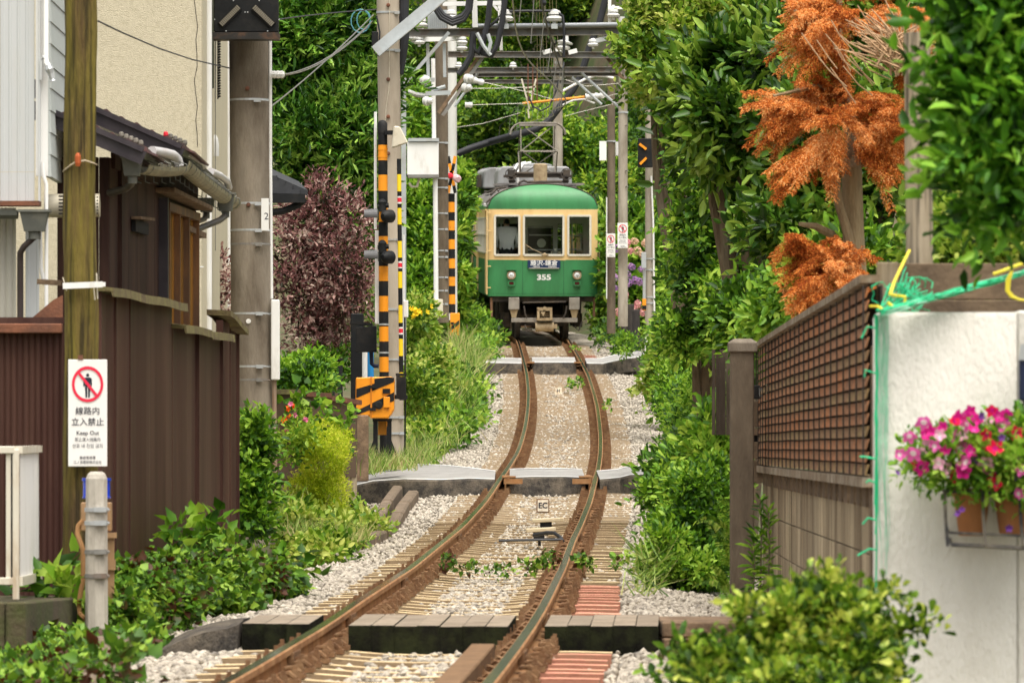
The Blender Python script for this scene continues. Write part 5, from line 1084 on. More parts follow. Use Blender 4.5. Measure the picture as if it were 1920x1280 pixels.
mb = MB(); mb.bar(P(888, -60, 94.9), P(891, 52, 94.9), M(10, 95), .1, up=(0, 1, 0)); mb.build('hanger_post', m_white, g1)
mb = MB(); mb.bar(P(830, 8, 95.3), P(940, 6, 95.3), .06, M(8, 95)); mb.bar(P(936, 8, 95.3), P(940, 95, 95.3), M(6, 95), .05, up=(0, 1, 0)); mb.bar(P(924, 8, 95.3), P(934, 20, 95.3), .05, .04); mb.build('white_frame', m_white, g1)
mb = MB()
for k in range(3):
    mb.tube([P(806+k*4, -30, 94.6), P(812+k*4, 12, 94.6), P(826+k*3, 34-k*3, 94.6), P(848, 46-k*5, 94.6), P(870-k*2, 38-k*4, 94.6), P(882-k*3, 18, 94.6), P(887-k*3, -30, 94.6)], .035, 8)
mb.build('cable_loop', m_rubber, g1, smooth=True)
mb = MB()
mb.tube([P(922, -30, 94.7), P(915, 40, 94.7), P(905, 85, 94.7), P(897, 100, 94.7), P(888, 92, 94.7), P(886, 62, 94.7)], .045, 8); mb.tube([P(950, -30, 94.7), P(942, 40, 94.7), P(932, 85, 94.7), P(920, 106, 94.7), P(907, 102, 94.7), P(900, 66, 94.7)], .045, 8); mb.tube([P(888, 60, 94.7), P(884, 104, 94.7), P(872, 125, 94.7), P(860, 140, 94.7)], .05, 8)
mb.build('cable_loop', m_rubber, g1, smooth=True)
mb = MB(); mb.tube([P(894, 62, 94.6), P(906, 86, 94.6), P(920, 104, 94.6)], .03, 7); mb.tube([P(915, 64, 94.6), P(920, 80, 94.6), P(916, 98, 94.6)], .03, 7); mb.build('grey_conduit', m_galv, g1, smooth=True)
tr = thing('transformer', 'grey ribbed transformer tank hung behind the diagonal brace', 'transformer', P(822, 60, 96))
mb = MB(); mb.box(P(820, 38, 96), (M(36, 96), .25, M(36, 96)))
for i in range(9): mb.box(P(806+i*3.6, 40, 95.86), (.012, .05, M(30, 96)))
mb.build('tank', m_galv, tr)
for q in ((826, 10), (846, 44), (789, 58)): insul(MB(), P(q[0], q[1], 95.9), .9).build('bushing', m_porc, tr, smooth=True)
cr_ = thing('insulator_crossarm', 'white crossarm crowded with porcelain insulators near the white pole', 'crossarm', P(815, 80, 100))
mb = MB(); mb.bar(P(770, 75, 100), P(866, 72, 100), .1, M(9, 100)); mb.build('arm', m_white, cr_)
for px, y_ in ((776, 76), (790, 70), (858, 70), (866, 84), (866, 95), (786, 84)): insul(MB(), P(px, y_+4, 99.9), .75).build('insulator', m_porc, cr_, smooth=True)
for px, y_ in ((790, 150), (795, 190), (872, 148), (868, 165)): MB().lathe([(0, .04), (.03, .08), (.08, .08), (.1, .04), (.14, .06), (.18, .03)], P(px, y_, 100), (.7, -.6, 0), 10).build('insulator', m_porc, cr_, smooth=True)
mb = MB(); mb.bar(P(802, 82, 100.1), P(803, 145, 100.1), M(6, 100), .06, up=(0, 1, 0)); mb.bar(P(833, 82, 100.1), P(834, 145, 100.1), M(6, 100), .06, up=(0, 1, 0)); mb.bar(P(790, 148, 100.1), P(815, 150, 100.1), .08, .06); mb.build('hanger', m_galv, cr_)
mb = MB(); mb.bar(P(798, 176, 100), P(845, 174, 100), .1, M(8, 100)); mb.tube([P(765, 172, 100), P(780, 178, 100), P(800, 180, 100)], .04, 8); mb.tube([P(796, 160, 100), P(815, 168, 100), P(835, 162, 100)], .03, 7); mb.build('lower_arm', m_galv, cr_)

g2 = thing('catenary_gantry', 'second overhead wire gantry with double timber braces at its ends', 'gantry', P(1000, 103, 112), 'overhead line gantries')
channel(g2, P(840, 102, 112), P(1260, 104, 112), .10)
for a, b in (((822, 212), (898, 106)), ((830, 217), (905, 108)), ((1138, 108), (1205, 196)), ((1146, 106), (1212, 190))): MB().bar(P(a[0], a[1], 112.1), P(b[0], b[1], 112.1), .05, .06).build('brace', m_oldwood if a[0] in (822, 1138) else m_galvold, g2)
for px in (1026, 1074): MB().bar(P(px-8, 99, 111.8), P(px+8, 95, 111.8), .02, M(8, 112)).build('white_tag', m_white, g2)
insul(MB(), P(1056, 100, 111.9), 1.0).build('insulator', m_porc, g2, smooth=True); mb = MB(); mb.lathe([(0, .14), (.03, .15), (.05, .08)], P(1059, 82, 111.9), (.2, 0, 1), 12); mb.lathe([(0, .05), (.1, .04), (.2, .02)], P(1061, 80, 111.9), (.1, 0, 1), 8); mb.build('insulator', m_porc, g2, smooth=True)
insul(MB(), P(1112, 92, 112), .8).build('insulator', m_porc, g2, smooth=True); insul(MB(), P(1133, 72, 112), .8).build('insulator', m_porc, g2, smooth=True); MB().bar(P(1114, 78, 112), P(1138, 72, 112), .1, .08).build('insulator_arm', m_galv, g2)
g3 = thing('catenary_gantry', 'third overhead wire gantry with twin dark beams', 'gantry', P(1000, 135, 124), 'overhead line gantries')
channel(g3, P(838, 132, 124), P(1200, 130, 124), .09); channel(g3, P(870, 141, 124.3), P(1190, 139, 124.3), .07, mat=m_galvold)
for a, b in (((1088, 135), (1174, 214)), ((852, 200), (896, 138)), ((1072, 145), (1128, 196))): MB().tube([P(a[0], a[1], 124.1), P(b[0], b[1], 124.1)], M(2.6, 124), 7).build('brace', m_galv, g3)
for px, y_ in ((860, 131), (962, 131)): insul(MB(), P(px, y_, 123.9), .65).build('insulator', m_porc, g3, smooth=True)
mb = MB()
for px in (990, 999, 1007): mb.tube([P(px, 190, 123.9), P(px, 120, 123.9)], M(1.2, 124), 6)
mb.build('stay_rod', m_rustsheet, g3)
g4 = thing('catenary_gantry', 'farthest overhead wire gantry, a thin dark beam behind the others', 'gantry', P(1000, 155, 142), 'overhead line gantries')
channel(g4, P(880, 153, 142), P(1130, 154, 142), .08)
# frame near the contact wire, pull-off arms
pf = thing('pull_off_arm', 'white curved pull off arm with orange rod above the pantograph', 'pull-off arm', P(1050, 190, 126))
MB().tube([P(980, 194, 126), P(1030, 189, 126), P(1096, 182, 126)], M(2.3, 126), 7).build('orange_rod', m_orange, pf)
mb = MB(); mb.lathe([(i*.055, .05 if i % 2 else .075) for i in range(8)], P(1098, 182, 126), (1, 0, .08), 10); mb.build('insulator', m_porc, pf, smooth=True)
MB().tube([P(1053, 172, 126), P(1075, 160, 126), P(1098, 148, 126), P(1115, 142, 126), P(1135, 143, 126), P(1152, 147, 126)], M(2.4, 126), 7).build('curved_arm', m_white, pf, smooth=True)
MB().tube([P(1055, 197, 126), P(1075, 188, 126), P(1095, 186, 126), P(1115, 194, 126)], M(1.8, 126), 6).build('curved_arm', m_white, pf, smooth=True)
mb = MB()
for a, b in (((978, 148), (993, 205)), ((1005, 148), (995, 192)), ((985, 165), (1005, 163)), ((988, 172), (1002, 172)), ((990, 205), (992, 222))): mb.bar(P(a[0], a[1], 126), P(b[0], b[1], 126), M(3, 126), .05, up=(0, 1, 0))
mb.build('bracket_frame', m_ivory, pf)
MB().tube([P(990, 180, 125.9), P(1000, 200, 125.9), P(1015, 208, 125.9), P(1030, 200, 125.9), P(1042, 172, 125.9), P(1048, 150, 125.9)], .02, 6).build('jumper', m_rubber, pf)
MB().lathe([(i*.06, .05 if i % 2 else .07) for i in range(6)], P(880, 148, 124), (.9, 0, -.25), 10).build('insulator', m_porc, pf, smooth=True); MB().lathe([(i*.05, .05 if i % 2 else .065) for i in range(4)], P(872, 197, 124), (1, 0, 0), 10).build('insulator', m_porc, pf, smooth=True)
mb = MB()
for pts in (((895, 152), (985, 172), (1040, 188)), ((878, 166), (930, 166), (985, 164)), ((886, 197), (985, 194)), ((1060, 150), (1100, 162), (1170, 156)), ((1128, 184), (1165, 174)), ((850, 240), (905, 232), (975, 212)), ((1060, 218), (1090, 210), (1170, 190))): mb.tube([P(a, b, 125.5) for a, b in pts], M(.6, 126), 5)
mb.build('guy_wire', m_wire, pf)
# pole behind the train and thick cable
r4_ = rpole(1046, 400, 90, 152, 9, 'grey pole standing behind the pantograph', m_concm)
for y_, w_ in ((118, 14), (140, 20)): MB().box(P(1046, y_, 151.7), (M(w_, 152), .2, M(5, 152))).build('pole_arm', m_galvold, r4_)
insul(MB(), P(1046, 108, 151.7), .9).build('insulator', m_porc, r4_, smooth=True); insul(MB(), P(1055, 148, 151.7), .6).build('insulator', m_porc, r4_, smooth=True)
o = MB().tube([P(850, 292, 149), P(880, 279, 149), P(920, 266, 149), P(962, 254, 148), P(1005, 243, 148), P(1030, 226, 148), P(1050, 200, 148), P(1075, 168, 148), P(1090, 140, 148), P(1105, 90, 148), P(1125, 40, 148), P(1140, -20, 148)], .085, 9).build('thick_cable', m_rubber, smooth=True); tag(o, 'thick black sheathed cable sagging behind the pantograph', 'cable')
# contact wire, messenger and droppers over the track
cw = thing('contact_wires', 'thin overhead contact wires with droppers above the track', 'wires', (RX(95), 95, RZ(95)+4.8))
def cwz(d): return RZ(d)+4.86
MB().tube([V((RX(d)-.05+.12*math.sin(d*.16), d, cwz(d))) for d in np.arange(40, 175, 3.0)], .009, 5).build('contact_wire', m_wire, cw)
def msz(d): u = ((d-35) % 30)/30; return RZ(d)+5.45-.35*4*u*(1-u)+.1
MB().tube([V((RX(d)+.02, d, msz(d))) for d in np.arange(40, 175, 1.5)], .011, 5).build('messenger_wire', m_rubber, cw)
for d in np.arange(45, 170, 5.0): MB().tube([V((RX(d)-.03, d, cwz(d))), V((RX(d)+.02, d, msz(d)))], .005, 4).build('dropper', m_wire, cw)
MB().tube([P(1018, -20, 93), P(1024, 40, 99), P(1040, 80, 108), P(1053, 105, 112)], .014, 5).build('feeder_wire', m_wire, cw)
MB().tube([P(995, -20, 93), P(1003, 30, 99), P(1015, 80, 108), P(1028, 120, 118), P(1040, 165, 125)], .012, 5).build('feeder_wire', m_rubber, cw)
mb = MB()
for i, (px, py) in enumerate(((1019, 5), (1024, 38), (1031, 62), (1038, 80))): mb.lathe([(-.05, .02), (0, .04), (.05, .02)], P(px+1, py, 93+i*5), (.2, .3, -1), 8)
mb.build('bead', m_rubber, cw)
for i, px in enumerate((1006, 1011, 1016, 1022, 1030, 1035, 1042)):
    MB().tube([P(px, -20, 96), P(px+2+i*.6, 150-i*5, 122)], .0045, 4).build('thin_wire', pm('brass_wire_%d' % i, (.42, .36, .18), .5, .1, bump=0), cw)
# upper-right bracket by the trees
o = thing('pole_bracket', 'white steel bracket with insulators at the top right of the gantries', 'bracket', P(1145, 40, 110))
mb = MB(); mb.bar(P(1143, -40, 110), P(1143, 44, 110), M(6, 110), .08, up=(0, 1, 0)); mb.bar(P(1143, 15, 110), P(1168, 15, 110), .06, .05); mb.bar(P(1150, 10, 110), P(1150, 35, 110), .05, .05, up=(0, 1, 0)); mb.build('bracket', m_white, o); mb = MB(); insul(mb, P(1150, 38, 109.9), .9); mb.lathe([(0, M(9, 110)), (M(14, 110), M(9, 110))], P(1164, 46, 110), (0, 0, 1), 12); mb.build('insulator', m_porc, o, smooth=True)
# ================================================================== TRAIN
m_tgreen = pm('train_green', (.045, .225, .08), .42, .06, 2.5, (.036, .155, .058), .36, 2.2, streak=.25, bump=.06, bscale=4)
m_tseam = pm('seam_dark_green', (.015, .07, .03), .7, .1, bump=0)  # darker green for the panel joints
m_tcream = pm('train_cream', (.74, .52, .24), .38, .05, 3, (.62, .40, .16), .22, 3, streak=.25, bump=.03, bscale=8)
m_troof = pm('roof_grey', (.16, .15, .145), .8, .25, 5, (.3, .27, .23), .3, 3, bump=.2)
m_trim = pm('window_trim', (.62, .59, .5), .4, .08, 5, bump=.03)
m_glass = glassmat('cab_glass', (.93, .96, .94), .02)
m_glassd = glassmat('dim_glass', (.85, .9, .87), .04)
m_under = pm('underframe', (.05, .042, .036), .85, .35, 6, (.1, .075, .05), .35, 5, bump=.3)
m_bgrey = pm('buffer_grey', (.26, .235, .2), .7, .15, 7, (.15, .12, .09), .3, 6, bump=.15)
m_tan = pm('tan_steel', (.38, .29, .17), .6, .15, 8, (.2, .13, .07), .3, 6, bump=.15)
m_inner = pm('cab_interior', (.74, .76, .68), .7, .1, 4, bump=.03)
m_dests = pm('board_navy', (.012, .03, .085), .35, .1, 5, bump=0)
m_letter = pm('board_white', (.8, .8, .78), .5, .03, bump=0)
m_ac = pm('ac_grey', (.30, .305, .31), .6, .08, 4, (.2, .19, .17), .3, 2.5, streak=.4, bump=.08)
m_lens = pm('headlight_lens', (.75, .76, .76), .12, .05, bump=.0, spec=.8)
m_taill = pm('tail_lens', (.1, .008, .012), .2, .1, bump=0, spec=.6)
HW, ZB, ZE, ZT = 1.2, .96, 2.95, 3.42
def ztop(x): return ZE+(ZT-ZE)*math.sqrt(max(0, 1-(abs(x)/HW)**2.0))
def yf(x, z):       # how far the nose recedes at (x, z)
    e = max(0, (abs(x)-.45)/.75); y = .10*e**1.4
    y += .05*max(0, (abs(x)-1.08)/.12)**2
    if z > ZE: u = (z-ZE)/(ZT-ZE); y += .30*u**2.5+.10*max(0, abs(x)-.8)*u
    if z < 1.2: y += .02
    return y
def car(name, label, loc, rz, front=True, group='cars of the green and cream train', L=11.8):
    t = thing(name, label, 'train car', loc, group, rz=rz)
    xs = [-HW, -1.12, -1.06, -.8, -.525, -.425, 0, .445, .55, .8, 1.04, 1.12, HW]
    zs = [ZB, 1.2, 1.5, 1.76, 1.865, 2.3, 2.73, 2.87]
    mb = MB(); g = {}
    def vid(x, z):
        k = (round(x, 4), round(z, 4))
        if k not in g: g[k] = len(mb.v); mb.v.append((x, yf(x, z), z))
        return g[k]
    holes = [(-1.06, -.525), (-.425, .445), (.55, 1.04)]
    for i in range(len(xs)-1):
        for j in range(len(zs)-1):
            xm, zm = (xs[i]+xs[i+1])/2, (zs[j]+zs[j+1])/2
            if 1.865 < zm < 2.73 and any(a < xm < b for a, b in holes): continue
            mb.f.append((vid(xs[i], zs[j]), vid(xs[i+1], zs[j]), vid(xs[i+1], zs[j+1]), vid(xs[i], zs[j+1]))); mb.m.append(1 if zm > 1.76 else 0)
    nr = 9; dome = {}
    xd = list(np.linspace(-HW, HW, 33))
    vs = []
    for x in xd:
        for j in range(nr+1):
            u = j/nr; z = 2.87+(ztop(x)-2.87)*u; vs.append((x, yf(x, z), z))
    mb.add(vs, [(i*(nr+1)+j, (i+1)*(nr+1)+j, (i+1)*(nr+1)+j+1, i*(nr+1)+j+1) for i in range(32) for j in range(nr)], 0)
    body = mb.build('front_wall', [m_tgreen, m_tcream], t, smooth=True)
    # roof and rear
    rf = MB(); ys = [0, .4, .9, 3, 6, 9, L]; vs = []
    for k, y in enumerate(ys):
        for x in xd: vs.append((x*1.003, (yf(x, ztop(x)) if k == 0 else y), ztop(x)+.004+(.012 if k else 0)))
    rf.add(vs, [(k*33+i, k*33+i+1, (k+1)*33+i+1, (k+1)*33+i) for k in range(len(ys)-1) for i in range(32)], 0); rf.build('roof', m_troof, t, smooth=True)
    rm = MB(); rm.tube([(x, yf(x, ztop(x))-.006, ztop(x)+.006) for x in xd], .012, 6); rm.build('roof_rim', m_under, t)
    # sides with window openings
    yb = [.16, .5, 1.0, 1.2, 2.1, 2.3, 3.5, 3.7, 4.9, 5.1, 6.3, 6.5, 7.7, 7.9, 9.1, 9.3, 10.2, 10.4, 11.2, L]
    wins = [(.5, 1.0), (1.2, 2.1), (2.3, 3.5), (3.7, 4.9), (5.1, 6.3), (6.5, 7.7), (7.9, 9.1), (9.3, 10.2), (10.4, 11.2)]
    for sd in (-1, 1):
        mb = MB(); zz = [ZB, 1.76, 1.9, 2.68, 2.87, ZE]
        for i in range(len(yb)-1):
            for j in range(len(zz)-1):
                ym, zm = (yb[i]+yb[i+1])/2, (zz[j]+zz[j+1])/2
                if 1.9 < zm < 2.68 and any(a < ym < b for a, b in wins): continue
                mb.add([(sd*HW, yb[i], zz[j]), (sd*HW, yb[i+1], zz[j]), (sd*HW, yb[i+1], zz[j+1]), (sd*HW, yb[i], zz[j+1])], [(0, 1, 2, 3)], 1 if 1.76 < zm < 2.87 else 0)
        sw = mb.build('side_wall', [m_tgreen, m_tcream], t)
        for a, b in wins:
            fr = MB(); c0, c1 = (sd*(HW+.004), a, 1.9), (sd*(HW+.004), b, 2.68)
            for p0, p1 in (((a, 1.9), (b, 1.9)), ((a, 2.68), (b, 2.68)), ((a, 1.9), (a, 2.68)), ((b, 1.9), (b, 2.68)), ((a, 2.3), (b, 2.3))): fr.bar((sd*(HW+.004), p0[0], p0[1]), (sd*(HW+.004), p1[0], p1[1]), .03, .03, up=(1, 0, 0))
            w_ = fr.build('window', m_trim, t); MB().quad((sd*(HW-.01), a, 1.9), (sd*(HW-.01), b, 1.9), (sd*(HW-.01), b, 2.68), (sd*(HW-.01), a, 2.68)).build('pane', m_glassd, w_)
        for a, b in ((1.05, 2.2), (9.15, 10.3)):
            dr = MB()
            for y in (a, b): dr.bar((sd*(HW+.01), y, 1.0), (sd*(HW+.01), y, 2.85), .03, .05, up=(0, 1, 0))
            dr.bar((sd*(HW+.03), a, 2.86), (sd*(HW+.03), b, 2.86), .06, .03); dr.build('door_frame', m_tcream, t)
    # front windows
    for a, b in holes:
        fr = MB(); y = yf((a+b)/2, 2)
        def ptc(x, z, o_=-.012): return V((x, yf(x, 2)+o_, z))
        for (x0, z0), (x1, z1) in (((a, 1.865), (b, 1.865)), ((a, 2.73), (b, 2.73)), ((a, 1.865), (a, 2.73)), ((b, 1.865), (b, 2.73))): fr.bar(ptc(x0, z0), ptc(x1, z1), .045, .045, up=(0, -1, 0))
        w_ = fr.build('window', m_trim, t)
        MB().quad(ptc(a, 1.865, .012), ptc(b, 1.865, .012), ptc(b, 2.73, .012), ptc(a, 2.73, .012)).build('pane', m_glass, w_)
    # under the floor
    MB().box((0, L/2+.2, ZB-.02), (2.3, L-.5, .04)).build('floor', m_under, t); MB().box((0, L/2, .66), (1.9, L-5.6, .5)).build('underfloor_filler', m_under, t, bevel=.03)  # solid box between the bogies added to block light and view underneath
    if not front: return t
    return t
t1p = V((RX(136), 136, RZ(136)))
t1 = car('train_car', 'leading green and cream train car numbered 355', t1p, .030); t1.rotation_euler.x = .037
# ---- details in local coordinates of the leading car
def loc_(px, py): return ((px-1020)/85.3, (637-py)/85.3)
MB().add([(x, yf(x, 2.0)-.006, z) for x, z in ((-HW, 1.75), (-.45, 1.75), (.45, 1.75), (HW, 1.75), (HW, 1.775), (.45, 1.775), (-.45, 1.775), (-HW, 1.775))], [(0, 1, 6, 7), (1, 2, 5, 6), (2, 3, 4, 5)]).build('belt_line', m_tcream, t1)
mb = MB(); mb.box((.017, -.03, 1.668), (.72, .06, .175)); db = mb.build('destination_board', m_dests, t1, bevel=.006)
MB().box((.017, -.064, 1.577), (.66, .01, .012)).build('board_edge', m_trim, db)
text('藤沢-鎌倉', .125, (.017, -.064, 1.685), db, m_letter, bold=.001, sx=1.12)
text('FUJISAWA', .034, (-.15, -.064, 1.612), db, m_letter, bold=.0008); text('KAMAKURA', .034, (.20, -.064, 1.612), db, m_letter, bold=.0008)
text('355', .165, (.017, -.004, 1.372), t1, m_letter, name='number', bold=.006, sx=1.28)
for hx in (-.70, .745):
    y = yf(hx, 1.4); mb = MB(); mb.lathe([(0, .085), (.05, .098), (.10, .098), (.105, .088), (.095, .082)], (hx, y+.02, 1.425), (0, -1, 0), 20); hl = mb.build('headlight', m_tan, t1, smooth=True)
    MB().lathe([(0, .08), (.02, .07), (.035, .04), (.04, .005)], (hx, y-.06, 1.425), (0, -1, 0), 20).build('lens', m_lens, hl, smooth=True)
    MB().lathe([(0, .03), (.01, .005)], (hx, y-.105, 1.43), (0, -1, 0), 10).build('bulb', m_bandsteel, hl)
    MB().box((hx, y-.05, 1.545), (.2, .14, .018)).build('lamp_shade', m_tgreen, hl)
    mb = MB()
    for (dx, dz, w_, h_) in ((0, .048, .15, .025), (0, -.048, .15, .025), (-.063, 0, .025, .12), (.063, 0, .025, .12)): mb.box((hx, y-.03, 1.245), (0.001, .001, .001)) if False else mb.box((hx+dx, y-.03, 1.245+dz), (w_, .07, h_))
    tlm = mb.build('tail_lamp', m_tgreen, t1); MB().box((hx, y-.02, 1.25), (.10, .05, .06)).build('lens', m_taill, tlm)
for sx in (-.45, .45): MB().bar((sx, -.004, .98), (sx, -.004, 1.74), .006, .004, up=(0, -1, 0)).build('panel_seam', m_tseam, t1)
MB().bar((-1.1, yf(-1.1, 1.1)-.006, 1.02), (-.45, -.006, 1.02), .004, .006).build('panel_seam', m_tseam, t1); MB().bar((1.1, yf(1.1, 1.1)-.006, 1.02), (.45, -.006, 1.02), .004, .006).build('panel_seam', m_tseam, t1); MB().bar((-.45, -.006, 1.02), (.45, -.006, 1.02), .004, .006).build('panel_seam', m_tseam, t1)
# wiper
mb = MB(); mb.tube([(-.41, -.04, 2.11), (-.25, -.05, 2.0), (0, -.05, 1.89)], .008, 6); mb.lathe([(0, .04), (.03, .04), (.04, .01)], (.03, -.03, 1.875), (0, -1, 0), 10); mb.box((.04, -.05, 1.87), (.14, .04, .03)); mb.build('wiper', m_tan, t1)
# handrails at the front corners
for sx in (-1,):
    mb = MB(); mb.tube([(sx*1.235, .05, 1.0), (sx*1.235, .05, 1.6), (sx*1.235, .05, 2.2), (sx*1.235, .05, 2.85)], .014, 6)
    for z in (1.15, 1.62, 1.96, 2.4, 2.8): mb.bar((sx*1.235, .05, z), (sx*1.15, .08, z), .03, .02)
    mb.build('corner_handrail', m_tcream, t1)
MB().tube([(1.235, .08, 1.5), (1.24, .08, 2.15)], .014, 6).build('corner_handrail', m_tan, t1)
for y in (.4, 1.3): MB().tube([(-1.20, y, 2.9), (-1.24, y, 3.0), (-1.12, y, 3.12)], .015, 6).build('gutter_bracket', m_under, t1)
MB().lathe([(0, .03), (.06, .035), (.08, .01)], (-1.24, .7, 2.93), (0, 0, 1), 8).build('side_lamp', m_porc, t1); MB().lathe([(0, .03), (.06, .035), (.08, .01)], (-1.24, 1.5, 2.93), (0, 0, 1), 8).build('side_lamp', m_porc, t1)
# coupler, buffers, bogie
MB().box((0, .35, .9), (2.2, .3, .12)).build('end_sill', m_under, t1)
for bx in (-.64, .69):
    mb = MB(); mb.box((bx, .12, .80), (.235, .22, .27)); b_ = mb.build('step_box', m_bgrey, t1, bevel=.012)
    MB().add([(bx-.09, .05, .665), (bx+.09, .05, .665), (bx+.09, .2, .665), (bx-.09, .2, .665), (bx-.045, .07, .49), (bx+.045, .07, .49), (bx+.045, .18, .49), (bx-.045, .18, .49)], [(0, 1, 5, 4), (1, 2, 6, 5), (2, 3, 7, 6), (3, 0, 4, 7), (4, 5, 6, 7)]).build('tapered_leg', m_tan, t1)
MB().box((.03, .1, .435), (1.46, .12, .095)).build('pilot_beam', m_bgrey, t1, bevel=.008)
mb = MB(); mb.box((.03, -.05, .68), (.33, .25, .07)); mb.box((-.11, -.05, .56), (.05, .25, .24)); mb.box((.17, -.05, .56), (.05, .25, .24)); mb.box((.03, -.05, .46), (.36, .2, .06)); mb.box((.03, .1, .56), (.2, .2, .1)); mb.add([(-.06, -.18, .62), (.04, -.18, .62), (0, -.18, .52)], [(0, 1, 2)]); mb.lathe([(0, .035), (.05, .035)], (.03, -.15, .705), (0, -1, 0), 10); mb.build('coupler', m_tan, t1)
mb = MB(); mb.tube([(-.17, -.0, .285), (.23, -.0, .285)], .10, 16); mb.box((.27, 0, .3), (.08, .1, .1)); mb.build('air_cylinder', m_tan, t1, smooth=True)
mb = MB(); mb.tube([(-.42, .0, .75), (-.4, -.02, .6), (-.36, .0, .48)], .018, 6); mb.tube([(.52, 0, .75), (.5, -.02, .6), (.44, 0, .48)], .018, 6); mb.tube([(-.45, .0, .82), (.5, 0, .84)], .02, 6); mb.tube([(-.4, .05, .33), (-.35, .02, .2), (-.25, .05, .24)], .02, 6); mb.tube([(.7, .1, .3), (.78, .08, .2), (.86, .1, .4)], .02, 6); mb.build('air_hose', m_under, t1, smooth=True)
for sx in (-1.13, 1.13): MB().box((sx, .25, .72), (.05, .08, .42)).build('step_iron', pm('rusty_step', (.2, .11, .06), .8, .2, bump=.1), t1)
def bogie(t, y0):
    mb = MB()
    for sx in (-1, 1):
        mb.box((sx*.78, y0, .5), (.12, 2.3, .18)); mb.box((sx*.8, y0, .68), (.2, .7, .25)); mb.box((sx*.8, y0-.85, .42), (.2, .3, .3)); mb.box((sx*.8, y0+.85, .42), (.2, .3, .3))
    mb.box((0, y0, .5), (1.6, .4, .3)); mb.box((0, y0-1.1, .42), (1.2, .15, .25)); bo_ = mb.build('bogie', m_under, t)
    for yy in (-.85, .85):
        for sx in (-1, 1): MB().lathe([(-.05, .05), (-.05, .40), (-.02, .43), (.045, .43), (.05, .46), (.065, .46), (.07, .3), (.07, .05)], (sx*.545, y0+yy, .43), (-sx, 0, 0), 24).build('wheel', m_under, bo_)
        MB().tube([(-.5, y0+yy, .43), (.5, y0+yy, .43)], .06, 10).build('axle', m_under, bo_)
bogie(t1, 2.0); bogie(t1, 9.6)
for y, w_ in ((4.4, 1.0), (6.2, 1.3)): MB().box((-.7, y, .68), (.6, w_, .45)).build('equipment_box', m_under, t1, bevel=.02); MB().box((.7, y, .68), (.6, w_, .45)).build('equipment_box', m_under, t1, bevel=.02)
# cab interior
MB().box((0, 1.1, .99), (2.3, 1.5, .02)).build('cab_floor', m_inner, t1)
mb = MB()
for x0, x1, z0, z1 in ((-1.18, -.95, 1, 2.9), (-.35, -.28, 1, 2.9), (.28, .38, 1, 2.9), (.95, 1.18, 1, 2.9), (-.95, -.35, 1, 1.85), (.38, .95, 1, 1.85), (-.95, -.35, 2.55, 2.9), (.38, .95, 2.55, 2.9), (-.28, .28, 2.5, 2.9), (-.28, .28, 1, 1.9)): mb.box(((x0+x1)/2, 1.75, (z0+z1)/2), (x1-x0-.002, .04, z1-z0))
mb.build('cab_partition', m_inner, t1)
mb = MB(); mb.box((0, 1.72, 2.3), (.5, .02, .025)); mb.box((0, 1.72, 1.97), (.6, .02, .025)); mb.box((.65, 1.7, 2.28), (.55, .02, .025)); mb.box((.65, 1.7, 1.98), (.55, .02, .025)); mb.build('window_rail', m_bandsteel, t1)
MB().lathe([(0, .1), (.01, .1)], (0.02, 1.715, 2.12), (0, -1, 0), 18).build('round_sticker', m_inner, t1)
mb = MB(); mb.box((.05, .35, 1.80), (1.0, .3, .12)); mb.box((.75, .35, 1.75), (.5, .3, .2)); mb.tube([(.28, .3, 1.86), (.28, .3, 1.98)], .02, 8); mb.box((.28, .3, 1.99), (.07, .05, .03)); mb.build('cab_desk', m_inner, t1)
MB().box((-.36, .3, 2.0), (.06, .08, .2)).build('control_box', m_tan, t1)
MB().box((0, 6.5, 2.92), (2.3, 10, .02)).build('ceiling', m_inner, t1)
MB().quad((-.42, .07, 2.45), (.44, .07, 2.45), (.44, .07, 2.72), (-.42, .07, 2.72)).build('reflection_band', glassmat('reflection_band', (.42, .42, .33), .1, .15), t1)  # tinted glossy sheet standing in for the pale reflection in the upper glass
text('1', .13, (.62, 1.66, 2.12), t1, m_letter, name='cab_number'); 
for y in (2.5, 5, 7.5, 10): MB().box((-.95, y, 1.3), (.4, 2.2, .5)).build('bench', pm('seat_green_%d' % int(y), (.05, .12, .06), .9, .1, bump=.1), t1); MB().box((.95, y, 1.3), (.4, 2.2, .5)).build('bench', m_dark, t1)
for y in (3, 6, 9): MB().tube([(-.75, y, 1.0), (-.75, y, 2.9)], .016, 8).build('grab_pole', m_bandsteel, t1); MB().tube([(.75, y, 1.0), (.75, y, 2.9)], .016, 8).build('grab_pole', m_bandsteel, t1)
# roof gear: running boards, drum, pantograph, air conditioner
mb = MB()
for x in (-.62, .62): mb.box((x, 3.2, 3.42), (.22, 4.6, .03))
for y in (1.2, 2.2, 3.2, 4.2, 5.2): mb.box((0, y, 3.43), (1.9, .06, .04)); mb.box((-.75, y, 3.34), (.04, .04, .14)); mb.box((.75, y, 3.34), (.04, .04, .14))
mb.build('roof_walkway', m_troof, t1)
mb = MB(); mb.tube([(-.95, .8, 3.26), (-1.02, .8, 3.32), (-.8, .8, 3.36)], .025, 7); mb.tube([(-.52, .7, 3.36), (-.5, .7, 3.46), (-.4, .7, 3.5), (-.3, .7, 3.46)], .025, 7); mb.tube([(-.3, .8, 3.47), (.45, .8, 3.48)], .03, 8); mb.tube([(-1.1, 2, 3.2), (-.95, 3, 3.33), (-1.05, 6, 3.27), (-1, 11, 3.3)], .03, 7); mb.build('roof_conduit', m_under, t1, smooth=True)
mb = MB(); mb.lathe([(0, .15), (.42, .155), (.44, .12)], (-.02, 1.3, 3.44), (0, 0, 1), 16); mb.build('arrester_drum', m_tan, t1, smooth=True)
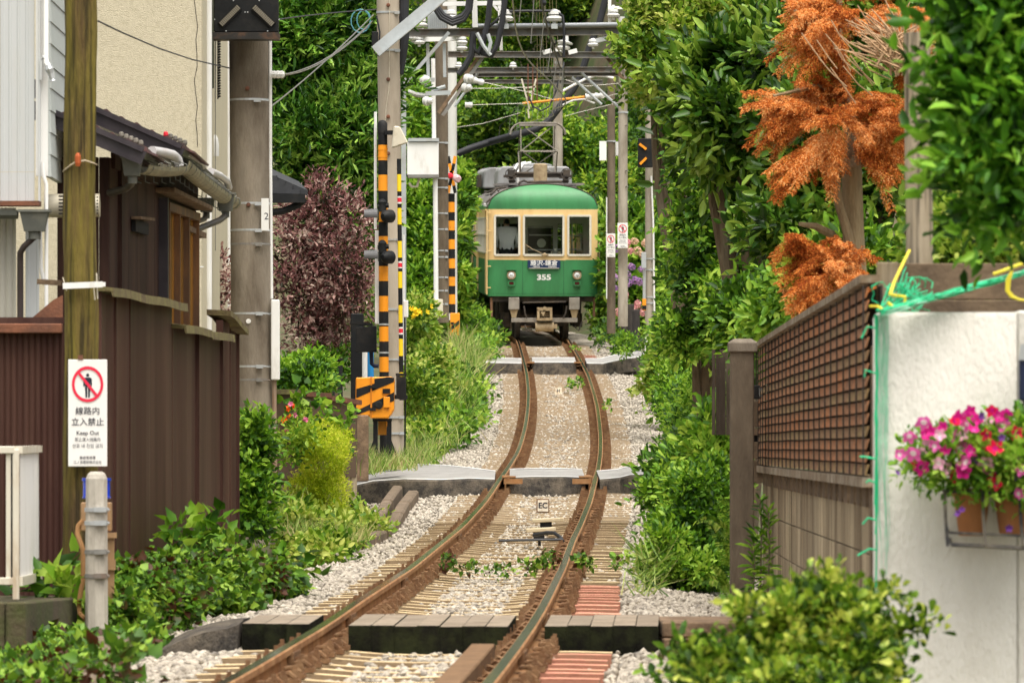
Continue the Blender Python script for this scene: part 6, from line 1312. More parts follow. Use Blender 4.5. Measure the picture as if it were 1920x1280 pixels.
pg = MB(); PY = 3.6; hw = .40; z0, z1, z2 = 3.62, 4.18, 4.78
pb = MB()
for sx in (-1, 1): pb.bar((sx*.55, PY-.9, 3.6), (sx*.55, PY+.9, 3.6), .07, .06)
pb.bar((-.75, PY-.7, 3.62), (.75, PY-.7, 3.62), .06, .06); pb.bar((-.75, PY+.7, 3.62), (.75, PY+.7, 3.62), .06, .06); pb.tube([(-.6, PY-.75, 3.68), (.6, PY-.75, 3.68)], .03, 8)
for sx in (-1, 1): pb.box((sx*.62, PY-.8, 3.68), (.16, .2, .16)); pb.lathe([(0, .06), (.04, .09), (.08, .06), (.12, .08), (.16, .04)], (sx*.6, PY-.7, 3.46), (0, 0, 1), 10); pb.tube([(sx*.62+.13*math.cos(q), PY-.9, 3.66+.13*math.sin(q)) for q in np.linspace(0, 6.0, 12)], .012, 5)
pbo = pb.build('pantograph_base', m_under, t1)
for q0, q1 in ((PY-.15, PY-.95), (PY+.15, PY+.95)):          # lower frames spread out, upper frames close in
    for sx in (-1, 1): pg.tube([(sx*hw, q0, z0), (sx*hw*1.02, q1, z1)], .016, 7); pg.tube([(sx*hw*1.02, q1, z1), (sx*hw*.96, PY, z2)], .012, 7)
    pg.tube([(-hw, q1, z1), (hw, q1, z1)], .011, 7)
pg.tube([(-hw, PY-.15, z0), (hw, PY-.95, z1)], .012, 6); pg.tube([(hw, PY-.15, z0), (-hw, PY-.95, z1)], .012, 6)
pg.tube([(-hw, PY-.95, z1), (hw*.96, PY, z2)], .013, 6); pg.tube([(hw, PY-.95, z1), (-hw*.96, PY, z2)], .013, 6)
pg.build('pantograph_frame', pm('pantograph_steel', (.2, .18, .15), .5, .15, metal=.4, bump=.05), t1)
ph_ = MB()
for dy in (-.16, .16): ph_.tube([(-.62, PY+dy, z2-.22), (-.6, PY+dy, z2-.12), (-.52, PY+dy, z2-.02), (-.42, PY+dy, z2+.03), (0, PY+dy, z2+.04), (.42, PY+dy, z2+.03), (.52, PY+dy, z2-.02), (.6, PY+dy, z2-.12), (.62, PY+dy, z2-.22)], .02, 7)
ph_.box((0, PY, z2-.01), (.84, .36, .05)); ph_.build('collector_head', m_bgrey, t1)
mb = MB(); mb.prism([(-.86, 3.40), (.86, 3.40), (.83, 3.78), (.74, 3.86), (-.74, 3.86), (-.83, 3.78)], 5.6, 8.6); ac = mb.build('air_conditioner', m_ac, t1, bevel=.03)
for x in (-.45, -.15, .15, .45): MB().box((x, 5.595, 3.6), (.02, .02, .36)).build('rib', m_ac, ac)
MB().lathe([(0, .45), (.05, .45), (.08, .3)], (0, 7.1, 3.86), (0, 0, 1), 20).build('fan_cover', m_ac, ac, smooth=True)
mb = MB()
for x in (-.5, -.38): mb.tube([(x, 5.5, 3.45), (x-.02, 5.45, 3.7), (x+.1, 5.6, 3.9), (x+.3, 6.2, 3.95)], .03, 7)
mb.build('coolant_pipe', m_white, ac, smooth=True)
# second car
q1 = t1p+V((-math.sin(.030)*12.5, math.cos(.030)*12.5, 12.5*.037))
t2 = car('train_car', 'rear green and cream train car half hidden by the hedge', q1, .062); t2.rotation_euler.x = .033
mb = MB(); mb.prism([(-.95, 3.40), (.86, 3.40), (.83, 3.80), (.74, 3.9), (-.8, 3.9), (-.92, 3.82)], .9, 4.6); mb.build('air_conditioner', m_ac, t2, bevel=.03); bogie(t2, 2.0); bogie(t2, 9.6)
mb = MB(); mb.box((-.7, 1.2, 3.62), (.3, .05, .3)); mb.box((-1.02, 1.6, 3.58), (.1, .5, .3)); mb.build('vent_grille', m_under, t2)
# bellows/gangway between the cars
o = MB().box((0, 12.15, 1.9), (1.2, .6, 1.9)).build('gangway', m_rubber, t1)
# ---- driver: one continuous skinned figure seen from behind through the left cab window
def person(loc, rz):
    J = {'pel': (0, 0, .95), 'wst': (0, 0, 1.08), 'chs': (0, .02, 1.32), 'nkb': (0, .01, 1.46), 'nk': (0, -.025, 1.51), 'hd0': (0, -.07, 1.57), 'hd1': (0, -.13, 1.645),
         'lsh': (-.19, .02, 1.41), 'lel': (-.25, -.02, 1.14), 'lwr': (-.2, -.22, 1.02), 'lha': (-.17, -.32, 1.03), 'rsh': (.19, .02, 1.41), 'rel': (.25, -.02, 1.14), 'rwr': (.2, -.22, 1.02), 'rha': (.17, -.32, 1.03),
         'lhp': (-.1, 0, .9), 'lkn': (-.11, -.03, .49), 'lan': (-.11, .02, .09), 'lft': (-.12, -.14, .04), 'rhp': (.1, 0, .9), 'rkn': (.11, -.03, .49), 'ran': (.11, .02, .09), 'rft': (.12, -.14, .04)}
    rad = {'pel': (.17, .12), 'wst': (.165, .115), 'chs': (.185, .125), 'nkb': (.09, .08), 'nk': (.056, .056), 'hd0': (.08, .09), 'hd1': (.085, .1), 'lsh': (.085, .08), 'lel': (.055, .055), 'lwr': (.034, .034), 'lha': (.036, .03), 'lhp': (.1, .1), 'lkn': (.068, .068), 'lan': (.045, .045), 'lft': (.045, .035)}
    for k in ('sh', 'el', 'wr', 'ha', 'hp', 'kn', 'an', 'ft'): rad['r'+k] = rad['l'+k]
    E_ = [('pel', 'wst'), ('wst', 'chs'), ('chs', 'nkb'), ('nkb', 'nk'), ('nk', 'hd0'), ('hd0', 'hd1')]
    for s in 'lr': E_ += [('chs', s+'sh'), (s+'sh', s+'el'), (s+'el', s+'wr'), (s+'wr', s+'ha'), ('pel', s+'hp'), (s+'hp', s+'kn'), (s+'kn', s+'an'), (s+'an', s+'ft')]
    names = list(J)
    for s, sg in (('l', -1), ('r', 1)):       # fingers and thumb
        h = V(J[s+'ha'])
        for i in range(4):
            a = '%sf%d' % (s, i); off = V((sg*(.024-.016*i), -.045, .0)); J[a+'a'] = h+off; J[a+'b'] = h+off+V((0, -.04-.006*(i in (1, 2)), -.012)); J[a+'c'] = h+off+V((0, -.055, -.045)); names += [a+'a', a+'b', a+'c']
            for q in 'abc': rad[a+q] = (.009, .009)
            E_ += [(s+'ha', a+'a'), (a+'a', a+'b'), (a+'b', a+'c')]
        a = s+'th'; J[a+'a'] = h+V((-sg*.03, -.01, .005)); J[a+'b'] = h+V((-sg*.05, -.04, .0)); names += [a+'a', a+'b']; rad[a+'a'] = rad[a+'b'] = (.01, .01); E_ += [(s+'ha', a+'a'), (a+'a', a+'b')]
    me = bpy.data.meshes.new('person'); me.from_pydata([tuple(J[n]) for n in names], [(names.index(a), names.index(b)) for a, b in E_], [])
    o = bpy.data.objects.new('tmp_person', me); COL.objects.link(o); md = o.modifiers.new('s', 'SKIN'); md.use_smooth_shade = True
    lay = me.skin_vertices[0] if me.skin_vertices else None
    if lay is None:
        bpy.context.view_layer.objects.active = o; bpy.ops.mesh.customdata_skin_add(); lay = me.skin_vertices[0]
    for i, n in enumerate(names): lay.data[i].radius = rad[n]; lay.data[i].use_root = (n == 'pel')
    sb = o.modifiers.new('u', 'SUBSURF'); sb.levels = 2; sb.render_levels = 2
    bpy.context.view_layer.update(); dg = bpy.context.evaluated_depsgraph_get(); nm = bpy.data.meshes.new_from_object(o.evaluated_get(dg)); bpy.data.objects.remove(o)
    nm.name = 'person'; nm.materials.clear()
    for m_ in (pm('white_shirt', (.86, .88, .9), .85, .06, 12, bump=.3, bscale=14), pm('dark_trousers', (.02, .022, .03), .85, .1, bump=.1), pm('skin', (.52, .31, .21), .55, .05, bump=.03), pm('black_hair', (.012, .01, .01), .6, .2, 30, bump=.3), m_black): nm.materials.append(m_)
    for p in nm.polygons:
        c = p.center; mi = 0
        if c.z < .1: mi = 4
        elif c.z < 1.0 and not (abs(c.x) > .16 and c.y < -.06): mi = 1
        elif c.z > 1.5: mi = 3 if (c.z > 1.66 or c.y > -.03) and c.z > 1.55 else 2
        elif c.y < -.14 and c.z < 1.1: mi = 2
        p.material_index = mi; p.use_smooth = True
    r = bpy.data.objects.new('person', nm); COL.objects.link(r); r.location = loc; r.rotation_euler = (0, 0, rz)
    return r
dp_ = Matrix.Translation(t1p) @ Matrix.Rotation(.030, 4, 'Z') @ Matrix.Rotation(.037, 4, 'X')
dl = dp_ @ V((-.785, .55, 1.0)); 
drv = person(dl, math.pi+.03); drv.location = dl
tag(drv, 'person in white shirt and dark trousers standing with back turned in the train cab', 'person')
# ================================================================== RIGHT: post, lattice fence, block wall, white wall, flowers
m_lat = pm('lattice_slat', (.28, .13, .06), .75, .2, 5, (.45, .15, .035), .26, 2.6, bump=.2, rnd=.15)
m_lat2 = pm('lattice_slat_mossy', (.22, .155, .06), .8, .22, 5, (.23, .11, .06), .5, 2.2, bump=.2, rnd=.2)
m_latd = pm('lattice_dark', (.03, .021, .016), .8, .2, 6, bump=.1)
m_capw = pm('lichen_cap', (.18, .13, .08), .9, .3, 8, (.42, .39, .32), .3, 6, bump=.3)
m_stucco = pm('white_stucco', (.67, .65, .60), .95, .05, 5, (.56, .535, .48), .33, 2.2, streak=.45, bump=.6, bscale=60)
m_fpost = pm('grey_post_wood', (.36, .30, .215), .9, .2, 6, (.19, .145, .085), .42, 6, streak=.12, bump=.5, bscale=30, crack=40)
m_plank = pm('dark_plank', (.15, .105, .065), .9, .25, 6, (.08, .055, .035), .4, 5, bump=.4, bscale=30, rnd=.15)
m_net = pm('green_net', (.02, .48, .22), .6, .15, 8, bump=0)
m_netp = pm('pale_green_net', (.33, .62, .46), .6, .15, 8, bump=0)
m_yrope = pm('yellow_rope', (.7, .6, .04), .6, .1, 8, bump=.1)
m_terra = pm('terracotta', (.38, .155, .055), .85, .15, 6, (.27, .12, .05), .35, 5, streak=.3, bump=.2)
m_iron = pm('basket_iron', (.05, .05, .058), .6, .3, 8, (.32, .28, .23), .3, 7, bump=.1)
# concrete gate post
gp = thing('gate_post', 'square stained concrete gate post at the end of the lattice fence', 'post', P(1392, 1135, 42.3))
d = 42.3; hw_ = M(23, d); z0_, z1_ = Z(1150, d), Z(655, d)
MB().box((X(1391, d), d, (z0_+z1_)/2), (M(44, d), M(44, d), z1_-z0_)).build('shaft', m_concd, gp, bevel=.008)
c = P(1392, 660, d); w2 = M(27, d)
MB().add([c+V((-w2, -w2, 0)), c+V((w2, -w2, 0)), c+V((w2, w2, 0)), c+V((-w2, w2, 0)), c+V((-w2, -w2, M(18, d))), c+V((w2, -w2, M(18, d))), c+V((w2, w2, M(18, d))), c+V((-w2, w2, M(18, d))), c+V((-w2*.6, -w2*.6, M(25, d))), c+V((w2*.6, -w2*.6, M(25, d))), c+V((w2*.6, w2*.6, M(25, d))), c+V((-w2*.6, w2*.6, M(25, d)))],
   [(0, 1, 5, 4), (1, 2, 6, 5), (2, 3, 7, 6), (3, 0, 4, 7), (4, 5, 9, 8), (5, 6, 10, 9), (6, 7, 11, 10), (7, 4, 8, 11), (8, 9, 10, 11), (0, 3, 2, 1)]).build('cap', m_conc, gp, bevel=.006)
# brown gate behind the post
gt_ = thing('wooden_gate', 'dark weathered wooden gate boards left behind the concrete gate post', 'gate', P(1350, 815, 49))
for i, (px, w_) in enumerate(((1338, 6), (1346, 7), (1355, 11), (1366, 9))): MB().bar(P(px, 815, 49-.1*i), P(px, 655+(i % 2)*6, 49-.1*i), M(w_, 49), .04, up=(0, 1, 0)).build('board', pm('gate_wood_%d' % i, (.045, .03, .02), .9, .3, 8, (.14, .11, .08), .2, 8, streak=.15, bump=.4), gt_)
bx_ = thing('mail_box', 'small dark metal box between the gate post and the lattice fence', 'box', P(1422, 760, 44.5))
MB().box(P(1424, 735, 44.5), (M(22, 44.5), .15, M(26, 44.5))).build('case', m_black, bx_, bevel=.006); MB().box(P(1427, 735, 44.41), (M(7, 44.5), .01, M(16, 44.5))).build('label_plate', m_galv, bx_)
sd_ = thing('side_panel', 'brown wooden panel with slots right of the concrete gate post', 'panel', P(1424, 900, 45))
for i, (y0, y1) in enumerate(((752, 800), (802, 816), (828, 860), (862, 905))): MB().box(P(1424, (y0+y1)/2, 45.2), (M(28, 45), .04, M(y1-y0, 45))).build('board', m_plank, sd_, bevel=.004)
MB().box(P(1425, 822, 45.25), (M(24, 45), .03, M(14, 45))).build('slot', m_dark, sd_)
# lattice fence: curved line from (1430 px, 45.5 m) to (1641 px, 27.2 m)
fp = [(27.2, 1.590), (29.5, 1.625), (32, 1.655), (35, 1.69), (38, 1.725), (41, 1.765), (43.5, 1.80), (45.5, 1.842)]
_fd = [q[0] for q in fp]; _fx = [q[1] for q in fp]
def LX(d): return float(np.interp(d, _fd, _fx))
lt = thing('lattice_fence', 'brown basketwork lattice fence panel with mossy slats along the right', 'fence', (1.7, 36, .8))
zl0, zl1 = .93, 1.765
def ltop(d): return zl1+.02*math.sin(d*.5)-.0*(d-27)
rows_ = 15; ph_l = (zl1-zl0)/rows_
ds = list(np.linspace(27.2, 45.5, 26))
for i in range(rows_):
    zc = zl0+(i+.5)*ph_l; mb = MB()
    mb.sweep([(-.016, -ph_l*.44), (-.010, -ph_l*.44), (.004, ph_l*.40), (-.004, ph_l*.40)], [V((LX(d)-.022, d, zc+.0015*math.sin(d*1.3+i))) for d in ds]); mb.build('slat', m_lat if i % 3 else m_lat2, lt)
k_ = 24
for i in range(k_+1):
    d = 27.2+(45.5-27.2)*i/k_; MB().bar((LX(d)-.046, d, zl0), (LX(d)-.046, d, zl1), .007, .03, up=(0, 1, 0)).build('upright_strip', m_latd, lt)
MB().sweep([(-.0, -.4175), (.01, -.4175), (.01, .4175), (0, .4175)], [V((LX(d)+.03, d, (zl0+zl1)/2)) for d in ds]).build('backing_sheet', m_latd, lt)
MB().sweep([(-.06, 0), (.03, 0), (.03, .035), (-.06, .035)], [V((LX(d), d, zl1+.012)) for d in ds]).build('top_rail', m_capw, lt)
MB().sweep([(-.05, -.05), (.03, -.05), (.03, -.005), (-.05, -.005)], [V((LX(d), d, zl0-.002)) for d in ds]).build('bottom_rail', m_capw, lt)
for i in range(26):
    d = 27.4+i*.7; MB().box((LX(d)+.01, d, .85), (.03, .28, .13)).build('picket', m_plank, lt)
fb = thing('fluted_block_wall', 'streaked fluted concrete block wall under the lattice fence', 'wall', (1.72, 36, -.2))
for r_ in range(5):
    d = 27.1; sh = 0
    while d < 45.4:
        d1 = min(d+1.18, 45.6); fluted('block', (LX(d1)+.02, d1-.01, 0), (LX(d)+.02, d+.01, 0), .80-.232*(r_+1)+.008, .80-.232*r_, fb, 7, .012); d = d1
# weathered post with plank rail
wpo = thing('wooden_post', 'tall bleached wooden post rising behind the white wall', 'post', P(1728, 560, 28))
mb = MB(); d = 28; n = 14; rows2 = 30; vs = []
for i in range(rows2):
    u = i/(rows2-1); y_ = 700-(700-62)*u; c = P(1727-8*u, y_, d)
    for j in range(n): a = 2*math.pi*j/n; rr = M(24.5, d)*(1+.04*math.sin(2*a+u*3)+.02*math.sin(5*a+u*17)); vs.append(c+V((math.cos(a)*rr, math.sin(a)*rr, 0)))
mb.add(vs, [(i*n+j, i*n+(j+1) % n, (i+1)*n+(j+1) % n, (i+1)*n+j) for i in range(rows2-1) for j in range(n)]+[tuple(range((rows2-1)*n, rows2*n))]); mb.build('shaft', m_fpost, wpo, smooth=True)
pk = thing('plank_fence', 'dark brown horizontal planks behind the top of the white wall', 'fence', P(1780, 600, 27.5))
MB().box((X(1800, 27.5), 27.5, Z(528, 27.5)), (M(310, 27.5), .04, M(68, 27.5))).build('plank', m_plank, pk, bevel=.004)
MB().box((X(1800, 27.5), 27.48, Z(580, 27.5)), (M(310, 27.5), .06, M(34, 27.5))).build('plank', m_plank, pk, bevel=.004)
MB().box((X(1662, 27.5), 27.44, Z(600, 27.5)), (M(40, 27.5), .03, M(215, 27.5))).build('upright_board', m_fpost, pk, bevel=.004)
MB().box((X(1638, 27.3), 27.25, .4), (M(14, 27.3), .05, 2.2)).build('end_board', m_plank, pk)
# white wall
ww = thing('stucco_wall', 'rough white stuccoed wall pier at the lower right', 'wall', (X(1790, 25), 25, -.1))
d = 25; x0, x1, z0_, z1_ = X(1645, d), X(1906, d), -.12, Z(585, d); r_ = .03
mb = MB(); mb.sweep([(0, 0)], [V((0, 0, 0)), V((0, 1, 0))]) if False else None
pr = [(x0, d+.30), (x0, d+r_), (x0+r_*.3, d+r_*.3), (x0+r_, d), (x1, d), (x1, d+.30)]
vs = []
for zz in (z0_, z1_-.02, z1_): vs += [(x+(0 if zz < z1_ else .012*(1 if x < (x0+x1)/2 else 0)), y+(.012 if zz == z1_ and y < d+.2 else 0), zz) for x, y in pr]
n = len(pr); mb = MB().add(vs, [(k*n+i, k*n+i+1, (k+1)*n+i+1, (k+1)*n+i) for k in range(2) for i in range(n-1)]+[tuple(2*n+i for i in range(n))]); mb.build('pier', m_stucco, ww, smooth=True)
MB().box(((X(1907, d)+X(2100, d))/2, d+.13, (z0_+Z(582, d))/2), (X(2100, d)-X(1907, d), .25, Z(582, d)-z0_)).build('return_wall', m_stucco, ww, bevel=.01)
MB().box((X(1770, d), d+.02, z0_+.01), (X(1906, d)-X(1640, d), .3, .05)).build('foot_strip', pm('yellowish_kerb', (.5, .45, .25), .9, .1, bump=.3), ww)
lm = thing('wall_lamp', 'dark blue lantern at the right edge of the white wall', 'lamp', P(1917, 755, 24.8))
MB().box(P(1921, 712, 24.85), (M(22, 25), .08, M(78, 25))).build('case', pm('navy_enamel', (.012, .018, .05), .35, .1, bump=.02), lm, bevel=.006)
MB().add([P(1909, 675, 24.8), P(1935, 675, 24.8), P(1932, 645, 24.8), P(1914, 645, 24.8), P(1909, 675, 24.92), P(1935, 675, 24.92), P(1932, 645, 24.92), P(1914, 645, 24.92)], [(0, 1, 2, 3), (0, 3, 7, 4), (3, 2, 6, 7)]).build('hood', m_bandsteel, lm)
MB().tube([P(1919, 750, 24.9), P(1918, 1000, 24.9)], .005, 5).build('cable', m_black, lm)
# green net, ropes
gn = thing('garden_net', 'tangled green netting bunched along the wall top and hanging down its corner', 'net', P(1660, 600, 24.9))
rg = random.Random(3); mb = MB(); mbp = MB()
for k in range(46):       # bundle along the wall top to the upper right
    o0 = rg.gauss(0, 3.5); o1 = rg.gauss(0, 2.0); pts = []
    for i in range(9):
        u = i/8; px = 1652+(1925-1652)*u; py = 588-78*u**.95+(o0*(1-u)**.6+o1*u)+rg.gauss(0, 1.6); pts.append(P(px, py, 24.85+.3*u+rg.gauss(0, .03)))
    (mb if k % 4 else mbp).tube(pts, .0028, 4)
for k in range(26):       # fan of loose strands up to the post
    u = rg.random(); a_ = P(1655+rg.gauss(0, 6), 583+rg.gauss(0, 4), 24.9); b_ = P(1690+60*u+rg.gauss(0, 5), 505+60*u+rg.gauss(0, 8), 27.0); m1 = P(1680+30*u+rg.gauss(0, 10), 540+30*u+rg.gauss(0, 10), 26); mb.tube([a_, m1, b_], .0028, 4)
for k in range(14): c0 = P(1700+rg.gauss(0, 22), 555+rg.gauss(0, 12), 25.5); mb.tube([c0+V((.05*math.cos(q)*rg.uniform(.4, 1), rg.gauss(0, .02), .045*math.sin(q))) for q in np.linspace(0, 4.5, 8)], .0026, 4)
for k in range(26):       # curtain down the corner
    px0 = 1645+rg.random()*22; y1 = rg.uniform(700, 1095); pts = []
    n_ = 9
    for i in range(n_): u = i/(n_-1); pts.append(P(px0+rg.gauss(0, 1.5)+2*math.sin(u*9+k), 590+(y1-590)*u, 24.975-.012*rg.random()))
    mbp.tube(pts, .0013, 4)
for k in range(9):       # denser edge
    y1 = rg.uniform(750, 1110); pts = [P(1643+rg.gauss(0, 1.2), 590+(y1-590)*i/8, 24.95) for i in range(9)]; mb.tube(pts, .003, 4)
for y_ in (615, 700, 860, 905, 975, 1030): mb.tube([P(1643, y_, 24.95), P(1630+rg.gauss(0, 5), y_-6+rg.gauss(0, 6), 24.95), P(1618+rg.gauss(0, 6), y_+rg.gauss(0, 10), 24.95)], .004, 4)
mb.build('green_strands', m_net, gn, recalc=False); mbp.build('pale_strands', m_netp, gn, recalc=False)
yr = thing('yellow_rope', 'yellow rope loops tied round the green netting', 'rope', P(1670, 560, 25))
MB().tube([P(1705, 470, 27.6), P(1690, 500, 26.5), P(1676, 530, 25.4), P(1669, 552, 25), P(1685, 555, 24.9), P(1697, 556, 24.9), P(1697, 568, 24.9), P(1690, 578, 24.9), P(1675, 576, 24.9), P(1664, 567, 24.9)], .007, 6).build('rope', m_yrope, yr, smooth=True)
MB().tube([P(1632, 574, 25), P(1645, 574, 24.9), P(1655, 580, 24.88), P(1663, 585, 24.88)], .006, 6).build('rope', m_yrope, yr, smooth=True)
MB().tube([P(1862, 514, 25), P(1880, 508, 25), P(1900, 500, 25.2), P(1930, 490, 25.4)], .008, 6).build('rope', m_yrope, yr, smooth=True)
for k in (0, 5): MB().tube([P(1898, 507, 24.95), P(1888+k, 525, 24.95), P(1887+k*.8, 545, 24.95), P(1895+k, 556, 24.95), P(1912, 562, 24.95), P(1926, 563, 24.95)], .006, 6).build('rope', m_yrope, yr, smooth=True)
# flower basket on the wall
fbk = thing('wall_basket', 'wrought iron basket hooked on the white wall', 'basket', P(1850, 1030, 24.75))
def ring(py, x0, x1, dep, droop=0): return [P(x0, py, 24.99), P(x0+4, py+droop, 24.99-dep), P(x1, py+droop*2.2, 24.99-dep), P(x1+4, py+droop, 24.99)]
MB().tube(ring(918, 1768, 2010, .2, 3), .008, 6).build('top_rim', m_iron, fbk)
MB().tube(ring(1010, 1780, 2000, .2, 10), .009, 6).build('bottom_rim', m_iron, fbk)
MB().tube(ring(990, 1776, 2003, .2, 8), .006, 6).build('middle_rim', m_iron, fbk)
for px in (1771, 1842, 1912, 1982): MB().tube([P(px, 918, 24.78), P(px+2, 970, 24.775), P(px+6, 1024, 24.78)], .008, 6).build('upright', m_iron, fbk)
for i, (px, lb) in enumerate(((1822, 'terracotta flower pot on the left in the iron wall basket'), (1898, 'terracotta flower pot on the right in the iron wall basket'))):
    o = thing('flower_pot', lb, 'pot', P(px, 1005, 24.88), 'terracotta pots in the wall basket'); d = 24.88
    MB().lathe([(0, M(24, d)), (M(72, d), M(34, d)), (M(73, d), M(37, d)), (M(88, d), M(38, d)), (M(88.5, d), M(33, d)), (M(80, d), M(32, d)), (M(79, d), .001)], P(px, 1004, d), (0, 0, 1), 20).build('pot', m_terra, o, smooth=True)
m_pet = leafmat('petunia_leaf', ['#3c6a12', '#578a1c', '#7aa82e', '#9dbf4a'], trans=.3, nscale=6)
def flower_mesh(name, c_in, c_out):
    mb = MB(); n = 20; vs = [(0, 0, -.012)]
    for k, (r_, z_) in enumerate(((.005, -.012), (.011, -.002), (.029, .005))):
        for i in range(n): a = 2*math.pi*i/n; rr = r_*(1+.2*math.cos(5*a)*(k == 2)); vs.append((rr*math.cos(a), rr*math.sin(a), z_+.007*math.sin(5*a*1.0+k)*(k == 2)+.004*math.sin(11*a)*(k == 2)))
    fs = [(0, 1+i, 1+(i+1) % n) for i in range(n)]; mi = [0]*n
    for k in range(2):
        for i in range(n): fs.append((1+k*n+i, 1+(k+1)*n+i, 1+(k+1)*n+(i+1) % n, 1+k*n+(i+1) % n)); mi.append(0 if k == 0 else 1)
    me = bpy.data.meshes.new(name); me.from_pydata(vs, [], fs); me.materials.append(c_in); me.materials.append(c_out); me.polygons.foreach_set('material_index', mi); me.polygons.foreach_set('use_smooth', [True]*len(fs)); return me
def petal(name, c): m = leafmat(name, [c, c], rough=.6, trans=.25, spec=.2); return m
mags = petal('petal_magenta', (.62, .015, .24)); pinkp = petal('petal_pink', (.74, .13, .42)); palep = petal('petal_pale', (.8, .42, .58)); redp = petal('petal_red', (.72, .01, .06)); purp = petal('petal_purple', (.16, .05, .28)); wht = petal('petal_throat', (.88, .75, .78))
fms = [flower_mesh('flower', mags, mags), flower_mesh('flower', wht, mags), flower_mesh('flower', wht, pinkp), flower_mesh('flower', pinkp, mags), flower_mesh('flower', mags, redp), flower_mesh('flower', wht, palep), flower_mesh('flower', purp, purp)]
pt = thing('petunia_plant', 'petunia plant with magenta and pink blossoms spilling over the iron wall basket', 'flowers', P(1850, 920, 24.8))
pb_ = [B(1850, 858, 24.8, 95, 42, .12), B(1775, 858, 24.8, 58, 34, .12), B(1838, 905, 24.72, 16, 34, .03), B(1900, 850, 24.8, 70, 62, .16), B(1735, 855, 24.8, 38, 24, .1), B(1960, 860, 24.8, 60, 55, .15)]
foliage('leaves', m_pet, pb_, 1300, per=5, L=.034, W=.014, seed=61, parent=pt, spread=.015, shape='oval', up=.3)
rg = random.Random(11)
spots = [(1705, 818, 2), (1687, 852, 2), (1683, 886, 6), (1732, 792, 2), (1768, 800, 0), (1735, 815, 3), (1740, 838, 5), (1712, 850, 2), (1752, 836, 2), (1797, 785, 0), (1808, 778, 3), (1820, 770, 0), (1812, 795, 2), (1790, 790, 4), (1833, 786, 0), (1806, 815, 5), (1795, 822, 2), (1840, 780, 6), (1860, 770, 4), (1872, 780, 3), (1885, 775, 0), (1854, 792, 5), (1850, 815, 4), (1842, 832, 4), (1866, 840, 4), (1800, 840, 2), (1820, 845, 3), (1810, 866, 2), (1772, 845, 0), (1760, 868, 5), (1778, 880, 5), (1790, 890, 4), (1806, 884, 0), (1848, 868, 5), (1855, 880, 2), (1865, 898, 4), (1868, 906, 4), (1830, 862, 6), (1905, 812, 4), (1917, 842, 4), (1902, 855, 5), (1915, 880, 2), (1908, 895, 6), (1910, 925, 2), (1722, 870, 4), (1728, 876, 3), (1745, 808, 0), (1880, 798, 2), (1893, 787, 6), (1878, 820, 6), (1762, 815, 5), (1826, 805, 3), (1892, 990, 6), (1796, 962, 6), (1804, 955, 6)]
for i, (px, py, k) in enumerate(spots):
    d = 24.64+rg.uniform(-.05, .05)+(.04 if py < 800 else 0); s_ = rg.uniform(.75, 1.15)*(.5 if k == 6 else 1)
    place('flower', fms[k], pt, P(px, py, d), (math.pi/2+rg.uniform(-1.0, .7), rg.uniform(-1.0, 1.0), rg.uniform(-.5, .5)), (s_, s_, s_))
# ================================================================== PLANTS
lm_dark = leafmat('leaf_evergreen', ['#1a3a0e', '#2c5615', '#44751e', '#6d9a34', '#9dc055'], rough=.33, trans=.2, nscale=1.5)
lm_for1 = leafmat('leaf_forest', ['#1a380d', '#2b5012', '#446c1b', '#628a26', '#93b03a'], trans=.3, nscale=.55)
lm_for2 = leafmat('leaf_forest_bright', ['#26480f', '#3f6a18', '#5d8a20', '#86a82e', '#a8bf45'], trans=.3, nscale=.6)
lm_mid = leafmat('leaf_mid', ['#28490e', '#3f6a16', '#5a8820', '#7aa42e', '#a3c04a'], trans=.32, nscale=1.4)
lm_laurel = leafmat('leaf_laurel', ['#1c380d', '#2e5213', '#476d1c', '#688d2c', '#93b048'], rough=.33, trans=.22, nscale=1.3)
lm_yel = leafmat('leaf_yellowgreen', ['#34570f', '#557d1c', '#789a2c', '#9ab044', '#b9c266'], trans=.33, nscale=1.8)
lm_lime = leafmat('leaf_lime', ['#7d9a14', '#a2bb22', '#c0cf3a', '#d8de5c'], trans=.45, nscale=3)
lm_bright = leafmat('leaf_bright', ['#20420a', '#38640f', '#527f18', '#72a026', '#99bb42'], trans=.32, nscale=2)
lm_bush = leafmat('leaf_box_bush', ['#24400b', '#3f6213', '#62841e', '#8ba432', '#b9c255'], rough=.4, trans=.28, nscale=7)
lm_close = leafmat('leaf_close', ['#1c400b', '#326012', '#4a801c', '#68a02a', '#8cbc40'], rough=.45, trans=.32, nscale=4)
lm_ivy = leafmat('leaf_ivy', ['#4a2a14', '#2c4a12', '#3a6016', '#4f781d', '#6a9228', '#8aaa3a'], trans=.25, nscale=3)
lm_pur = leafmat('leaf_purple', ['#2c2a16', '#523230', '#6f4644', '#8d625e', '#ad8a80', '#c9b6a8'], trans=.3, nscale=2.2)
lm_deadc = leafmat('needles_dead', ['#843c0c', '#a85618', '#c87428', '#dc9348', '#e8b070'], rough=.7, trans=.2, nscale=3, spec=.2)
lm_grass = leafmat('grass_blade', ['#3f6019', '#5c8028', '#7f9c42', '#a0b264', '#b4a876'], trans=.3, nscale=2)
lm_twig = pm('dead_twigs', (.42, .27, .15), .8, .2, bump=.1)
